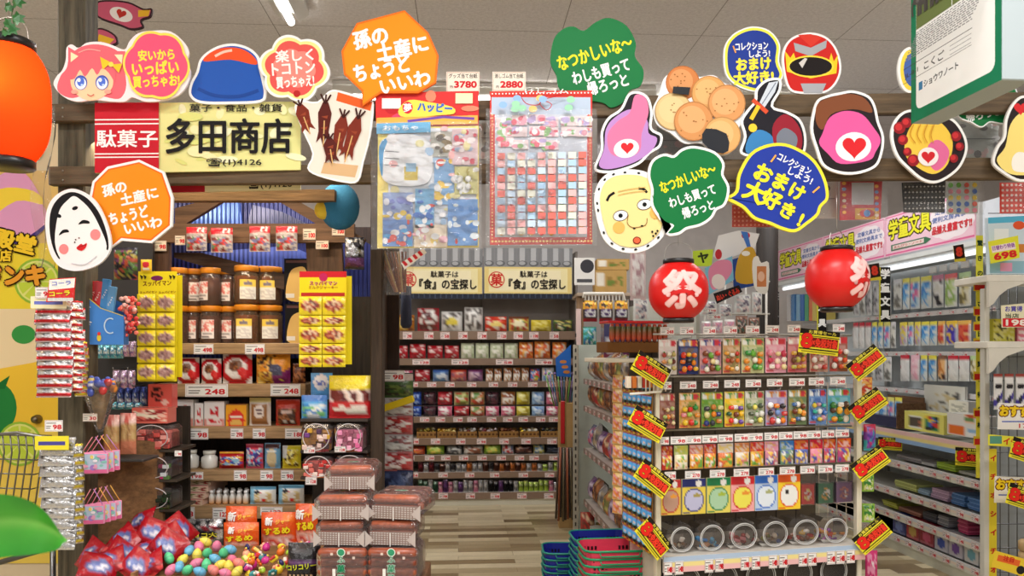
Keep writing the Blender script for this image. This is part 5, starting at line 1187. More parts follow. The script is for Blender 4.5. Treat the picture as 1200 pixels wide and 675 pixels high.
# pink card purses hanging on strings
def purse_set(label, x, y, d, n, w_, h_):
 for k in range(n):
  s_ = d/F; t = thing('card_purse', f'{label}, {["front", "second", "third", "hindmost"][k]}', 'card purse', at(x+k*6.5, y-1.5*k, d+.02*k), radians(8+k*9), 'pink card purses on the post')
  b = MB(); b.box((0,0,-h_*s_/2),(w_*s_, .012, h_*s_),(236,150,186), 'board', .002); A = Art(b, 0,0, s_, -.0065); A.rect(-w_/2+1,1, w_/2-1, h_-1,(190,206,226)); A.rect(-w_/2+1, h_-5, w_/2-1, h_-1,(230,110,160)); r = random.Random(k)
  for _ in range(16): A.ell(-w_/2+3+r.random()*(w_-6),3+r.random()*(h_-9),1+r.random()*3,1+r.random()*2.5, r.choice([(240,170,200),(250,240,250),(170,130,206),(240,220,120),(140,200,190)]), n=8)
  ob('purse_card', b, t)
  for sx, c in ((-1,(240,150,160)),(1,(250,190,90) if k % 2 else (200,140,210))): b = MB(); b.tube([(sx*w_*.42*s_, 0,0),(sx*.005,.0,19*s_)],.0016, c, 'cloth', 5); ob('purse_strap', b, t)
purse_set('pink fairy-patterned card purse in the upper bunch', 110,531,2.92,3,32,24)
purse_set('pink card purse in the lower bunch', 108,592,2.9,4,28,22)
prices(Frame(0,2.98,0), hw, -.55,[(120,553,130,561, '98')])
# ---- heaps in the foreground trays
table = thing('display_table', 'low wooden display table under the toys and brown stick packs', 'table', (-.93,2.95,0))
b = MB(); b.box((0,0,.58),(1.1,.5,.03),(140,100,64), 'woodx', .004); ob('table_top', b, table)
for sx in (-1,1):
 for sy in (-1,1): b = MB(); b.box((sx*.51, sy*.21,.282),(.05,.05,.564),(110,80,52), 'woodz'); ob('table_leg', b, table)
TZ = .596
dbx = thing('toy_tray', 'shallow wooden tray holding the heaps of eggs and erasers', 'tray', (-.98,3.0, TZ))
b = MB(); b.box((0,0,.006),(.82,.36,.01),(150,110,72), 'woodx'); ob('tray_base', b, dbx)
for n_, c_, d_ in (('tray_side', (0,.185,.024),(.84,.012,.048)),('tray_side', (0,-.185,.015),(.84,.012,.03)),('tray_side', (-.415,0,.02),(.012,.36,.04)),('tray_side', (.415,0,.02),(.012,.36,.04))): b = MB(); b.box(c_, d_, (156,116,76), 'woodx'); ob(n_, b, dbx)
def heap_xy(px, py, d): p = at(px, py, d); return p
egg = MB(); egg.lathe([(.0005,-.024),(.011,-.021),(.017,-.01),(.018,.0),(.016,.01),(.0095,.02),(.0005,.026)],(255,255,255), 'plastic', 14, cap=False)
eggs = {}
EC = [('pink', (240,130,166)),('mint green', (96,214,150)),('yellow', (240,222,90)),('sky blue', (110,186,226)),('coral', (240,140,130))]
EP = [(192,640, 'pink'),(186,647, 'pink'),(198,654, 'mint green'),(214,656, 'yellow'),(210,664, 'sky blue'),(222,645, 'sky blue'),(233,640, 'pink'),(231,650, 'yellow'),(241,635, 'yellow'),(230,660, 'pink'),(243,648, 'mint green'),(254,640, 'pink'),(252,655, 'sky blue'),(262,648, 'mint green'),(270,644, 'sky blue'),(258,662, 'yellow'),(272,656, 'pink'),(242,662, 'mint green'),(268,664, 'yellow'),(220,668, 'mint green'),(250,668, 'coral'),(200,668, 'pink'),(280,660, 'coral'),(234,670, 'sky blue'),(278,670, 'yellow'),(264,672, 'pink')]
cnt = {}
for i, (x, y, c) in enumerate(EP):
 if c not in eggs:
  e = MB(); e.lathe([(.0005,-.024),(.011,-.021),(.017,-.01),(.018,.0),(.016,.01),(.0095,.02),(.0005,.026)], dict(EC)[c], 'plastic', 14, cap=False); e.lathe([(.0182,-.0015),(.0188,0),(.0182,.0015)], mixc(dict(EC)[c],(120,120,120),.3), 'plastic', 14, cap=False); eggs[c] = e.mesh('toy_egg')
 d = 3.0-(y-640)*.0046; cnt[c] = cnt.get(c, 0)+1
 ob('toy_egg', eggs[c], loc=at(x, y, d), rot=(RN.uniform(-1,1), RN.uniform(-1,1), RN.uniform(0,6)), label=f'{c} plastic toy egg in the heap, {ORD[cnt[c]-1]} {c} one from the top', cat='toy egg', group='toy eggs in the tray')
# small soft erasers beside the eggs
shapes = []
def er_mesh(k, c, c2):
 b = MB()
 if k == 0: b.ball((0,0,0),(.017,.009,.015), c, 'plastic', 12,8); b.ball((0,-.006,.006),(.009,.006,.006), c2, 'plastic', 8,6)
 if k == 1:
  for i in range(6): b.ball((.011*cos(i*pi/3),0,.011*sin(i*pi/3)),(.008,.006,.008), c, 'plastic', 8,6)
  b.ball((0,-.003,0),(.007,.006,.007), c2, 'plastic', 8,6)
 if k == 2: b.box((0,0,0),(.034,.016,.02), c, 'plastic', .005); b.box((0,-.004,.008),(.024,.014,.01), c2, 'plastic', .003)
 if k == 3: b.lathe([(.004,-.016),(.014,-.008),(.015,.004),(.01,.016)], c, 'plastic', 12); b.lathe([(.006,.014),(.002,.024)], c2, 'plastic', 8)
 return b.mesh('toy_eraser')
cn = {}
for i in range(46):
 x = 284+RN.random()*84; y = 638+RN.random()*38; k = int(RN.random()*4)
 nm, c, c2 = RN.choice([('orange', (240,120,40),(250,220,120)),('lime', (170,210,60),(250,240,150)),('yellow', (248,220,60),(206,60,60)),('red', (220,60,50),(250,230,220)),('magenta', (206,50,140),(250,200,220)),('teal', (60,150,150),(240,240,220)),('navy', (50,50,110),(240,220,80)),('peach', (246,180,140),(200,90,70))])
 sh = ['round', 'flower-shaped', 'block-shaped', 'bulb-shaped'][k]; kk = (nm, sh); cn[kk] = cn.get(kk, 0)+1
 ob('toy_eraser', cached(('ters', nm, k), lambda: er_mesh(k, c, c2)), loc=at(x, y, 3.02-(y-640)*.0044+RN.uniform(-.02,.02)), rot=(RN.uniform(-.7,.7), RN.uniform(-.7,.7), RN.uniform(0,6)), label=f'{nm} {sh} toy eraser in the tray beside the eggs', cat='eraser', group=f'{nm} {sh} erasers in the tray')
# red candy bags in a heap at the lower left
design('redheap', 'candy_bag', 'candy bag', simple_bag(PT((176,18,34),('e', .52,.55,.34,.26,(96,110,170)),('n', .3,.42,.75,.68,[(110,126,190),(230,226,236),(80,90,150)],5,3,2),('r', 0,0,1,.08,(150,20,34)),('n', 0,.75,1,1,[(190,26,40),(226,70,70),(150,16,30)],5,2,4)),.05, 'film', None, 10,10))
RH = [(126,668,-20),(150,672,30),(110,676,15),(178,672,-40),(138,656,40),(165,655,-15),(186,648,30),(152,640,-50),(172,634,20),(205,640,-35),(135,640,10),(198,625,50),(118,655,-60),(162,620,-20)]
me = D['redheap'][2](.13,.11, 'redheap')
for i, (x, y, a) in enumerate(RH):
 d = 3.0-(y-640)*.005+(.03 if i % 2 else 0)
 ob('candy_bag', me, loc=at(x, y+6, d), rot=(radians(-38+RN.uniform(-14,14)), radians(a), radians(RN.uniform(-30,30))), label=f'red foil candy bag with blue emblem, {ORD[i]} counted upward in the heap', cat='candy bag', group='red candy bags in the heap')
# black snack bag at the front right of the tray
def blk(A): A.text('コリコリー', .5*A.W, .5*A.HH, .12*A.HH, (214,220,50),-6,.04,.86*A.W); [A.line([(A.W*(.1+.14*k), A.HH*.98),(A.W*(.16+.13*k), A.HH*.66)], A.W*.07,(226,196,160)) for k in range(6)]
design('blackbag', 'snack_bag', 'snack bag', simple_bag(PT((30,26,30),('r', .05,.4,.95,.46,(110,70,120)),('n', 0,0,1,.3,[(30,26,30),(50,46,50),(16,14,16)],6,4,3)),.06, 'film', blk, 10,12))
BK = Frame(0,2.78,0)
c, z, w_, h_ = BK.box(336,637,374,690,0); put('snack_bag', D['blackbag'][2](w_, h_, 'blackbag'), BK, c, 0, z, 'black snack bag with yellow lettering standing beside the brown stick packs', 'snack bag', None, -8)
# ---- packs of brown puffed sugar sticks
def fugashi(kind, w_, h_, dp):
 t = thing('puffed_stick_pack', 'tmp3', 'snack pack', (0,0,-5),0, 'stacked packs of brown puffed sticks')
 BR = [(158,80,54),(172,90,60),(140,66,44)]; n = 0
 if kind == 0:
  r = h_*.2
  for lev in (0,1):
   for j in range(4):
    b = MB(); L_ = w_*.43; b.lathe([(r*.5,-L_),(r, -L_+.01),(r*1.04,0),(r, L_-.01),(r*.5, L_)], BR[(j+lev) % 3], 'candy', 10, 'x'); o = ob('puffed_stick', b, t); o.location = (0,-dp/2+r*1.25+j*(dp-2.4*r)/3, h_*(.8 if lev else .42)-r*.1)
  b = MB(); A = Art(b, 0,0,.001,-dp/2); W, HH = w_*1000, h_*1000
  A.rect(-W*.42,-HH*.56, W*.42,-HH*.03,(150,128,120))
  for i in range(15):
   for j in range(6): A.rect(-W*.41+i*W*.055,-HH*.54+j*HH*.085,-W*.41+i*W*.055+W*.03,-HH*.54+j*HH*.085+HH*.04,(206,200,194))
  A.rect(-W*.008,-HH*.56, W*.008,-HH*.02,(230,228,224)); A.poly([(-W*.49,-HH*.66),(-W*.32,-HH*.28),(-W*.49,0)],(190,178,172)); A.poly([(W*.49,-HH*.66),(W*.32,-HH*.28),(W*.49,0)],(190,178,172)); ob('mesh_gusset', b, t)
  b = MB(); A = Art(b, 0,0,.001,0); A.ell(0,0, W*.13, HH*.12,(230,236,226)); A.ell(0,0, W*.11, HH*.1,(40,130,90)); A.text('ふ', 0,0, HH*.13,(236,240,230)); A.rect(-W*.3,-HH*.04,-W*.22, HH*.06,(220,190,180)); A.rect(W*.2,-HH*.04, W*.26, HH*.05,(230,220,214)); o = ob('pack_label', b, t); o.location = (0,-dp*.1, h_*1.01); o.rotation_euler = (radians(-90),0,0)
 else:
  for j in range(4):
   b = MB(); r = h_*.13; L_ = w_*.47; b.lathe([(r*.5,-L_),(r, -L_+.008),(r*1.04,0),(r, L_-.008),(r*.5, L_)], BR[j % 3], 'candy', 10, 'x'); o = ob('puffed_stick', b, t); o.location = (0,-dp/2+r*1.2, h_*(.13+.245*j))
  b = MB(); b.box((0,.02, h_/2),(w_*.9, dp*.7, h_*.94),(96,46,32), 'candy', .01); ob('stick_core', b, t)
  b = MB(); A = Art(b, 0,0,.001,-dp/2-.004); W, HH = w_*1000, h_*1000
  A.ell(0,-HH*.92, W*.08, W*.08,(236,240,230)); A.ell(0,-HH*.92, W*.065, W*.065,(60,150,110)); A.text('ふ菓'[0],0,-HH*.74, HH*.18,(36,140,96),0,.02, None, (240,244,236),1.6); A.text('菓', 0,-HH*.5, HH*.2,(36,140,96),0,.02, None, (240,244,236),1.6); A.text('子', 0,-HH*.25, HH*.2,(36,140,96),0,.02, None, (240,244,236),1.6)
  A.rect(-W*.16,-HH*.5,-W*.1,-HH*.1,(236,234,226)); [A.rect(x*W, y*HH, x*W+W*.05, y*HH+W*.05,(220,200,190)) for x, y in ((-.2,-.92),(.12,-.95),(.22,-.82))]; ob('pack_label', b, t)
 b = MB(); b.box((0,0, h_/2),(w_, dp, h_*1.0),(246,240,238), 'bagclear', .02); ob('clear_wrapper', b, t)
 return t
FG = [(0,374,615,434,641,2.62, 'above the lettered pack nearest the black bag'),(0,435,615,492,641,2.62, 'third level of the stack, outer column toward the aisle'),(0,372,584,440,614,2.64, 'second level of the stack, column nearest the black bag'),(0,441,585,503,614,2.64, 'top of the aisle-side column of the stack'),(0,386,561,446,583,2.7, 'topmost of the whole stack, set farther back')]
wp = 60*2.62/F; hp = .085
pa = fugashi(0, wp, hp, .2); first = True
zl = {641: None}
p4 = fugashi(1, wp, .128,.2)
base = TZ
z4 = at(0,640,2.6).z-.128
for i, x in enumerate((403,462)):
 lb = ['pack of brown puffed sticks with green lettering, lowest beside the black bag', 'pack of brown puffed sticks with green lettering, lowest on the aisle side'][i]
 loc = (at(x, 0,2.5).x*1.04,2.66, z4)
 if i == 0: p4.location = loc; LABELS.pop('tmp3', 0); tag(p4, lb)
 else: dup(p4, loc, radians(-2), lb)
zs = {641: z4+.129,614: z4+.129+hp*1.03,583: z4+.129+2*hp*1.06}
for i, (k, x0, y0, x1, y1, d, lb) in enumerate(FG):
 loc = (at((x0+x1)/2,0, d).x*1.02,2.7+(.0 if y1 > 600 else .05), zs[y1]); lb = 'brown puffed stick pack, '+lb
 sc_ = (1.1,1,1) if y1 == 614 else None
 if i == 0: pa.location = loc; tag(pa, lb)
 else: dup(pa, loc, radians([0,-2,2,-8,3][i]), lb, scale=sc_)
b = MB(); b.box((0,0,0),(.37,.3, z4-TZ-.004),(120,84,56), 'woodx', .004); ob('stack_riser', b, loc=(-.49,2.74, TZ+(z4-TZ)/2), label='wooden box riser beneath the brown stick packs', cat='riser')
# ---- partition, cart at the left edge
d = 3.75; WP = Frame(0, d, 0)
t = fixture('decorated_partition', 'yellow and cream printed partition board with lemons at the left edge', 'partition', WP)
b = MB(); c, z, w_, h_ = WP.box(-120,140,92,640,0); b.box((0,.03,.9),(w_, .05,1.82+.78),(226,206,170), 'board'); o = ob('board_panel', b, t); o.location = (c, 0,.42)
m = MB(); q = WP.hit(30,400,0); A = Art(m, 30,400, d/F, -.001)
A.rect(-110,200,92,300,(222,186,110)); A.rect(-110,285,92,362,(240,216,60)); A.rect(-110,362,92,440,(236,214,170)); A.poly(smooth([(-110,440),(0,432),(92,422),(92,500),(-110,505)],3),(240,196,60)); A.rect(-110,500,92,660,(238,206,90))
A.ell(42,178,9,10,(60,150,60)); A.ell(28,392,14,11,(60,150,70)); A.ell(-4,478,24,30,(40,130,60)); A.poly([(-10,455),(12,440),(6,456)],(30,110,50))
for x, y, r in ((44,330,27),(24,520,26)): A.ell(x, y, r, r, (150,190,60)); A.ell(x, y, r*.9, r*.9,(226,230,130)); [A.poly([(x, y)]+[(x+r*.82*cos(radians(k*45+dd)), y+r*.82*sin(radians(k*45+dd))) for dd in (4,22,41)],(196,216,70)) for k in range(8)]
A.poly(smooth([(-30,265),(-10,215),(20,200),(40,215),(56,255),(40,275),(0,285)],4),(226,160,200)); A.poly(smooth([(-30,250),(0,222),(40,224),(52,240),(20,236),(-20,262)],4),(246,214,70)); A.poly(smooth([(0,268),(30,278),(56,262),(50,272),(26,286),(0,280)],4),(70,50,130))
A.text('殿堂', 18,283,20,(246,206,50),14,.05,50,(60,40,20),3); A.text('店', 8,300,12,(246,206,50),0,.05, None, (70,44,20),2); A.text('ドンキ', 20,323,22,(236,160,50),0,.07,66,(90,52,26),3.5)
o = ob('board_print', m, t); o.location = (q[0],0, q[1])
b = MB(); b.lathe([(.022,0),(.022,.012),(.012,.02),(.018,.03),(.002,.036)],(130,120,100), 'metal', 16, 'y'); o = ob('door_knob', b, t); qq = WP.hit(45,491,0); o.location = (qq[0],-.002, qq[1])
# shopping cart
t = thing('shopping_cart', 'grey wire shopping cart basket at the left edge behind the leaf', 'cart', (0,0,0)); d = 3.3
def P3(x, y, dd=0): p = at(x, y, d+dd); return (p.x, p.y, p.z)
b = MB()
b.tube([P3(-30,512), P3(20,507), P3(52,512), P3(58,520)],.008,(150,150,146), 'metal', 6); b.tube([P3(-30,508,.3), P3(60,511,.3)],.006,(150,150,146), 'metal', 6); ob('basket_rim', b, t)
for k in range(9):
 b = MB(); x = -24+k*9; b.tube([P3(x, 510), P3(x+2,530), P3(x-8,600)],.0035,(140,140,136), 'metal', 5); ob('basket_wire', b, t)
for k in range(5): b = MB(); y = 522+k*17; b.tube([P3(-30, y-2), P3(46-k*3, y), P3(54-k*3, y-2,.3)],.0032,(140,140,136), 'metal', 5); ob('basket_wire', b, t)
b = MB(); b.tube([P3(64,640), P3(-30,668)],.012,(110,110,108), 'metal', 8); b.tube([P3(48,600), P3(62,642)],.01,(120,120,118), 'metal', 8); b.tube([P3(62,642),(P3(62,642)[0],3.3,.06)],.012,(120,120,118), 'metal', 8); ob('cart_frame', b, t)
b = MB(); b.lathe([(.055,-.015),(.06,0),(.055,.015)],(40,40,40), 'plastic', 16, 'x'); o = ob('wheel', b, t); o.location = (P3(62,642)[0],3.3,.06)
# ================================================================== the long rack at the back of the aisle
BR = Frame(-.266,7.25,4)
back = fixture('sweets_rack', 'tall brown-shelved sweets rack across the end of the aisle', 'shelf rack', BR)
RAILS = [(388,398),(420,428),(447,454),(488,495),(513,521),(533,540),(553,560),(577,585)]
BZ = []
x0r = BR.hit(455,500,0)[0]; x1r = BR.hit(674,500,0)[0]
for i, (a, b_) in enumerate(RAILS):
 zt = BR.hit(567, a, 0)[1]; zb = BR.hit(567, b_, 0)[1]; BZ.append(zt)
 b = MB(); b.box(((x0r+x1r)/2,.2, zt-.008),(x1r-x0r, .4,.016),(196,188,178), 'paint'); ob('shelf', b, back)
 b = MB(); b.box(((x0r+x1r)/2,-.006,(zt+zb)/2),(x1r-x0r, .012, zt-zb),(134,110,92), 'plastic', .002); ob('price_rail', b, back)
b = MB(); b.box(((x0r+x1r)/2,.42,1.2),(x1r-x0r, .02,2.4),(150,142,136), 'paint'); ob('back_panel', b, back)
for x in (x0r-.01,(x0r+x1r)/2, x1r+.01): b = MB(); b.box((x, .41 if abs(x-(x0r+x1r)/2) < .1 else .2,1.2),(.02,.03 if abs(x-(x0r+x1r)/2) < .1 else .44,2.4),(120,112,106), 'paint'); ob('upright', b, back)
b = MB(); b.box(((x0r+x1r)/2,.2,.03),(x1r-x0r, .4,.07),(208,204,186), 'paint'); ob('kick_plate', b, back)
for i, (a, b_) in enumerate(RAILS):
 n = [9,4,8,10,7,9,6,6][i]
 for k in range(n):
  x = 470+(660-470)*(k+.5)/n+(hsh(i, k)-.5)*6; wd = 20 if i == 1 else 11
  prices(BR, back, -.014,[(x-wd/2, a+1, x+wd/2, b_-.5,['98', '128', '198', '298', '58'][int(hsh(i, k, 3)*4.9)])], bg=(236,220,216))
def canopy(x0, x1, label):
 cx, cy = (x0+x1)/2,320; s_ = BR.hit(cx, cy, 0)[2]/F
 def f(A):
  A.board([(x0,291),(x1,291),(x1,350),(x0,350)],.02,(150,150,154)); W = x1-x0
  for k in range(8):
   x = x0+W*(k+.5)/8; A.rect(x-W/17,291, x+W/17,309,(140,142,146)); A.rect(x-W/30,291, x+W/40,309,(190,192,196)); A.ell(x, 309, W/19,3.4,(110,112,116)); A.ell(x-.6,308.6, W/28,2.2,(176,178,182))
  A.rect(x0+1,313, x1-1,344,(236,214,140)); A.rect(x0+6,315, x1-6,342,(246,234,180)); A.rect(x0+14,317, x1-14,340,(250,240,200))
  A.rect(x0,344, x1,350,(44,50,64)); [A.rect(x0+W*k/16+1,344.6, x0+W*(k+.4)/16,349.4,(70,78,96)) for k in range(16)]
  A.ell(x0+15,328,9.5,9.5,(206,44,40)); A.ell(x0+15,328,8.3,8.3,(248,236,190)); A.text('菓', x0+15,328,13,(206,44,40),0,.03)
  A.text('駄菓子は', x0+W*.56,321.5,7,(40,36,30),0,.02,32); A.text('『食』の宝探し', x0+W*.6,333,11,(40,36,30),0,.03,66)
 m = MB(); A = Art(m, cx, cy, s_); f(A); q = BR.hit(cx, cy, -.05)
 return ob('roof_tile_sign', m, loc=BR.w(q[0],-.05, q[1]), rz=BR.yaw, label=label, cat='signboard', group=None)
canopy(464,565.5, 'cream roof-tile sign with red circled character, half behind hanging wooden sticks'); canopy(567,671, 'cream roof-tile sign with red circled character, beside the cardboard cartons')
def snk(key, pal, base, seed, n=(6,7), head=None, lab=None, t=.12, mt='film', nu=7, nv=8): design(key, 'snack_bag', 'snack bag', simple_bag(PT(base, ('n', .06,.1,.94,.92, pal, n[0], n[1], seed), *([('r', 0,0,1,.2, head)] if head else []), *([('e', .5,.55,.28,.2, lab)] if lab else [])), t, mt, None, nu, nv))
snk('k_amber', PALS['gold'],(176,110,40),1); snk('k_redw', [(150,30,40),(230,220,216),(120,60,50),(240,236,230),(90,40,40)],(170,40,50),2,(9,9)); snk('k_silv', [(226,224,220),(120,116,112),(246,244,240),(90,80,76),(200,196,190)],(200,198,194),3,(9,9), None, (226,206,70)); snk('k_silv2', [(226,224,220),(120,116,112),(246,244,240),(90,80,76)],(206,204,200),8,(9,10))
snk('k_redo', [(214,60,40),(230,90,50),(244,230,210),(200,40,30)],(214,60,40),4,(5,6), None, (240,214,120)); snk('k_yelg', [(226,200,90),(120,140,70),(240,230,180),(200,70,50)],(216,190,90),5,(6,6),(110,60,40),(250,240,200)); snk('k_yel', [(226,206,60),(206,180,40),(240,226,120)],(222,200,60),6,(5,5)); snk('k_grny', [(60,100,60),(216,206,110),(240,236,200),(90,60,50)],(70,100,60),7)
snk('k_red', [(184,26,40),(200,40,52),(160,18,30),(236,210,206)],(184,26,40),9,(4,6)); snk('k_grw', [(200,206,176),(226,228,206),(170,184,140),(240,240,226)],(196,204,170),10,(4,5)); snk('k_org', [(226,110,40),(240,226,206),(206,80,30),(246,180,90)],(222,120,50),11)
snk('k_bluep', [(110,150,190),(206,214,220),(70,100,150)],(110,150,190),12,(5,4),(70,110,190)); snk('k_redp', [(190,90,80),(150,90,110),(206,150,120)],(180,80,80),13,(5,4),(206,70,50)); snk('k_pur', [(150,110,150),(190,160,170),(110,70,110)],(140,90,120),14,(5,4),(130,60,110)); snk('k_gw', [(206,150,80),(240,236,226),(150,80,40),(250,246,240)],(190,130,70),15,(4,5)); snk('k_multi', PALS['mix'],(120,70,130),16,(5,5)); snk('k_wb', [(226,230,236),(120,160,210),(240,206,180)],(220,226,232),17,(5,5))
snk('k_navy', [(30,60,150),(60,100,190),(20,40,110),(150,180,226)],(34,66,150),18,(5,5)); snk('k_dark', [(44,24,36),(60,34,44),(30,16,26),(90,50,60)],(44,26,36),19,(4,4)); snk('k_red2', [(190,40,50),(150,30,40),(236,220,216)],(190,40,50),20,(4,5)); snk('k_pnk', [(226,120,150),(246,236,236),(206,70,110)],(226,140,160),21,(4,5)); snk('k_grn2', [(206,206,130),(240,236,220),(130,150,70),(200,70,60)],(206,204,150),22,(4,5)); snk('k_tan', [(206,150,90),(240,226,206),(110,150,80),(190,70,50)],(206,160,110),23,(4,5)); snk('k_lb', [(150,186,226),(206,224,240),(110,150,210)],(160,190,226),24,(4,5)); snk('k_y2', [(214,200,60),(240,234,150),(180,160,40)],(214,204,80),25,(4,5))
shelf_row(BR, .06, BZ[0],[(464,486,369, 'k_amber', 'amber snack bag'),(489,515,361, 'k_redw', 'tall red and white speckled bag'),(517,542,365, 'k_silv', 'tall silver speckled bag with yellow patch'),(544,566,360, 'k_silv2', 'tall silver speckled bag'),(568,594,371, 'k_redo', 'low red-orange bag'),(596,620,371, 'k_yelg', 'low yellow and green bag'),(622,646,375, 'k_yel', 'low yellow bag'),(648,671,375, 'k_grny', 'low green and yellow bag')], 'on the back rack top shelf', 'snack bags on the back rack, top shelf')
shelf_row(BR, .06, BZ[1],[(464,478,405, 'k_red', 'red pouch'),(480,499,403, 'k_red', 'red pouch'),(501,519,405, 'k_red', 'red pouch'),(521,538,405, 'k_red', 'red pouch'),(540,556,402, 'k_grw', 'pale green pouch'),(557,573,402, 'k_grw', 'pale green pouch'),(574,590,402, 'k_grw', 'pale green pouch'),(591,607,402, 'k_grw', 'pale green pouch'),(608,625,401, 'k_org', 'orange pouch'),(626,645,400, 'k_org', 'orange pouch'),(647,664,401, 'k_org', 'orange pouch')], 'on the second shelf of the back rack', 'pouches on the back rack, second shelf')
shelf_row(BR, .06, BZ[2],[(470,484,434, 'k_pnk', 'pink pouch'),(486,504,433, 'k_red', 'red pouch'),(507,526,433, 'k_bluep', 'blue two-pack'),(528,547,433, 'k_redp', 'orange-red two-pack'),(548,566,433, 'k_pur', 'purple two-pack'),(569,578,432, 'k_gw', 'small gold and white bag'),(579,588,432, 'k_gw', 'small gold and white bag'),(590,600,431, 'k_gw', 'small gold and white bag'),(601,610,431, 'k_gw', 'small gold and white bag'),(611,620,431, 'k_gw', 'small gold and white bag'),(621,633,432, 'k_multi', 'purple multicoloured bag'),(635,649,431, 'k_wb', 'white and blue bag')], 'on the third shelf of the back rack', 'sweets on the back rack, third shelf')
C4 = [(480,494, 'k_navy', 'navy pack'),(496,511, 'k_dark', 'very dark pack'),(513,530, 'k_red2', 'red pack'),(532,550, 'k_grn2', 'cream and green pack'),(551,568, 'k_tan', 'tan pack'),(569,585, 'k_dark', 'very dark pack'),(587,604, 'k_gw', 'gold and white pack'),(605,621, 'k_y2', 'yellow pack'),(623,638, 'k_lb', 'light blue pack'),(640,655, 'k_pnk', 'pink pack')]
zm = BR.hit(567,474.5,.06)[1]
b = MB(); b.box(((x0r+x1r)/2,.2, zm-.006),(x1r-x0r, .3,.008),(70,62,60), 'paint'); ob('divider_shelf', b, back)
shelf_row(BR, .06, zm, [(a, b_, 459, k, d_) for a, b_, k, d_ in C4], 'back rack fourth shelf, upper tier', 'packs on the back rack, fourth shelf')
C4b = [(480,494, 'k_navy', 'navy pack'),(496,511, 'k_dark', 'very dark pack'),(513,530, 'k_pnk', 'pink pack'),(532,550, 'k_red2', 'red pack'),(551,568, 'k_tan', 'tan pack'),(569,585, 'k_pnk', 'pink pack'),(587,604, 'k_pnk', 'pink pack'),(605,621, 'k_y2', 'yellow pack'),(623,638, 'k_lb', 'light blue pack'),(640,655, 'k_pnk', 'pink pack')]
shelf_row(BR, .05, BZ[3],[(a, b_, 476, k, d_) for a, b_, k, d_ in C4b], 'back rack fourth shelf, lower tier', 'packs on the back rack, fourth shelf')
def tray_box(con, boxc=(150,110,60)):
 def fn(w, h, key):
  def mk():
   b = MB(); hb = h*.55; b.box((0,-.06, hb/2),(w, .006, hb), boxc, 'card'); b.box((0,.06, hb*.7),(w, .006, hb*1.4), boxc, 'card'); b.box((0,0,.004),(w, .12,.008), boxc, 'card')
   for s_ in (-1,1): b.box((s_*(w/2-.003),0, hb/2),(.006,.12, hb), boxc, 'card')
   A = Art(b, 0,0,.001,-.0632); [A.rect(-w*400+k*w*200,-hb*700,-w*400+k*w*200+w*120,-hb*350, mixc(boxc, (60,30,20),.6)) for k in range(5)]
   r = random.Random(len(key)+ord(key[-1])*3)
   for k in range(20): b.ball(((r.random()-.5)*w*.82,(r.random()-.5)*.08, hb*.55+r.random()*h*.42),(w*.11,.014, h*.16), r.choice(con), 'foil' if k % 2 else 'film', 6,4)
   return b.mesh(key)
  return cached((key, round(w, 3), round(h, 3)), mk)
 return fn
for k, con in (('tb_yel', [(206,190,90),(226,220,180),(150,130,50)]),('tb_gold', [(216,170,60),(190,140,40),(230,206,120)]),('tb_mix', [(200,200,196),(120,60,60),(226,210,190)]),('tb_pk', [(206,190,190),(190,120,130),(226,220,210)]),('tb_br', [(150,80,50),(110,60,40),(206,150,110)]),('tb_yw', [(226,200,60),(240,236,220),(120,90,40)]),('tb_dk', [(60,60,66),(150,150,120),(210,210,200)])): design(k, 'candy_carton', 'candy carton', tray_box(con))
shelf_row(BR, .07, BZ[4],[(a, b_, 499, k, f'open carton of {d_}') for a, b_, k, d_ in ((488,511, 'tb_yel', 'yellow-green sweets'),(512,535, 'tb_gold', 'gold sweets'),(536,559, 'tb_mix', 'silver and red sweets'),(560,583, 'tb_pk', 'pink and silver sweets'),(584,607, 'tb_br', 'brown sweets'),(608,631, 'tb_yw', 'yellow and white sweets'),(633,656, 'tb_dk', 'dark sweets'))], 'on the back rack fifth shelf', 'open cartons on the back rack, fifth shelf')
snk('k_lime', [(150,190,60),(206,220,110),(110,150,50),(230,210,90)],(150,186,60),30,(7,4)); snk('k_dw', [(60,60,64),(200,200,196),(110,110,110)],(70,70,72),31,(6,4)); snk('k_wbr', [(226,220,210),(150,90,60),(120,70,50)],(206,196,184),32,(8,3)); snk('k_wr', [(226,226,230),(200,50,50),(60,100,170)],(226,224,224),33,(5,4)); snk('k_yb', [(206,200,90),(110,150,190),(226,226,200)],(200,196,110),34,(4,4)); snk('k_dn', [(30,36,50),(50,60,80)],(34,40,54),35,(4,4)); snk('k_or2', [(214,80,40),(150,60,40),(230,140,70)],(206,80,44),36,(5,4)); snk('k_dbr', [(70,36,30),(96,50,40),(50,26,22),(190,150,120)],(70,38,32),37,(8,2))
shelf_row(BR, .06, BZ[5],[(481,498,523, 'k_or2', 'orange-red pack'),(500,521,521, 'k_lime', 'lime green pack'),(523,542,522, 'k_dw', 'dark and white pack'),(543,566,522, 'k_wbr', 'white and brown pack'),(567,587,520, 'k_lime', 'lime green pack'),(588,602,521, 'k_wr', 'white and red pack'),(603,624,521, 'k_dbr', 'dark brown pack'),(625,638,520, 'k_yb', 'yellow and blue pack'),(640,656,522, 'k_dn', 'navy black pack')], 'on the back rack sixth shelf', 'packs on the back rack, sixth shelf')
ST = {'silver': (196,196,200), 'dark grey': (70,66,70), 'brown': (110,60,44), 'orange': (206,120,60), 'green': (60,110,80), 'pink': (206,130,160), 'violet': (110,70,130), 'lime green': (170,200,80), 'black': (26,26,32), 'maroon': (110,36,44)}
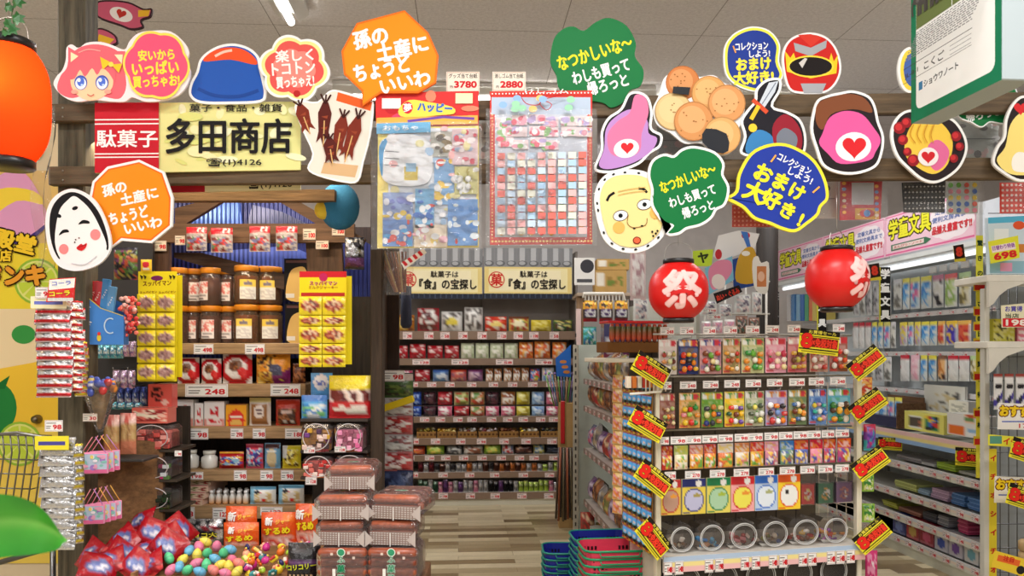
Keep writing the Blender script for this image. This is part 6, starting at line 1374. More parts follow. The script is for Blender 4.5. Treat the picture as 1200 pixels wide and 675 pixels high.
for n_, c_ in ST.items(): design('st_'+n_, 'candy_stick', 'candy stick', simple_bag(PT(c_, ('n', .1,.1,.9,.9,[c_, mixc(c_, WHITE, .5), mixc(c_, (0,0,0),.4)],1,5, len(n_)),('r', 0,0,1,.12, mixc(c_, WHITE, .4))),.03, 'foil', None, 4,6))
def sticks(yt, z, seq, where, group):
 xs = 490; w_ = (655-490)/len(seq)
 shelf_row(BR, .03, z, [(xs+i*w_, xs+(i+1)*w_-.6, yt+hsh(i, 7)*3, 'st_'+c, f'{c} stick snack') for i, c in enumerate(seq)], where, group)
sticks(541, BZ[6],['maroon', 'silver', 'maroon', 'dark grey', 'brown', 'silver', 'dark grey', 'silver', 'silver', 'orange', 'silver', 'silver', 'brown', 'dark grey', 'brown', 'orange', 'brown', 'orange', 'brown', 'orange', 'silver', 'orange', 'silver', 'lime green', 'silver', 'lime green'], 'on the back rack seventh shelf', 'stick snacks on the back rack, seventh shelf')
sticks(562, BZ[7],['green', 'green', 'silver', 'green', 'pink', 'violet', 'pink', 'silver', 'violet', 'silver', 'silver', 'pink', 'silver', 'silver', 'black', 'black', 'violet', 'black', 'black', 'silver', 'lime green', 'lime green', 'lime green', 'lime green', 'lime green', 'lime green', 'pink', 'silver'], 'on the back rack bottom shelf', 'stick snacks on the back rack, bottom shelf')
# hanging bits in front of the rack, beside the stall post
HB = Frame(0,3.9,0)
design('h_red', 'hanging_snack_bag', 'snack bag', simple_bag(PT((190,110,110),('n', .05,.1,.95,.9,[(190,60,60),(226,206,206),(150,50,50),(240,226,220)],6,6,3)),.05)); design('h_sil', 'hanging_snack_bag', 'snack bag', simple_bag(PT((190,186,186),('n', .05,.1,.95,.9,[(206,206,206),(110,106,106),(226,226,226),(150,90,90)],6,6,4)),.05)); design('h_navy', 'hanging_snack_bag', 'snack bag', simple_bag(PT((40,50,84),('n', .05,.1,.95,.9,[(40,50,84),(70,84,120),(30,36,60)],5,6,5)),.05)); design('h_green', 'hanging_snack_bag', 'snack bag', simple_bag(PT((70,100,50),('n', .05,.5,.95,.9,[(110,130,60),(70,100,50),(60,60,40)],5,4,5),('r', 0,0,1,.3,(190,170,160))),.05))
for y0, y1, k, d_ in ((438,466, 'h_green', 'green hanging snack bag with pale top'),(466,488, 'h_sil', 'clear hanging bag crossed by a yellow stick'),(487,509, 'h_red', 'red and silver hanging snack bag under the yellow stick'),(509,530, 'h_sil', 'silver hanging snack bag in the middle of the column'),(529,552, 'h_red', 'red and white hanging snack bag low in the column'),(551,590, 'h_navy', 'navy hanging snack bag at the bottom of the column')):
 c, z, w_, h_ = HB.box(447, y0,484, y1,0); put('hanging_snack_bag', D[k][2](w_, h_, k), HB, c, 0, z, d_, 'snack bag', 'bags hung beside the stall post', rz=RN.uniform(-8,8))
b = MB(); b.box((0,0,0),(.17,.03,.035),(236,206,40), 'gloss', .006); ob('yellow_snack_stick', b, loc=at(466,473,3.82), rot=(0, radians(-18),0), label='yellow snack stick slanting across the hanging bags', cat='snack stick')
hp_ = fixture('hanging_post', 'narrow dark stand carrying the column of hanging bags', 'stand', HB)
b = MB(); b.box((0,.07,.67),(.14,.02,1.34),(50,42,36), 'woodz'); o = ob('stand_board', b, hp_); o.location = (HB.hit(466,412,0)[0],0,0)
prices(HB, hp_, -.04,[(449,434,474,447, '98')])
design('h_tall', 'small_snack_bag', 'snack bag', simple_bag(PT((190,180,190),('n', .1,.1,.9,.9,[(206,60,70),(226,206,190),(60,90,160),(190,150,190),(240,226,120)],4,7,6)),.03, 'film')); design('h_blue', 'small_snack_bag', 'snack bag', simple_bag(PT((40,90,200),('e', .5,.4,.2,.3,(80,190,90)),('n', .1,.5,.9,.9,[(40,90,200),(240,220,80),(80,160,230)],3,4,6)),.03, 'film'))
shelf_row(Frame(0,3.7,0),0,0,[(411,421,348, 'h_tall', 'narrow multicoloured bag', 404),(422,429,358, 'h_tall', 'narrow multicoloured bag', 404),(424,436,356, 'h_blue', 'bright blue toy bag', 402)], 'right of the jerky pouch card', 'bags beside the jerky card')
design('h_black', 'hanging_snack_bag', 'snack bag', simple_bag(PT((60,56,60),('n', .05,.05,.95,.6,[(200,200,200),(40,36,40),(150,150,150),(30,30,34)],6,5,4),('r', 0,.64,1,.9,(110,70,120))),.05, 'foil'))
shelf_row(Frame(0,3.2,0),0,0,[(404,427,278, 'h_black', 'black and silver foil bag with purple foot', 316)], 'below the blue cushion', 'foil bags under the beam')
# bunch of wooden skewers and striped cards under the first hanging pack
t = thing('skewer_bunch', 'bunch of brown skewers in clear wrap hanging before the roof-tile sign', 'snack bunch', at(462,318,3.3)); s_ = 3.3/F
for k in range(9): b = MB(); x = -20+k*4; b.tube([(x*s_, .004*k, 24*s_),((x*.35+8)*s_, .002*k, -24*s_)],.005,[(130,70,40),(170,110,70),(200,170,120),(110,50,34)][k % 4], 'candy', 6); ob('skewer', b, t)
b = MB(); b.grid(5,6, lambda u, v: ((-26+52*u)*(1-.45*v)*s_+.02*v, -.012-.01*hsh(int(u*5+.5), int(v*6+.5)),(26-54*v)*s_), lambda u, v: (246,240,236), 'bagclear'); ob('clear_wrap', b, t)
def stripes(A):
 A.board([(470,308),(496,291),(500,296),(474,316)],.003,(240,236,234)); [A.poly([(471+k*6,307.4-k*3.9),(474+k*6,305.4-k*3.9),(478+k*6,310-k*3.9),(475+k*6,312.2-k*3.9)],(206,50,60)) for k in range(4)]
sign_at('striped_card', 'small red and white striped slanting card beside the skewer bunch', 'card', 485,303,3.25, stripes)
# dark bundle hanging before the first shelf
b = MB(); b.lathe([(.02,-.12),(.034,-.1),(.03,.0),(.03,.12)],(60,64,84), 'cloth', 10); ob('hanging_bundle', b, loc=at(476,360,4.4), label='dark slate hanging bundle in front of the amber snack bag', cat='bundle')
# ================================================================== the end display in front (toy eraser gondola)
EG = Frame(.631,3.3,13); GW = .99
gon = fixture('end_display_rack', 'white-posted end display rack of toy erasers and tubs', 'display rack', EG)
CR = (226,218,196)
for x in (-.0, GW): b = MB(); b.box((x, .015,.9),(.026,.03,1.34 if x else 1.3), CR, 'paint', .004); o = ob('post', b, gon); o.location = (0,0,-.24)
b = MB(); b.tube([(GW, .015,1.33),(GW, .0,1.37),(GW-.03,-.0,1.395),(GW-.08,.02,1.4)],.016, CR, 'paint', 8); ob('post_hook', b, gon)
b = MB(); b.box((GW/2,.34,.75),(GW, .012,1.5),(92,80,64), 'paint'); b.M = None
for k in range(1,9): b.box((GW*k/9,.333,.75),(.004,.004,1.5),(50,42,34), 'paint')
for k in range(1,14): b.box((GW/2,.333,.1+k*.1),(GW, .004,.003),(60,50,40), 'paint')
ob('back_panel', b, gon)
def rail_z(y): return EG.hit(880, y, .02)[1]
for y in (392,441,503,548): b = MB(); b.tube([(0,.06, rail_z(y)),(GW, .06, rail_z(y))],.005,(190,186,176), 'metal', 6); ob('hook_bar', b, gon)
# bottom tub shelves with the pastel price strip
def pastel_strip(fr, parent, x0, x1, zt, zb, ly, cols=((178,200,226),(244,226,150),(240,190,190))):
 b = MB(); n = 10; b.grid(1, n, lambda u, v: (x0+(x1-x0)*u, ly, zt+(zb-zt)*v), lambda u, v: cols[0] if v < .36 else cols[1] if v < .66 else cols[2], 'gloss', False); b.add([(x0, ly+.012, zb),(x1, ly+.012, zb),(x1, ly, zb),(x0, ly, zb),(x0, ly+.012, zt),(x1, ly+.012, zt),(x1, ly, zt),(x0, ly, zt)],[(0,1,2,3),(7,6,5,4),(4,5,1,0)],(226,220,210), 'plastic'); return ob('price_strip', b, parent)
zs1 = EG.hit(890,646,-.05)[1]; zs1b = EG.hit(890,664,-.05)[1]
b = MB(); b.box((GW/2,.145, zs1-.008),(GW-.01,.37,.014),(216,210,200), 'paint'); ob('shelf', b, gon); pastel_strip(EG, gon, .0, GW-.01, zs1, zs1b, -.05)
zs2 = zs1-.2
b = MB(); b.box((GW/2,.145, zs2-.008),(GW-.01,.37,.014),(216,210,200), 'paint'); ob('shelf', b, gon)
b = MB(); b.box((GW/2,.14,.1),(GW, .38,.2),(206,200,186), 'paint'); ob('base', b, gon)
b = MB(); b.box((GW/2,.1,.42),(GW-.04,.2,.2),(40,34,30), 'paint'); ob('lower_panel', b, gon)
for i, x in enumerate((778,791,826,838,868,881,901,913,936,947,969,980,992)): prices(EG, gon, -.053,[(x, 651.5-(x-885)*.066, x+10,667-(x-885)*.066,['148', '148', '198', '198', '198', '198'][i] if i < 6 else '148')])
TG = [[(774,790),(797,813),(824,839),(848,864),(874,890),(897,913),(923,938),(976,990)],[(778,787),(797,816),(824,842),(849,867),(874,892),(899,917),(925,943),(948,966),(973,991)],[(774,784),(786,804),(804,822),(823,841),(842,859),(861,877),(877,894),(896,912),(913,929),(930,946),(946,962),(963,978),(979,995)],[(779,792),(803,821),(832,850),(860,878),(889,907),(914,932),(938,955),(959,976),(979,995)]]
for (y, h_, num), row in zip(((386,9, '248'),(449,9, '248'),(512,9, '98'),(553,9, '278')), TG):
 for a, b_ in row: yy = y-(a-880)*.018*(1 if y < 430 else 1.6 if y < 500 else 2.4); prices(EG, gon, -.045,[(a, yy-h_/2, b_, yy+h_/2, num)])
# wire side grid, right
for k in range(5): b = MB(); b.tube([(GW+.002,.03+k*.07,.1),(GW+.002,.03+k*.07,1.3)],.0025,(226,214,196), 'paint', 5); ob('grid_wire', b, gon)
for k in range(12): b = MB(); b.tube([(GW+.002,.03,.15+k*.095),(GW+.002,.32,.15+k*.095)],.0022,(226,214,196), 'paint', 5); ob('grid_wire', b, gon)
b = MB(); b.box((0,.17,.6),(.006,.31,1.3),(206,198,180), 'paint'); o = ob('side_panel', b, gon); o.location = (.0,.0,-.0)

# ---- carded toy erasers
def blister(key, w, h, base, ops, toys, seed):
 """a printed card with a cluster of little toy erasers under the print; built once, then copied"""
 t = thing('toy_eraser_card', 'tmp_'+key, 'toy card', (0,0,-5))
 ob('backing_card', card_mesh(key, w, h, PT(base, *ops), 'gloss'), t)
 r = random.Random(seed)
 for i in range(9):
  c = toys[i % len(toys)]; b = MB(); k = r.random(); q = w*.13
  if k < .55: b.ball((0,0,0),(q, .012, q*(.8+.4*r.random())), c, 'plastic', 10,6); b.ball((q*.2,-.008, q*.3),(q*.45,.006, q*.4), mixc(c, WHITE, .45), 'plastic', 6,4)
  elif k < .8: b.box((0,0,0),(q*1.8,.016, q*1.4), c, 'plastic', .004); b.box((0,-.004, q*.2),(q*1.1,.014, q*.6), mixc(c, WHITE, .5), 'plastic', .003)
  else: b.lathe([(q*.3,-q),(q*.9,-q*.4),(q*.8, q*.4),(q*.3, q*.9)], c, 'plastic', 10); b.lathe([(q*.2, q*.8),(q*.45, q*1.15),(q*.1, q*1.4)],(80,150,60), 'plastic', 6)
  o = ob('toy_eraser', b, t); o.location = ((-.28+.28*(i % 3)+(r.random()-.5)*.12)*w, -.012, h*(.16+.2*(i//3)+(r.random()-.5)*.06))
 return t
def header(c1, c2): return [('r', .02,.02,.98,.2, c1),('e', .8,.11,.15,.07,(206,60,70)),('n', .06,.05,.6,.17,[c1, c2, WHITE],6,2,5),('r', .05,.9,.4,.98,(206,70,70))]
FOOD1 = [('white and red', (226,216,210),(240,200,200),[(170,60,50),(240,236,220),(206,190,120),(220,150,90),(230,236,180),(110,50,40)]),('navy', (40,50,110),(240,180,60),[(240,140,30),(226,60,40),(250,200,60),(240,120,40),(40,34,30)]),('red and white checked', (206,150,150),(60,80,160),[(240,236,220),(130,70,40),(110,170,60),(220,70,60),(240,220,160)]),('tan', (206,160,110),(110,150,80),[(230,120,40),(240,170,60),(240,236,220),(200,60,50),(160,90,50)]),('cream green', (206,206,150),(60,140,90),[(240,130,40),(60,150,70),(110,180,60),(236,150,50),(240,236,220)]),('pink', (236,170,190),(206,50,80),[(250,240,226),(240,150,170),(240,220,160),(206,60,90),(250,226,200)]),('rose', (206,110,120),(240,210,200),[(206,200,90),(220,150,60),(240,190,80),(120,80,50)]),('grey and red', (190,150,130),(206,60,60),[(240,226,206),(240,180,180),(206,70,60),(250,244,240)]),('dark red', (160,100,90),(206,60,60),[(240,236,230),(230,90,50),(246,190,60),(220,60,50)])]
FOOD2 = [('dark red', (150,90,80),(206,190,150),[(200,160,110),(150,90,60),(226,206,160),(170,190,110),(230,130,60)]),('cream and orange', (230,170,90),(70,150,60),[(240,200,50),(226,60,50),(60,150,70),(240,140,150),(170,210,90),(240,150,50)]),('green and yellow', (110,160,60),(240,200,60),[(50,60,130),(60,60,70),(206,130,60),(230,220,150),(240,140,40)]),('bright yellow', (240,200,50),(110,180,90),[(240,60,50),(240,240,240),(110,70,160),(40,90,60),(120,60,40),(240,190,40)]),('pale green', (190,190,160),(90,130,70),[(220,220,210),(110,130,80),(240,226,110),(70,80,60),(200,200,190)]),('lavender', (170,160,200),(240,150,50),[(206,60,60),(250,250,250),(240,130,40),(40,40,44),(120,150,206)]),('dark green', (110,130,90),(226,170,60),[(240,150,50),(70,110,170),(240,236,230),(120,60,40),(240,200,90)]),('blue', (110,150,206),(40,70,150),[(70,130,220),(240,210,70),(206,150,170),(60,190,170),(240,240,240)]),('blue and green', (90,170,200),(110,180,70),[(240,160,40),(60,130,60),(250,240,230),(90,60,40),(250,190,60)])]
for ri, (row, xs, y0, y1, nm) in enumerate(((FOOD1,[(772,793),(795,818),(820,845),(847,867),(869,895),(897,921),(923,945),(949,970),(972,993)],396,437, 'top row of the end display'),(FOOD2,[(773,791),(796,820),(822,847),(849,872),(873,895),(897,922),(924,945),(948,968),(970,996)],458,499, 'second row of the end display'))):
 for i, ((nc, c1, c2, toys),(a, b_)) in enumerate(zip(row, xs)):
  sl = -(a-880)*(.018 if ri == 0 else .03)
  c, z, w_, h_ = EG.box(a, y0+sl, b_, y1+sl, .0); t = blister(f'bl{ri}{i}', w_, h_, c1, header(c2, mixc(c1, WHITE, .5))+[('n', .06,.24,.94,.86,[mixc(c1, WHITE, .3), c1, mixc(c1, c2,.4)],5,5, i)], toys, i+ri*20)
  LABELS.pop(f'tmp_bl{ri}{i}'); tag(t, f'{nc} toy eraser card, {ORD[i]} from left, {nm}', 'toy card', 'toy eraser cards on the end display'); t.location = EG.w(c, 0, z); t.rotation_euler = (0,0, EG.yaw)
  hk = MB(); hk.tube([(0,.06, h_+.004),(0,-.03, h_+.006),(0,-.034, h_+.014)],.0025,(200,200,200), 'metal', 5); o = ob('hang_hook', hk, gon); o.location = (c, 0, z)
# ---- third row: small header packs
R3 = [('dark red', (170,30,36),(190,40,40)),('lime green', (190,206,110),(236,226,190)),('pink and yellow', (226,130,120),(240,170,40)),('red', (206,50,60),(240,130,60)),('white-topped', (236,220,216),(226,120,60)),('orange print', (226,140,90),(226,206,190)),('bright red', (216,50,50),(230,170,50)),('pink', (240,160,190),(206,130,150)),('blue', (60,130,214),(110,150,120)),('red and blue', (214,60,50),(110,120,190)),('crimson', (216,30,60),(240,150,170)),('red flame-topped', (214,50,30),(206,80,110)),('scarlet-topped', (206,44,30),(190,70,120))]
for i, ((nc, c1, c2),(a, b_)) in enumerate(zip(R3,[(775,788),(790,806),(808,824),(825,839),(841,859),(861,878),(879,895),(896,912),(914,930),(931,947),(949,964),(965,979),(981,997)])):
 y1 = 546-(a-880)*.045; y0 = y1-28
 c, z, w_, h_ = EG.box(a, y0, b_, y1,.0); t = thing('eraser_pack', f'{nc} small eraser pack, {ORD[i]} from left, third row of end display', 'toy pack', EG.w(c, 0, z), EG.yaw, 'small eraser packs on the end display')
 hd = card_mesh(f'r3h{i}', w_, h_*.4, PT(c1,('n', .1,.15,.9,.8,[c1, mixc(c1, WHITE, .7), mixc(c1,(250,220,60),.5)],5,3, i)), 'gloss', nu=8, nv=5); o = ob('header_card', hd, t); o.location = (0,0, h_*.6)
 ob('clear_pouch', bag_mb(w_*.94, h_*.62,.02, PT(c2,('n', .05,.1,.95,.95,[c2,(240,236,226), mixc(c2,(200,40,40),.5),(240,200,70),(70,90,170) if i > 6 else (110,170,70)],6,4, i)),8,7)[0], t)
# ---- fourth row: round-window packs and clear boxes
R4 = [('brown-windowed yellow', (226,190,80),(190,50,50),(190,150,130)),('navy-topped yellow', (230,206,80),(40,50,120),(190,190,220)),('green-topped yellow', (226,210,100),(30,130,80),(170,206,170)),('pink and red', (240,170,170),(206,40,50),(236,226,90)),('blue', (190,210,236),(50,110,206),(226,236,246)),('red-ringed yellow', (244,206,50),(226,90,30),(240,240,236))]
for i, ((nc, c1, c2, c3),(a, b_)) in enumerate(zip(R4,[(774,797),(799,826),(828,855),(856,883),(884,910),(911,937)])):
 y1 = 598-(a-880)*.05; y0 = y1-41
 c, z, w_, h_ = EG.box(a, y0, b_, y1,0); me = card_mesh(f'r4_{i}', w_, h_, PT(c1,('r', 0,0,1,.24, c2),('e', .7,.13,.12,.09, WHITE),('e', .5,.6,.44,.34, c2),('e', .5,.6,.39,.3, c3),('e', .64,.47,.17,.055, mixc(c2,(250,220,60),.6)) if i < 5 else ('e', .4,.5,.08,.06,(40,36,36)),('r', .04,.92,.3,.98, c2)), 'gloss', .012,20,24)
 put('round_window_pack', me, EG, c, 0, z, f'{nc} round-window pack, {ORD[i]} from left, fourth row of end display', 'toy pack', 'round-window packs on the end display')
for i, (nc, c1, c2, a, b_) in enumerate((('red', (214,40,36),(240,220,120),939,956),('green', (40,120,80),(226,170,60),959,978),('purple', (130,90,140),(206,130,110),980,1000))):
 y1 = 592-(a-940)*.06
 c, z, w_, h_ = EG.box(a, y1-30, b_, y1,0); t = thing('clear_toy_box', f'clear hanging box with {nc} insert card in the fourth row of the end display', 'toy box', EG.w(c, .02, z), EG.yaw, 'clear boxes on the end display')
 ob('insert_card', carton(f'r4b{i}', w_*.86, h_*.8,.03, PT(c1,('e', .5,.5,.3,.28, c2),('n', .2,.3,.8,.7,[c1, c2, WHITE],4,4, i))), t)
 b = MB(); b.box((0,0, h_*.6),(w_, .05, h_*1.2),(236,232,230), 'clear', .006); ob('clear_box', b, t)
# ---- tubs with round lids
def tub(w, h, dp, con, seed):
 t = thing('clear_toy_tub', 'tmptub', 'toy tub', (0,0,-5),0, 'clear tubs on the end display'); r = random.Random(seed)
 for i in range(12):
  b = MB(); c = con[i % len(con)]; q = w*.1
  if i % 3 == 0: b.ball((0,0,0),(q, q*.8, q*.8), c, 'plastic', 8,6)
  else: b.box((0,0,0),(q*1.9, q*.7, q*1.1), c, 'gloss', .004)
  o = ob('toy', b, t); o.location = ((r.random()-.5)*w*.66,-dp*.22+(r.random()-.3)*dp*.5, q*.9+r.random()*h*.33); o.rotation_euler = (r.uniform(-.6,.6), r.uniform(-.8,.8), r.uniform(-.8,.8))
 b = MB(); b.box((0,0, h*.49),(w*.96, dp, h*.98),(232,228,226), 'clear', .018); ob('tub_body', b, t)
 b = MB()
 for rr, k in ((.42,.0026),(.37,.0014)): b.tube([(w*rr*cos(a),-dp/2-.004, h*.5+w*rr*sin(a)*min(1, h/w*1.1)) for a in [2*pi*i/30 for i in range(30)]], k, (206,206,204), 'gloss', 6, True)
 ob('lid_ring', b, t)
 return t
TC = [('cream and brown', [(226,216,190),(150,110,80),(240,236,226),(96,70,50)]),('blue and peach', [(70,160,220),(240,180,140),(110,190,236),(60,130,200)]),('red and pink', [(200,40,50),(240,150,160),(150,40,40),(240,220,214)]),('olive and white', [(130,130,60),(236,226,210),(90,110,170),(150,120,90)]),('red and yellow', [(200,60,50),(240,200,90),(236,232,226),(150,90,60)]),('purple and orange', [(140,70,160),(240,170,80),(226,80,50),(190,120,190)])]
for i, ((nc, con),(a, b_)) in enumerate(zip(TC, [(776,807),(810,842),(845,880),(882,915),(917,951),(953,984)])):
 c, _, w_, _ = EG.box(a, 612, b_, 648,.06); h_ = EG.hit(890,611,-.0)[1]-zs1
 t = tub(w_, h_, .13, con, i); LABELS.pop('tmptub'); tag(t, f'clear round-lidded tub of {nc} erasers, {ORD[i]} from left on the pastel-edged shelf'); t.location = EG.w(c, .06, zs1+.001); t.rotation_euler = (0,0, EG.yaw)
for i, (a, b_) in enumerate([(776,815),(818,858),(862,902),(906,944),(948,984)]):
 c, _, w_, _ = EG.box(a, 612, b_, 648,.06); t = tub(w_, .15,.13,[(200,190,180),(110,90,80),(226,206,190)],30+i); LABELS.pop('tmptub'); tag(t, f'clear tub whose lid top just shows on the lowest shelf, {ORD[i]} from left'); t.location = EG.w(c, .06, zs2+.001); t.rotation_euler = (0,0, EG.yaw)
# ---- left side: hanging strips of blue packs
ES = Frame(.631-.012,3.3,13-90)
def strip_proto():
 t = thing('toy_pack_strip', 'tmpstrip', 'toy strip', (0,0,-5),0, 'strips of blue packs on the end display side')
 me = bag_mb(.052,.06,.012, PT((90,180,250),('r', 0,0,1,.12,(230,70,40)),('n', .1,.3,.9,.62,[(90,180,250),(250,210,180),(40,40,50),(140,214,255)],3,2,4),('r', .0,.62,1,.78,(30,50,40)),('n', 0,.78,1,1,[(230,180,50),(190,50,36),(110,140,60)],3,1,2)),6,8)[0].mesh('pack')
 for i in range(12): o = ob('pack', me, t); o.location = (0,-.008,-.062*(i+1)); o.rotation_euler = (radians(-5),0,0)
 b = MB(); b.box((0,0,-.37),(.05,.001,.75),(216,150,60), 'gloss'); ob('hanging_strip', b, t); return t
sp = strip_proto()
for i in range(6):
 loc = ES.w(-.30+i*.056,-.02,1.325); lb = f'hanging strip of blue toy packs, {ORD[i]} from the back on the end display side'
 if i == 0: sp.location = loc; sp.rotation_euler = (0,0, ES.yaw); LABELS.pop('tmpstrip'); tag(sp, lb)
 else: dup(sp, loc, ES.yaw+radians(RN.uniform(-4,4)), lb)
st2 = thing('hanging_pack_strip', 'hanging strip of gold and pink packs at the rear edge of the blue strips', 'toy strip', ES.w(-.37,-.03,1.34), ES.yaw+radians(30))
me = bag_mb(.06,.065,.014, PT((236,196,120),('n', .05,.1,.95,.9,[(240,206,130),(240,150,80),(206,110,60),(246,226,200),(230,150,170)],4,5,3)),6,7)[0].mesh('pack')
for i in range(10): o = ob('pack', me, st2); o.location = (0,-.01,-.066*(i+1)); o.rotation_euler = (radians(-6),0,0)
# lolly tray on top and white hooks at the left corner
t = thing('lollipop_tray', 'red tray packed with speckled lollipops on top of the end display', 'candy tray', EG.w(-.02,.3,1.47), EG.yaw)
b = MB(); b.box((.02,0,.0),(.3,.16,.05),(120,80,40), 'card', .003); ob('tray_box', b, t); b = MB(); b.box((.02,-.02,.115),(.3,.13,.012),(206,34,34), 'gloss', .004); ob('red_lid', b, t)
for i in range(11): b = MB(); b.lathe([(.006,.0),(.013,.02),(.013,.07),(.008,.085)],(110,60,36), 'film', 8, cols=[(60,40,24),(190,70,40),(70,90,40),(206,60,50)]); o = ob('lollipop', b, t); o.location = (-.11+i*.026,-.075,.02)
b = MB(); b.box((.0,.05,-.06),(.3,.3,.02), CR, 'paint', .003); ob('top_ledge', b, t)
t = thing('white_wire_rack', 'small white wire rack holding slim boxes at the corner of the end display', 'wire rack', EG.w(-.05,-.02,1.27), EG.yaw)
b = MB(); b.tube([(-.09,0,0),(.05,0,.01),(.1,0,.1),(.02,0,.13),(-.05,0,.12)],.006,(240,236,226), 'paint', 6); ob('rack_wire', b, t)
for k in range(6): b = MB(); b.tube([(-.02+k*.018,-.004,.01),(-.02+k*.018,-.004,.12)],.003,(236,232,222), 'paint', 5); ob('rack_wire', b, t)
for k in range(5): b = MB(); b.box((0,0,0),(.018,.03,.05),[(240,226,206),(226,130,60),(236,236,230),(220,70,50),(240,150,80)][k], 'gloss', .002); o = ob('slim_carton', b, t); o.location = (-.09+k*.024,.02,.05)
# ---- packs clipped to the outer right side
design('snackor', 'hanging_toy_pack', 'toy pack', simple_bag(PT((230,150,70),('n', .05,.1,.95,.9,[(240,230,210),(226,130,40),(200,60,40),(246,190,90)],5,6,4)),.02)); design('umb', 'hanging_toy_pack', 'toy pack', simple_bag(PT((130,60,160),('r', 0,0,1,.3,(206,40,80)),('r', 0,.6,1,1,(60,170,180)),('n', .2,.1,.8,.9,[(206,50,110),(90,60,170),(60,150,190),(150,70,190)],3,6,3)),.03)); design('limep', 'hanging_toy_pack', 'toy pack', simple_bag(PT((150,200,70),('n', .1,.1,.9,.9,[(150,200,70),(60,140,60),(230,236,150),(240,240,230)],4,5,2)),.02)); design('pinkt', 'hanging_toy_pack', 'toy pack', simple_bag(PT((226,60,130),('n', .1,.1,.9,.9,[(226,60,130),(240,150,190),(190,40,110),(250,230,240)],4,5,2)),.02))
for x0, y0, x1, y1, k, d_ in ((1000,442,1022,464, 'snackor', 'orange and cream snack pack clipped below the highest corner sign'),(1012,497,1026,528, 'umb', 'pink to teal umbrella-shaped pack by the white post'),(1010,556,1024,576, 'limep', 'lime green pack by the white post, above the lowest corner sign'),(1010,590,1025,612, 'limep', 'green and white pack just behind the lowest corner sign'),(1014,645,1028,690, 'pinkt', 'pink toy pack at the foot of the white post')):
 fr_ = Frame(EG.w(GW+.02,.1,0).x, EG.w(GW+.02,.1,0).y, 0); c, z, w_, h_ = fr_.box(x0, y0, x1, y1,0); put('hanging_toy_pack', D[k][2](w_, h_, k), fr_, c, 0, z, d_, 'toy pack', 'packs on the outer side of the end display')
# ---- yellow and red "8" signs
def eight(wavy=False):
 def f(A):
  A.board([(-23,-13),(23,-13),(23,13),(-23,13)],.002,(238,224,52)); A.rect(-23,-13,23,-7.6,(34,30,22)); A.text('お買得セール', 3,-10.3,3.6,(236,222,80),0,.03,32)
  A.line([(-23,-5.6),(23,-5.6)],.8,(50,44,30)); A.rect(-9,-4.4,21.5,6,(120,26,18)); A.text('×免税対象', 6.5,.8,9,(236,62,40),0,.04,29)
  A.text('8', -14.5,-.4,18,(228,44,32),0,.055,11.5,(36,20,16),1.5); A.rect(-23,7.8,23,9,(44,40,28)); A.line([(-20,11),(20,11)],.8,(120,110,40))
 return f
def eight_sign(x, y, d, rot, w_, label, yaw=0):
 m = MB(); A = Art(m, 0,0, d/F*w_/46); eight()(A); return ob('sale_sign', m, loc=at(x, y, d), rot=(radians(-6), radians(rot), radians(yaw)), label=label, cat='sale sign', group='yellow sale signs')
for i, (x, y, r) in enumerate(((763,433,31),(759,497,31),(766,561,38),(766,631,52))): eight_sign(x, y, 3.2, r, 46, f'yellow sale sign with red numeral, {["highest", "second", "third", "lowest"][i]} down the inner post of the end display', 13)
for i, (x, y, r) in enumerate(((1015,425,-38),(1017,475,-36),(1020,543,-36),(1022,628,-40))): eight_sign(x, y, 3.44, r, 42, f'yellow sale sign with red numeral, {["highest", "second", "third", "lowest"][i]} down the outer post of the end display', 0)
m = MB(); A = Art(m, 0,0,3.2/F*50/46); eight()(A); ob('sale_sign', m, loc=at(960,401,3.2), rot=(0, radians(6), radians(8)), label='wavy yellow sale sign with red numeral across the top row of cards', cat='sale sign', group='yellow sale signs')
# ---- shopping baskets stacked at the foot
def basket(col, rim):
 t = thing('shopping_basket', 'tmpbask', 'basket', (0,0,-5),0, 'stacked shopping baskets'); W, Dp, Hh = .31,.24,.19
 b = MB(); n = 10
 def ringpts(w, d, z, r=.05): return [(x, y, z) for x, y in rrpts(-w/2,-d/2, w/2, d/2, r, 3)]
 top = ringpts(W, Dp, Hh); bot = ringpts(W*.82, Dp*.8,.0); k = len(top)
 b.add(top+bot, [(i, (i+1) % k, k+(i+1) % k, k+i) for i in range(k)]+[tuple(range(2*k-1, k-1,-1))], col, 'plastic'); top2 = ringpts(W-.008, Dp-.008, Hh); bot2 = ringpts(W*.82-.008, Dp*.8-.008,.004)
 b.add(top2+bot2,[(k+i, k+(i+1) % k, (i+1) % k, i) for i in range(k)]+[tuple(range(k, 2*k))], mixc(col, (0,0,0),.05), 'plastic')
 for side in (-1,1):
  for gx in (-.085,.085):
   for i in range(4):
    for j in range(3):
     x = gx+i*.018-.03; z = .15-j*.03; y = side*(Dp/2*(.8+.2*z/Hh)+.0012); b.add([(x-.005, y, z-.009),(x+.005, y, z-.009),(x+.005, y+side*.0, z+.009),(x-.005, y, z+.009)],[(0,1,2,3)],(30,14,20), 'plastic')
     y2 = y-side*.0095; b.add([(x-.005, y2, z-.009),(x+.005, y2, z-.009),(x+.005, y2, z+.009),(x-.005, y2, z+.009)],[(0,1,2,3)],(30,14,20), 'plastic')
 ob('basket_body', b, t)
 b = MB(); b.tube(ringpts(W+.004, Dp+.004, Hh),.0055, rim, 'plastic', 6, True); ob('rim', b, t)
 for s_ in (-1,1): b = MB(); b.tube([(-W*.3, s_*(Dp/2+.012), Hh-.004),(-W*.28, s_*(Dp/2+.014), Hh-.02),(W*.28, s_*(Dp/2+.014), Hh-.02),(W*.3, s_*(Dp/2+.012), Hh-.004)],.004, rim, 'plastic', 5); ob('handle', b, t)
 return t
rb_ = basket((236,66,96),(20,150,100)); bb_ = basket((34,44,160),(20,140,120))
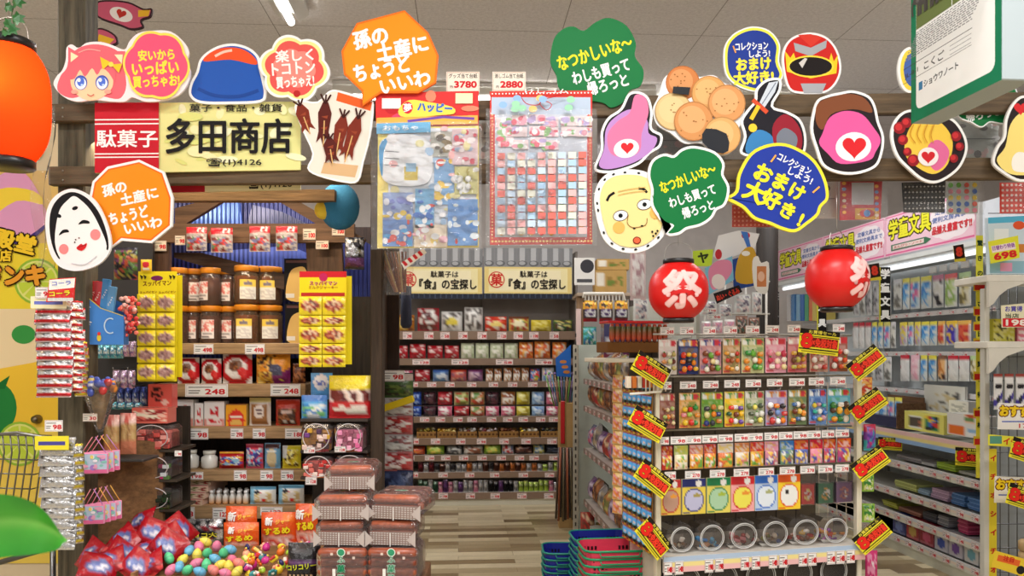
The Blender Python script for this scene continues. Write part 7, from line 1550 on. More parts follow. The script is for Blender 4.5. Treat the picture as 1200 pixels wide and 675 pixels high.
def stack(proto, name, x, y, ztop, n, rz):
 for k in range(n):
  lb = f'{name}, {"topmost of its stack" if k == 0 else ORD[k]+" below the top of its stack"}'; loc = (x, y, ztop-.19-k*.034)
  if k == 0 and proto.get('label') == 'tmpbask': LABELS.pop('tmpbask', 0); tag(proto, lb); proto.location = loc; proto.rotation_euler = (0,0, radians(rz))
  else: dup(proto, loc, radians(rz+RN.uniform(-2,2)), lb)
pz = at(722,648,3.6)
stack(rb_, 'pink-red shopping basket with green rim', pz.x-.015,3.58, at(722,645,3.48).z, 6,6)
stack(bb_, 'blue shopping basket in the taller stack', at(704,0,4.0).x, 3.95, at(704,633,3.85).z, 7,6)
stack(bb_, 'blue shopping basket in the lower aisle-side stack', at(678,0,4.0).x-.02,4.25, at(678,648,4.15).z, 5,2)
bst = MB(); bst.box((0,0,.02),(.36,.26,.04),(60,60,64), 'plastic', .01)
for k, (x, y, z) in enumerate(((pz.x-.015,3.58, at(722,645,3.48).z-.2-5*.032),(at(704,0,4).x, 3.95, at(704,633,3.85).z-.2-6*.032),(at(678,0,4).x-.02,4.25, at(678,648,4.15).z-.2-4*.032))):
 b = MB(); b.box((0,0, z/2-.003),(.24,.18, max(.02, z-.008)),(70,70,74), 'plastic', .01); ob('basket_stand', b, loc=(x, y, 0), label='grey stand under the '+['pink-red', 'taller blue', 'lower blue'][k]+' basket stack', cat='stand')
# ================================================================== the aisle shelf seen end-on, between rack and end display
AS = Frame(.57,6.0,-86)
ais = fixture('aisle_shelf', 'aisle shelf unit running toward the viewer beside the end display', 'shelf rack', AS)
AZ = [1.24,1.03,.70,.30]
for i, z in enumerate(AZ):
 b = MB(); b.box((.85,.17, z-.01),(1.7,.34,.016),(190,180,170), 'paint'); ob('shelf', b, ais)
 b = MB(); b.box((.85,-.006, z-.022),(1.7,.01,.042),(126,104,92), 'plastic'); ob('price_rail', b, ais)
 for k in range(9): o = ob('price_card', price_mesh('98', .07,.036, bg=(214,204,198)), ais); o.location = (.12+k*.18,-.013, z-.022)
b = MB(); b.box((.85,.36,.9),(1.7,.02,1.8),(206,210,200), 'paint'); ob('back_panel', b, ais)
b = MB(); b.box((.85,.18,.06),(1.7,.33,.12),(190,184,170), 'paint'); ob('base', b, ais)
e0, ez, _ = CAM.hit(678,600,6.15)[0],0,0; e1 = CAM.hit(742,600,6.15)[0]; zt = CAM.hit(700,404,6.15)[1]
b = MB(); b.box(((e0+e1)/2,6.17, zt/2),(e1-e0,.02, zt),(206,214,204), 'paint'); ob('shelf_end_panel', b, label='pale green-white end panel closing the far end of the aisle shelf', cat='end panel')
b = MB(); x_ = CAM.hit(674.5,500,6.1)[0]; b.box((0,0, zt/2),(.035,.04, zt),(186,180,164), 'paint')
for k in range(26): b.box((0,-.021,.08+k*.06),(.012,.003,.03),(60,56,50), 'paint')
ob('slotted_post', b, loc=(x_, 6.12,0), label='slotted upright post at the far corner of the aisle shelf', cat='shelf post')
snk('a_brown', PALS['brown']+[(206,160,110)],(110,70,50),41,(5,5)); snk('a_red', [(190,50,40),(110,60,50),(226,190,150),(150,40,40)],(170,60,50),42); snk('a_blue', [(60,80,130),(190,200,214),(90,110,150),(206,100,120)],(90,100,140),43); snk('a_grey', [(130,126,126),(206,202,200),(90,84,84),(170,150,120)],(140,134,132),44); snk('a_purp', [(90,50,110),(150,110,150),(60,40,80),(206,190,206)],(96,60,110),45); snk('a_olive', [(120,120,60),(206,196,110),(70,80,40),(190,110,60)],(130,120,70),46)
for r_, (z, kk, wh) in enumerate(zip(AZ, (('a_grey', 'a_brown', 'a_olive'),('a_brown', 'a_red', 'a_olive', 'a_brown'),('a_blue', 'a_grey', 'a_purp', 'a_red'),('a_purp', 'a_brown', 'a_grey', 'a_olive')),('top', 'second', 'third', 'lowest'))):
 for i in range(8):
  k = kk[i % len(kk)]; w_, h_ = .17,.17+.05*hsh(i, r_); nm_ = {'a_grey': 'grey', 'a_brown': 'brown', 'a_olive': 'olive', 'a_red': 'red-brown', 'a_blue': 'blue-grey', 'a_purp': 'purple'}[k]
  put('snack_bag', D[k][2](w_, h_, k), AS, .11+i*.2,.07, z, f'{nm_} snack bag, {ORD[i]} from the far end, {wh} tier of the aisle shelf', 'snack bag', 'snack bags on the aisle shelf', rz=RN.uniform(-5,5))
shelf_row(Frame(0,5.9,0),0,0,[(680,697,600, 'a_red', 'red and white bag', 632),(698,713,612, 'a_olive', 'green and white bag', 632)], 'at the foot of the slotted post', 'bags at the foot of the slotted post')
# blue counter display with wands, on the aisle corner
WS = Frame(0,6.3,0)
t = fixture('wand_stand', 'tall brown cardboard stand with blue display card holding toy wands', 'display stand', WS)
fbox(t, 'stand_body', WS, 655,472,672,619,0,.16,(176,142,92), 'card'); fbox(t, 'red_label', WS, 657,470,662,520,-.012,.01,(190,36,40), 'gloss')
m = MB(); q = WS.hit(660,425,-.02); A = Art(m, 660,425, q[2]/F); A.board([(651,420),(669,404),(669,442),(652,441)],.005,(40,96,176)); [A.ell(660+k*2,424+k*6,4,2,(190,120,60)) for k in range(3)]; o = ob('display_card', m, t); o.location = (q[0],-.02, q[1])
for i in range(12):
 q = WS.hit(650+i*1.9,455,0); b = MB(); a = (i-6)*.012; b.tube([(0,0,-.09),(a, 0,.17)],.006,[(110,160,80),(130,110,160),(90,130,160),(190,150,120)][i % 4], 'gloss', 6); b.ball((a, 0,.18),.011,[(150,120,190),(120,180,110),(206,190,206)][i % 3], 'gloss', 6,4)
 ob('toy_wand', b, loc=WS.w(q[0],.05-.01*(i % 3), q[1]-.06), label=f'slim toy wand with ball tip, {ORD[i]} from left in the cardboard stand', cat='toy wand', group='toy wands in the cardboard stand')
for i in range(9):
 q = WS.hit(655+i*1.9,530,-.1); b = MB(); b.tube([(0,0,.04),((i-4)*.006,0,-.56+.05*hsh(i, 4))],.009,[(70,50,40),(150,80,50),(50,44,40),(96,84,60)][i % 4], 'film', 6); ob('hanging_snack_rope', b, loc=WS.w(q[0],-.1-.012*(i % 2), q[1]), label=f'dark twisted snack rope, {ORD[i]} from left below the wands', cat='snack rope', group='dark ropes below the wands')
# cartons, wire basket and bags above the aisle shelf
UF = Frame(0,6.5,0)
up = fixture('storage_shelf', 'upper storage shelf holding cartons behind the left red lantern', 'shelf rack', UF)
fbox(up, 'shelf', UF, 676,343,745,347,-.05,.5,(170,150,130), 'paint'); fbox(up, 'upright', UF, 676,345,684,592,0,.05,(150,120,90), 'woodz'); fbox(up, 'upright', UF, 738,345,745,592,.3,.05,(90,80,74), 'paint'); fbox(up, 'red_banner', UF, 675,362,681,405,-.02,.01,(226,200,196), 'gloss')
for x0, y0, x1, y1, ly, d_ in ((698,316,735,342.5,0, 'large brown cardboard carton on the upper storage shelf'),(700,303,738,315.6,.02, 'flat brown cardboard carton with paper slip, on top of the large one')):
 c, z, w_, h_ = UF.box(x0, y0, x1, y1, ly); put('cardboard_carton', carton('cb'+str(y0), w_, h_, .22, PT((186,150,90),('r', .04,.1,.28,.7,(226,220,206)),('n', .4,.3,.9,.7,[(186,150,90),(150,120,66),(110,130,60)],5,2,3)), 'card', (176,140,84)), UF, c, ly+.14, z, d_, 'carton')
sign_at('hanging_notice', 'small white paper notice with a plain dark patch, beside the cartons', 'notice', 685,317,6.3, lambda A: (A.board([(673,302),(697,302),(697,334),(673,334)],.003,(226,224,220)), A.ell(688,312,8,8,(60,60,66)), A.rect(676,327,694,331,(80,80,84))))
design('tiger', 'snack_bag', 'snack bag', simple_bag(PT((60,50,50),('n', 0,0,1,.4,[(240,190,50),(60,50,40),(226,150,40)],6,4,3),('n', .1,.4,.9,.8,[(206,206,214),(90,70,120),(240,240,240)],5,4,2),('r', 0,.82,1,1,(150,24,36))),.05))
shelf_row(Frame(0,5.9,0),0,0,[(683,700,352, 'tiger', 'gold and black snack bag', 377),(702,718,352, 'tiger', 'gold and black snack bag', 377),(720,736,352, 'tiger', 'gold and black snack bag', 377)], 'hung below the cartons', 'bags hung below the cartons')
t = thing('wire_basket', 'white wire basket front behind the gold and black bags', 'wire basket', at(710,355,5.95)); s_ = 5.95/F
b = MB(); b.tube([(-26*s_, 0,6*s_),(-26*s_, 0,11*s_),(20*s_, 0,11*s_),(24*s_, 0,-4*s_)],.012,(236,232,222), 'paint', 6); ob('basket_frame', b, t)
for k in range(12): b = MB(); b.tube([((-24+k*4)*s_, 0,10*s_),((-24+k*4)*s_, 0,-14*s_)],.004,(226,222,212), 'paint', 4); ob('basket_wire', b, t)
design('teal2', 'snack_bag', 'snack bag', simple_bag(PT((60,150,130),('n', .05,.1,.95,.95,[(60,150,120),(90,190,206),(40,110,160),(206,226,226)],5,5,2)),.06))
shelf_row(Frame(0,6.0,0),0,0,[(683,699,383, 'teal2', 'green and blue bag', 404)], 'under the gold and black bags', 'green bags')
c, z, w_, h_ = Frame(0,5.2,0).box(712,374,762,420,0); put('navy_carton', carton('navyc', w_, h_, .2, PT((44,40,96),('r', .05,.5,.2,.9,(206,206,214)),('r', 0,.86,1,1,(120,40,60)))), Frame(0,5.2,0), c, .3, z, 'dark navy carton behind the lollipop tray', 'carton')
# ================================================================== cards, pole and packs behind the end display
sign_at('picture_card', 'plain white picture card with red corners, slanting behind the lanterns', 'picture card', 860,286,5.2, lambda A: (A.board([(836,300),(842,276),(866,270),(890,274),(884,292),(844,306)],.005,(236,234,232)), A.ell(874,276,5,4,(200,50,56)), A.ell(842,298,4,6,(200,50,56)), A.poly([(868,271),(876,272),(880,290),(876,291)],(70,120,200))))
sign_at('picture_card', 'pink and pale blue picture card behind the left lantern', 'picture card', 843,322,5.0, lambda A: (A.board([(826,314),(858,300),(860,328),(830,346)],.005,(130,190,214)), A.poly(smooth([(830,318),(840,306),(856,306),(856,322),(836,340)],4),(226,140,170)), A.ell(842,330,8,9,(236,224,220),-20)))
sign_at('picture_card', 'mustard yellow picture card on dark blue, next to the dark pole', 'picture card', 874,312,5.1, lambda A: (A.board([(858,304),(886,296),(888,334),(860,340)],.005,(40,70,140)), A.poly(smooth([(863,330),(864,306),(872,292),(882,290),(887,304),(886,330)],4),(206,160,50)), A.ell(874,297,5,3,(240,236,226))))
sign_at('picture_card', 'small orange-framed cut-out card in front of the dark pole', 'picture card', 893,318,4.8, lambda A: (A.board(smooth([(882,306),(888,300),(892,308),(901,308),(900,340),(893,344),(884,336)],3),.005,(236,232,224)), A.rect(887,312,898,336,(206,130,80)), A.ell(892,324,4,6,(236,190,160))))
sign_at('red_black_notice', 'slanting black notice with red lettering behind the end display', 'notice', 852,347,5.0, lambda A: (A.board([(836,344),(866,334),(870,342),(840,356)],.003,(36,28,26)), A.text('ぬい・ぐるみ', 853,345,7,(214,60,40),-20,.04,28)))
def lime_card(A): A.board([(812,294),(836,292),(834,312),(812,312)],.003,(196,220,60)); A.text('ヤ', 824,302,12,(50,60,30),0,.05)
sign_at('hanging_card', 'lime green card with one dark character, above the left lantern', 'card', 824,302,5.2, lime_card)
b = MB(); b.tube([(0,0,0),(0,0,2.5)],.075,(36,27,21), 'woodz', 12); ob('dark_pole', b, loc=(at(899,300,5.4).x, 5.4,0), label='dark round wooden pole behind the two red lanterns', cat='pole')
PK = Frame(0,4.9,0)
design('pkpack', 'toy_pack', 'toy pack', simple_bag(PT((236,206,216),('r', 0,0,1,.16, WHITE),('n', .1,.2,.9,.9,[(240,150,180),(236,230,236),(206,170,206),(250,200,210)],5,5,3)),.03)); design('brpack', 'toy_pack', 'toy pack', simple_bag(PT((150,110,90),('n', .1,.1,.9,.9,[(150,100,80),(206,190,180),(90,60,60),(60,90,80)],5,6,3)),.03)); design('whpack', 'toy_pack', 'toy pack', simple_bag(PT((226,228,226),('n', .1,.1,.9,.9,[(236,236,234),(190,190,196),(110,100,120),(226,206,206)],4,6,3)),.03))
shelf_row(PK, 0,0,[(822,833,376, 'pkpack', 'pink pack', 392),(835,847,375, 'pkpack', 'pink pack', 391),(849,861,374, 'pkpack', 'lilac pink pack', 390),(862,876,370, 'brpack', 'brown pack', 392),(877,890,372, 'brpack', 'brown pack', 392)], 'in the row behind the top cards', 'packs behind the end display')
shelf_row(PK, .2,0,[(860,880,345, 'whpack', 'white pack', 368),(881,893,342, 'whpack', 'white and dark pack', 368),(820,840,352, 'whpack', 'white pack', 370),(842,858,356, 'whpack', 'white pack', 372)], 'above the pink packs', 'white packs behind the end display')
design('bagpink', 'clear_bag', 'bag', simple_bag(PT((214,190,190),('e', .5,.6,.3,.3,(206,110,100)),('n', .1,.1,.9,.9,[(226,214,216),(190,150,160),(240,236,236)],4,6,3)),.05))
shelf_row(Frame(0,5.0,0),0,0,[(738,757,292, 'bagpink', 'tall pinkish clear bag', 352),(742,760,350, 'whpack', 'white and brown clear bag', 376)], 'left of the left red lantern', 'clear bags by the left lantern')
bkw = fixture('rear_display', 'white wire display frame behind the end display', 'display rack', PK)
for k in range(5): c, z, _ = PK.hit(802+k*24,395,.3); b = MB(); b.tube([(c, .3,0),(c, .3,1.95)],.008,(206,200,190), 'paint', 5); ob('frame_wire', b, bkw)
for y in (330,368,395): a, z, _ = PK.hit(798, y, .3); b_, _, _ = PK.hit(902, y, .3); b = MB(); b.tube([(a, .3, z),(b_, .3, z)],.006,(206,200,190), 'paint', 5); ob('frame_wire', b, bkw)
prices(PK, bkw, -.03,[(829,368,845,374, '98'),(823,361,840,366, '198')])
# ================================================================== the stationery run on the right
RR = Frame(2.84,4.96,-86); XA = RR.hit(905,400,0)[0]; XB = RR.hit(1157,400,0)[0]; XM = (XA+XB)/2; XW = XB-XA
run = fixture('stationery_shelf', 'long white stationery shelf run with pink banners receding on the right', 'shelf rack', RR)
b = MB(); b.box((XM, .5,1.25),(XW, .02,2.5),(214,222,226), 'paint'); ob('back_panel', b, run)
b = MB(); b.box((XM, .22,2.12),(XW, .46,.03),(226,230,230), 'paint'); ob('canopy', b, run)
b = MB(); b.tube([(XA, .12,2.085),(XB, .12,2.085)],.016,(250,252,255), 'emitsoft', 8); ob('canopy_tube', b, run)
RZ = [1.75,1.45,1.16]
for z in RZ:
 b = MB(); b.box((XM, .41, z-.012),(XW, .17,.012),(206,210,212), 'paint'); ob('shelf', b, run); b = MB(); b.box((XM, .32, z-.018),(XW, .012,.036),(216,214,214), 'plastic'); ob('price_rail', b, run)
LZ = [.88,.66,.45,.28,.12]
for i, z in enumerate(LZ):
 b = MB(); b.box((XM, .25, z-.03),(XW, .5,.02),(206,206,200), 'paint'); ob('shelf', b, run)
 if i == 0: pastel_strip(RR, run, XA, XB, z, z-.085,-.004,((240,200,196),(244,226,150),(150,184,226)))
 else: pastel_strip(RR, run, XA, XB, z, z-.055,-.004,((214,220,226),(236,220,206),(226,226,214)))
b = MB(); b.box((XM, .22,.05),(XW, .44,.1),(206,206,190), 'paint'); ob('kick_plate', b, run)
for x in (1143,1036,964): c = RR.hit(x, 400,.45)[0]; b = MB(); b.box((c, .48,1.25),(.04,.03,2.5),(190,190,186), 'paint'); ob('upright', b, run)
for i, z in enumerate(LZ[1:]):
 for k in range(14):
  o = ob('price_card', price_mesh(['98', '198', '148', '298'][int(hsh(i, k)*3.99)],.075,.045, bg=(236,226,226)), run); o.location = (XB-.1-k*.14,-.008, z-.026)
for z in RZ:
 for k in range(14): o = ob('price_card', price_mesh('198', .06,.03, bg=(236,232,232)), run); o.location = (XB-.1-k*.14,.31, z-.018)
for k in range(8): o = ob('price_card', price_mesh('', .09,.05, bg=(240,240,240)), run); o.location = (XB-.16-k*.12,.30, RZ[0]+.3)
for i, (x0, x1) in enumerate(((1037.5,1143),(965,1036.5),(912,964))):
 a = RR.hit(x0,400,-.01)[0]; b_ = RR.hit(x1,400,-.01)[0]; W = (b_-a)*1000; m = MB(); A = Art(m, 0,0,.001,0)
 A.board([(0,-300),(W, -300),(W, 0),(0,0)],.006,(240,196,214)); A.rect(6,-290, W-6,-8,(228,110,160)); A.rect(10,-282, W-10,-20,(244,206,222)); A.poly(cloudpts(W*.76,-150, W*.24,120,9,.05),(250,240,246))
 A.text('学童文具', W*.3,-190,130,(240,236,60),0,.035, W*.5,(50,40,20),15); A.text('定番文具から', W*.77,-222,34,(110,130,190),0,.03, W*.34); A.text('便利文房具まで', W*.77,-172,34,(110,130,190),0,.03, W*.4); A.text('品揃え豊富です!!', W*.77,-105,50,(214,60,70),0,.05, W*.4)
 A.poly([(W*.08,-80),(W*.5,-80),(W*.56,-58),(W*.5,-36),(W*.08,-36)],(70,120,90)); A.rect(W*.1,-72, W*.48,-44,(236,214,210)); A.text('えんぴつ・ノート', W*.29,-58,20,(200,90,90),0,.03, W*.34)
 ob('banner_panel', m, loc=RR.w(a, -.01,2.15), rz=RR.yaw, label=['pink stationery banner nearest the viewer, yellow characters and green pencil', 'middle pink stationery banner, partly behind the right lantern', 'farthest pink stationery banner, next to the dark pole'][i], cat='banner', group=None)
def pen(key, cc, hd, seed): design(key, 'stationery_pack', 'stationery', simple_bag(PT((226,230,232),('n', .12,.22,.88,.95, cc, 3,5, seed),('r', 0,0,1,.16, hd)),.03, 'film', None, 6,9))
pen('p_grey', [(190,190,186),(120,120,116),(226,226,220)],(226,226,230),1); pen('p_blue', [(60,140,220),(120,190,240),(226,236,240)],(240,230,80),2); pen('p_bpk', [(90,150,220),(230,120,170),(190,220,240)],(230,226,120),3); pen('p_wk', [(236,236,236),(40,40,50),(226,226,220)],(206,120,150),4); pen('p_grn', [(206,226,160),(236,240,226),(150,190,90)],(230,90,90),5); pen('p_crm', [(236,232,206),(226,214,150),(120,110,60)],(190,220,160),6); pen('p_yel', [(190,190,200),(226,206,90),(200,150,190)],(240,220,70),7); pen('p_egg', [(60,50,170),(90,70,200),(240,200,60)],(240,200,60),8); pen('p_red', [(200,40,60),(240,190,130),(226,90,60)],(240,190,90),9); pen('p_rw', [(226,226,226),(200,40,60),(240,240,240)],(200,40,60),10); pen('p_dk', [(60,60,66),(150,150,156),(200,200,206)],(206,206,210),11); pen('p_pk', [(240,180,200),(250,214,226)],(240,190,206),12); pen('p_or', [(206,130,60),(90,60,50),(240,190,130)],(120,80,60),13)
NMP = {'p_grey': 'grey', 'p_blue': 'blue', 'p_bpk': 'blue and pink', 'p_wk': 'white', 'p_grn': 'pale green', 'p_crm': 'cream', 'p_yel': 'yellow-topped', 'p_egg': 'violet egg', 'p_red': 'red', 'p_rw': 'red and white', 'p_dk': 'dark pen', 'p_pk': 'pink', 'p_or': 'orange-brown'}
def pens(xs, key, y0s, y1s, where, ly=.3, sl=0):
 keys = key.split(); xr = xs[-1]
 shelf_row(RR, ly, 0,[(xs[i], xs[i+1]-.8, y0s+(xr-xs[i])*sl, 'p_'+k, NMP['p_'+k]+' stationery pack', y1s+(xr-xs[i])*sl*.5) for i, k in enumerate(keys)], where, 'stationery packs, '+where)
pens([1047,1058,1067,1079,1093,1107,1123,1140], 'grey blue bpk blue wk grn crm', 317,358, 'in the top row near the viewer', .3,.11)
pens([1000,1008,1015,1023,1031,1038,1045], 'dk grey dk dk grey dk', 328,368, 'in the top row behind the right lantern', .3,.1)
pens([1055,1064,1072,1080,1090,1099,1109,1123,1139], 'yel bpk yel blue blue red egg red', 375,404, 'in the second row near the viewer', .3,.03)
pens([1000,1007,1014,1022,1029,1036,1044,1051], 'rw rw rw blue blue bpk grey', 377,408, 'in the second row behind the right lantern', .3,.02)
pens([1055,1067,1079,1088,1099,1111,1124,1137,1150], 'rw pk blue blue or rw rw crm', 417,447, 'in the third row near the viewer', .3,-.01)
pens([1016,1026,1036,1046], 'grey dk grey', 418,447, 'in the third row farther back', .3,-.01)
pens([1022,1031,1040,1049,1058], 'blue blue bpk blue', 466,494, 'in the low navy tray', .12,-.03)
for i, (x, c, n_) in enumerate(((925,(226,226,230), 'white'),(930,(90,150,214), 'blue'),(936,(150,200,236), 'pale blue'),(941,(60,120,200), 'deep blue'),(946,(90,180,130), 'green'),(951,(236,130,80), 'orange'),(955,(230,206,110), 'yellow'))):
 a, z, w_, h_ = RR.box(x, 345, x+4.6,376,.28); b = MB(); b.box((0,.05, h_/2),(w_*.9,.2, h_), c, 'gloss', .003); put('file_folder', b, RR, a, .3, z, f'{n_} file folder standing on the far white shelf', 'file folder', 'file folders on the far shelf')
# things on the counter
def cbox(x0, y0, x1, y1, ly, dp, key, paint, label, cat, name, rx=0):
 c, z, w_, h_ = RR.box(x0, y0, x1, y1, ly); put(name, carton(key, w_, h_, dp, paint), RR, c, ly+dp/2, max(z, LZ[0]+.001) if y1 > 480 else z, label, cat, None, rx)
cbox(1060,484,1106,506,.03,.14, 'c1', PT((236,230,120),('r', .1,.2,.45,.9,(236,236,230)),('n', .15,.3,.42,.8,[(90,80,70),(190,110,80)],3,3,2),('n', .55,.1,.9,.9,[(206,60,60),(60,140,90),(70,110,200),(240,206,60),(40,40,50)],4,4,6)), 'yellow and white counter box with colour swatch card', 'counter box', 'counter_box')
cbox(1083,452,1131,486,.28,.02, 'c2', PT((216,216,210),('n', .1,.2,.9,.9,[(216,216,210),(216,216,210),(216,216,210),(90,90,90),(206,190,150)],7,6,2)), 'pale speckled board standing behind the counter boxes', 'board', 'speckled_board')
cbox(1110,486,1156,512,.02,.12, 'c3', PT((232,230,226),('r', .02,.55,.48,.98,(236,120,50)),('n', .5,.0,1,.4,[(206,90,60),(240,200,170),(236,232,226),(110,150,90)],5,3,3),('n', .55,.6,.95,.95,[(150,190,226),(240,240,240)],4,2,3)), 'white counter box with orange corner label beside the tall post', 'counter box', 'counter_box')
cbox(1112,470,1135,488,.2,.1, 'c4', PT((236,234,230),('n', .1,.1,.9,.9,[(236,234,230),(190,190,190)],4,5,3)), 'plain white upright counter box behind the orange-labelled one', 'counter box', 'counter_box')
c, z, w_, h_ = RR.box(1020,468,1060,497,.1); b = MB(); b.box((0,.1, h_*.22),(w_, .2, h_*.44),(40,44,80), 'gloss', .004); b.box((w_*.5,.1, h_*.5),(.012,.22, h_),(110,80,56), 'woodx'); b.box((0,.2, h_*.6),(w_, .012, h_*1.2),(110,80,56), 'woodx'); put('navy_tray', b, RR, c, .05, LZ[0]+.001, 'navy tray with wooden ends holding blue packs on the counter', 'tray')
def low(x0, x1, zi, h, c, label, name, cat, dp=.2, ly=.06):
 a = RR.hit(x0,500, ly)[0]; b_ = RR.hit(x1,500, ly)[0]; n = max(1, int(h/.012)); b = MB()
 for k in range(n): b.box(((hsh(k, x0)-.5)*.02,.1, h*(k+.5)/n),((b_-a)*.94, dp, h/n*.9), mixc(c, WHITE if k % 2 else (60,60,60),.14), 'gloss', .001)
 put(name, b, RR, (a+b_)/2, ly, LZ[zi]+.001, label, cat)
for x0, x1, zi, h, c, l_ in ((1050,1080,1,.03,(150,146,150), 'grey paper pad pile, first lower shelf of the stationery run'),(1080,1096,1,.02,(206,206,206), 'white paper pad pile, first lower shelf of the stationery run'),(1097,1120,1,.045,(170,206,60), 'lime paper pad pile, first lower shelf of the stationery run'),(1122,1150,1,.02,(200,200,190), 'cream paper pad pile behind the lower yellow sale sign'),(1048,1075,2,.05,(206,214,120), 'pale yellow pad pile, second lower shelf of the stationery run'),(1076,1090,2,.04,(150,180,206), 'light blue pad pile, second lower shelf of the stationery run'),(1091,1112,2,.07,(206,170,206), 'lilac pack pile, second lower shelf of the stationery run'),(1034,1052,3,.04,(196,200,70), 'yellow-green pad pile, third lower shelf of the stationery run'),(1053,1080,3,.03,(170,110,90), 'brown and white pad pile, third lower shelf of the stationery run'),(1081,1098,3,.06,(60,64,76), 'dark pack pile, third lower shelf of the stationery run'),(1099,1112,3,.07,(150,150,160), 'grey pack pile, third lower shelf of the stationery run'),(1122,1134,3,.1,(200,60,110), 'magenta pile, third lower shelf of the stationery run')): low(x0, x1, zi, h, c, l_, 'paper_pad_pile', 'paper pads')
for x0, x1 in ((1115,1131),(1134,1156)): low(x0, x1,2,.075,(80,130,200),('narrower' if x0 < 1120 else 'wider')+' blue pencil case, second lower shelf of the stationery run', 'pencil_case', 'pencil case')
for i, (x0, x1, c1, c2, n_) in enumerate(((1046,1061,(60,70,140),(120,140,206), 'navy'),(1062,1077,(170,50,60),(206,170,90), 'crimson'),(1078,1094,(160,40,60),(206,80,120), 'crimson'),(1095,1111,(190,190,206),(50,80,180), 'white and blue'),(1112,1128,(196,190,206),(110,70,160), 'white and violet'),(1130,1147,(206,206,206),(110,170,190), 'white and teal'),(1148,1160,(190,190,190),(110,120,150), 'grey'))):
 a = RR.hit(x0,500,.03)[0]; b_ = RR.hit(x1,500,.03)[0]; put('toy_carton', carton(f'tc{i}', (b_-a)*.94,.145,.12, PT(c1,('e', .5,.62,.3,.24, c2),('n', .1,.08,.9,.3,[c1, mixc(c1,(30,30,40),.6), c1],5,2, i),('r', 0,.9,1,1, mixc(c1, WHITE, .3)))), RR, (a+b_)/2,.09, LZ[4]+.001, f'{n_} toy carton, {ORD[i]} from the far end on the bottom stationery shelf', 'toy carton', 'toy cartons on the bottom stationery shelf')
# sale signs and vertical strips on the run
def rr_sign(x, y, w_, label, ly=-.03, rot=0):
 q = RR.hit(x, y, ly); m = MB(); A = Art(m, 0,0, w_/46*q[2]/F); eight()(A); ob('sale_sign', m, loc=RR.w(q[0], ly, q[1]), rot=(0, radians(rot), RR.yaw+radians(45)), label=label, cat='sale sign', group='yellow sale signs')
rr_sign(1043,520,26, 'yellow sale sign clipped to the far counter edge'); rr_sign(1141,536,38, 'yellow sale sign hanging below the near counter edge')
for x, y, l_ in ((1124,298, 'small black and red numeral card hanging from the nearest banner'),(1025,320, 'small black and red numeral card beside the right lantern')):
 sign_at('hanging_numeral_card', l_, 'card', x, y, 4.6 if x > 1100 else 5.3, lambda A, x=x, y=y: (A.board([(x-7, y-10),(x+5, y-12),(x+8, y+8),(x-5, y+9)],.002,(214,196,60)), A.poly([(x-7, y-10),(x+5, y-12),(x+7, y+4),(x-5, y+6)],(40,24,20)), A.text('8', x, y-3,12,(216,60,40),-6,.07)))
def vstrip(name, label, x, y0, y1, w_, d, text, bg, fg, edge=None):
 def f(A):
  A.board([(x-w_/2, y0),(x+w_/2, y0),(x+w_/2, y1),(x-w_/2, y1)],.003, edge or bg); A.rect(x-w_/2+(1.4 if edge else 0), y0, x+w_/2, y1, bg); n = len(text); st = (y1-y0)/n; A.vtext(text, x+.4, y0+st/2, min(w_*.78, st*.86), st, fg, .05)
 sign_at(name, label, 'sign strip', x, (y0+y1)/2, d, f)
vstrip('black_sign_strip', 'black vertical strip with white stationery characters, nearest banner end', 1037,313,377,13,5.5, '学童文具', (24,22,22), WHITE, (206,200,60)); vstrip('black_sign_strip', 'black vertical strip with two white characters below the right lantern', 963,350,388,11,6.3, '文具', (24,22,22), WHITE, (206,200,60)); vstrip('black_sign_strip', 'black vertical strip with white notebook lettering by the dark pole', 908,342,388,10,5.6, '筆ノート', (24,22,22), WHITE, (206,200,60))
vstrip('yellow_sign_strip', 'tall yellow strip with dark lettering on the near end of the run', 1148,276,560,8,4.3, '驚きの安さ毎日お買い得価格ー!!', (230,220,70),(30,60,40)); vstrip('yellow_sign_strip', 'yellow strip with red lettering down the white corner post', 1163.5,526,700,9,4.05, 'イチオシイチオシ', (236,216,60),(206,40,40))
for k, y in enumerate((336,365,383,402,441,484,517)): sign_at('red_tag', f'small red and yellow tag, {ORD[k]} down the tall yellow strip', 'tag', 1147, y, 4.2, lambda A, y=y: (A.board([(1141, y-6),(1154, y-4),(1154, y+6),(1141, y+5)],.002,(226,190,50)), A.rect(1142, y-3,1154, y+4,(190,40,30))), group='red tags on the yellow strip')
# ================================================================== white shelf unit at the right edge
RE = Frame(0,4.0,0)
ru = fixture('white_wire_shelf_unit', 'white shelf unit with curved brackets and wire grid at the right edge', 'shelf rack', RE)
o, _, _ = fbox(ru, 'post', RE, 1153.5,338,1160,900,.05,.04,(214,212,202), 'paint')
for y0, y1 in ((322,330),(400,408)):
 fbox(ru, 'shelf', RE, 1157, y0,1290, y1,0,.3,(232,228,216), 'paint')
 m = MB(); q = RE.hit(1158, y1,0); A = Art(m, 1158, y1, q[2]/F, 0, mt='paint'); A.board([(1158, y1),(1290, y1),(1290, y1+1),(1200, y1+2),(1180, y1+9),(1170, y1+17),(1164, y1+26),(1158, y1+30)],.02,(226,222,210)); o = ob('curved_bracket', m, ru); o.location = (q[0],-.004, q[1])
for k in range(8): c, z, _ = RE.hit(1162+k*10,400,.3); b = MB(); b.tube([(c, .3,0),(c, .3,2.1)],.003,(110,112,116), 'metal', 5); ob('grid_wire', b, ru)
for k in range(16): a, z, _ = RE.hit(1158,250+k*28,.3); b = MB(); b.tube([(a, .3, z),(a+.6,.3, z)],.003,(110,112,116), 'metal', 5); ob('grid_wire', b, ru)
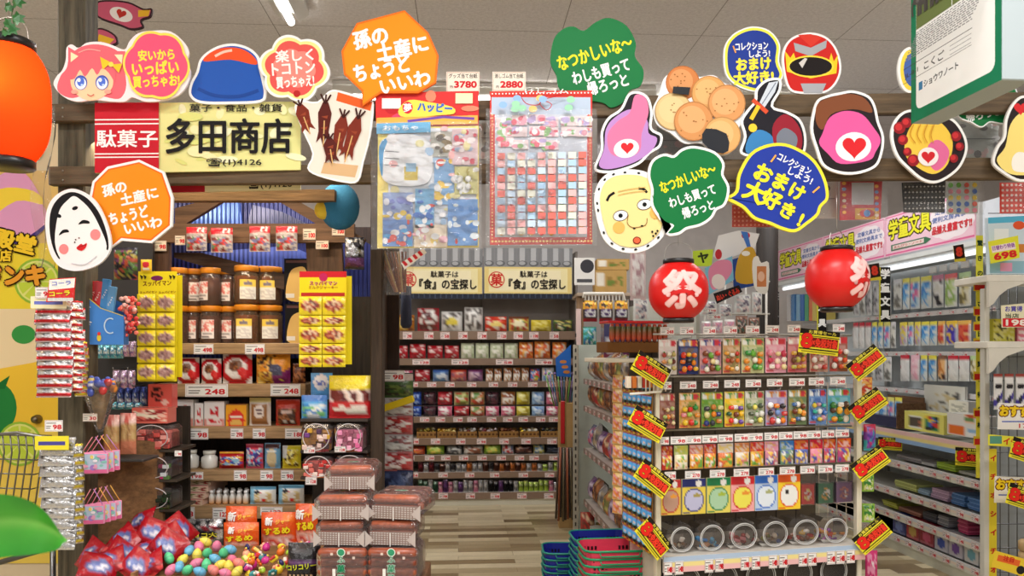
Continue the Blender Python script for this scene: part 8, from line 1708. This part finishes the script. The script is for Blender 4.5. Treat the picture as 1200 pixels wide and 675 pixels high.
b = MB(); b.box((3.17,.42,1.05),(.75,.02,2.1),(150,156,160), 'paint'); ob('back_panel', b, ru)
RF = Frame(0,3.95,0)
def rc(name, label, cat, x0, y0, x1, y1, d, draw, group=None): sign_at(name, label, cat, (x0+x1)/2,(y0+y1)/2, d, draw, group=group)
rc('toy_magazine', 'pale blue boxed magazine pack on the top white shelf', 'magazine', 1157,252,1218,321,4.1, lambda A: (A.board([(1158,255),(1218,252),(1218,321),(1160,321)],.03,(206,222,232)), A.poly([(1158,255),(1218,252),(1218,259),(1158,262)],(90,180,214)), A.ell(1194,264,7,5,(226,90,50)), A.rect(1165,268,1182,282,(236,240,242)), A.rect(1190,286,1218,296,(206,130,60)), A.rect(1160,306,1218,320,(150,190,206)), A.rect(1172,308,1186,318,(230,160,190))))
rc('price_sign', 'yellow price poster reading 698 on the pale blue magazine', 'price card', 1158,278,1195,308,4.0, lambda A: (A.board([(1158,283),(1193,276),(1195,302),(1161,309)],.002,(226,224,60)), A.rect(1162,286,1190,294,(244,226,226), rot=-10), A.text('日替わり特価', 1176,289,5,(140,70,160),-10,.03,26), A.text('698', 1178,299,9,(214,40,40),-10,.07,26)))
rc('price_sign', 'cream price poster reading 1980 above the second white shelf', 'price card', 1172,358,1216,384,3.95, lambda A: (A.board([(1173,358),(1216,354),(1216,383),(1174,384)],.002,(240,234,200)), A.text('お買得', 1188,362,6,(90,80,170),0,.04,20), A.text('当店', 1186,370,5,(40,60,40),0,.03,16), A.rect(1175,373,1216,383,(214,40,50)), A.text('1980', 1196,378,8,(250,240,230),0,.05,34)))
design('stickerp', 'sticker_packet', 'stickers', simple_box(PT((206,200,70),('n', .05,.05,.95,.95,[(216,210,80),(90,90,50),(230,226,140)],7,7,3)),.05)); design('pinkp', 'sticker_packet', 'stickers', simple_box(PT((226,130,150),('n', .05,.05,.95,.95,[(226,120,140),(250,226,226)],4,4,3)),.05))
shelf_row(RE, .08,0,[(1159,1186,374, 'stickerp', 'yellow printed sticker packet', 400),(1188,1214,384, 'pinkp', 'pink sticker packet', 400)], 'on the second white shelf', 'sticker packets on the white shelf')
design('orpen', 'hanging_pen_pack', 'pen pack', simple_bag(PT((230,228,226),('r', 0,0,1,.1,(150,60,50)),('r', .15,.3,.8,.4,(60,50,50)),('d', .75,.95,.3,(70,60,150)),('e', .4,.72,.2,.1,(50,50,56))),.02, 'gloss', lambda A: A.text('or', .4*A.W, .36*A.HH, .16*A.HH, (40,36,40),0,.04)))
shelf_row(RE, -.02,0,[(1164,1175,438, 'orpen', 'white pen pack', 480),(1177,1188,438, 'orpen', 'white pen pack', 480),(1190,1201,438, 'orpen', 'white pen pack', 480),(1203,1214,438, 'orpen', 'white pen pack', 480)], 'below the second white shelf', 'white pen packs')
def osu(x, y, n): return lambda A: (A.board([(x-24, y-16),(x+24, y-14),(x+24, y+16),(x-25, y+15)],.002,(238,234,228)), A.text('おすすめ', x, y-6,12,(240,200,40),2,.06,44,(120,24,20),2), A.line([(x-20, y+6),(x+12, y+6)],1.4,(90,110,190)), A.text(n, x+8, y+11,6,(214,60,60),0,.03,16))
rc('recommendation_sign', 'white recommendation card below the white pen packs', 'notice', 1168,472,1216,504,3.9, osu(1194,488, '178')); rc('recommendation_sign', 'lower white recommendation card partly behind a sale sign', 'notice', 1164,556,1212,590,3.9, osu(1190,574, '178'))
rc('yellow_sign_strip', 'short yellow strip with red lettering crossing under the recommendation card', 'sign strip', 1158,508,1218,526,3.88, lambda A: (A.board([(1158,509),(1218,514),(1218,526),(1158,522)],.002,(226,220,70)), A.rect(1160,511,1174,520,(90,150,130)), A.text('イチオシ', 1193,518,8,(206,60,40),4,.05,34)))
for x, y, l_ in ((1206,530, 'yellow sale sign at the frame edge under the short yellow strip'),(1202,584, 'yellow sale sign lapping the lower recommendation card')): eight_sign(x, y, 3.8,18,44, l_)
rc('orange_notice_sign', 'orange and yellow slanting notice near the bottom of the white unit', 'notice', 1164,646,1200,672,3.9, lambda A: (A.board([(1166,645),(1204,656),(1200,676),(1162,664)],.002,(240,206,60)), A.poly([(1170,650),(1196,657),(1194,664),(1168,657)],(236,110,50)), A.ell(1196,668,5,5,(40,40,40)), A.text('注目', 1182,655,6,(206,40,30),14,.04)))
for k in range(4): b = MB(); b.lathe([(.04,0),(.05,.008),(.05,.05),(.04,.058)],(206,176,130), 'card', 18); ob('wooden_roll', b, loc=RE.w(RE.hit(1206,640,.1)[0],.1, RE.hit(1206,646,.1)[1]-.06*k), label=f'pale wooden tape roll, {["top", "second", "third", "bottom"][k]} of the pile at the right edge', cat='roll', group='tape rolls at the right edge')
for k, v in LABELS.items():
 if len(v) > 1 and (len({g for _, g in v}) > 1 or None in {g for _, g in v}): print('DUPLABEL', k, v[:3])
 if len(k.replace('-', 'x').split()) > 16: print('LONG', len(k.split()), k)
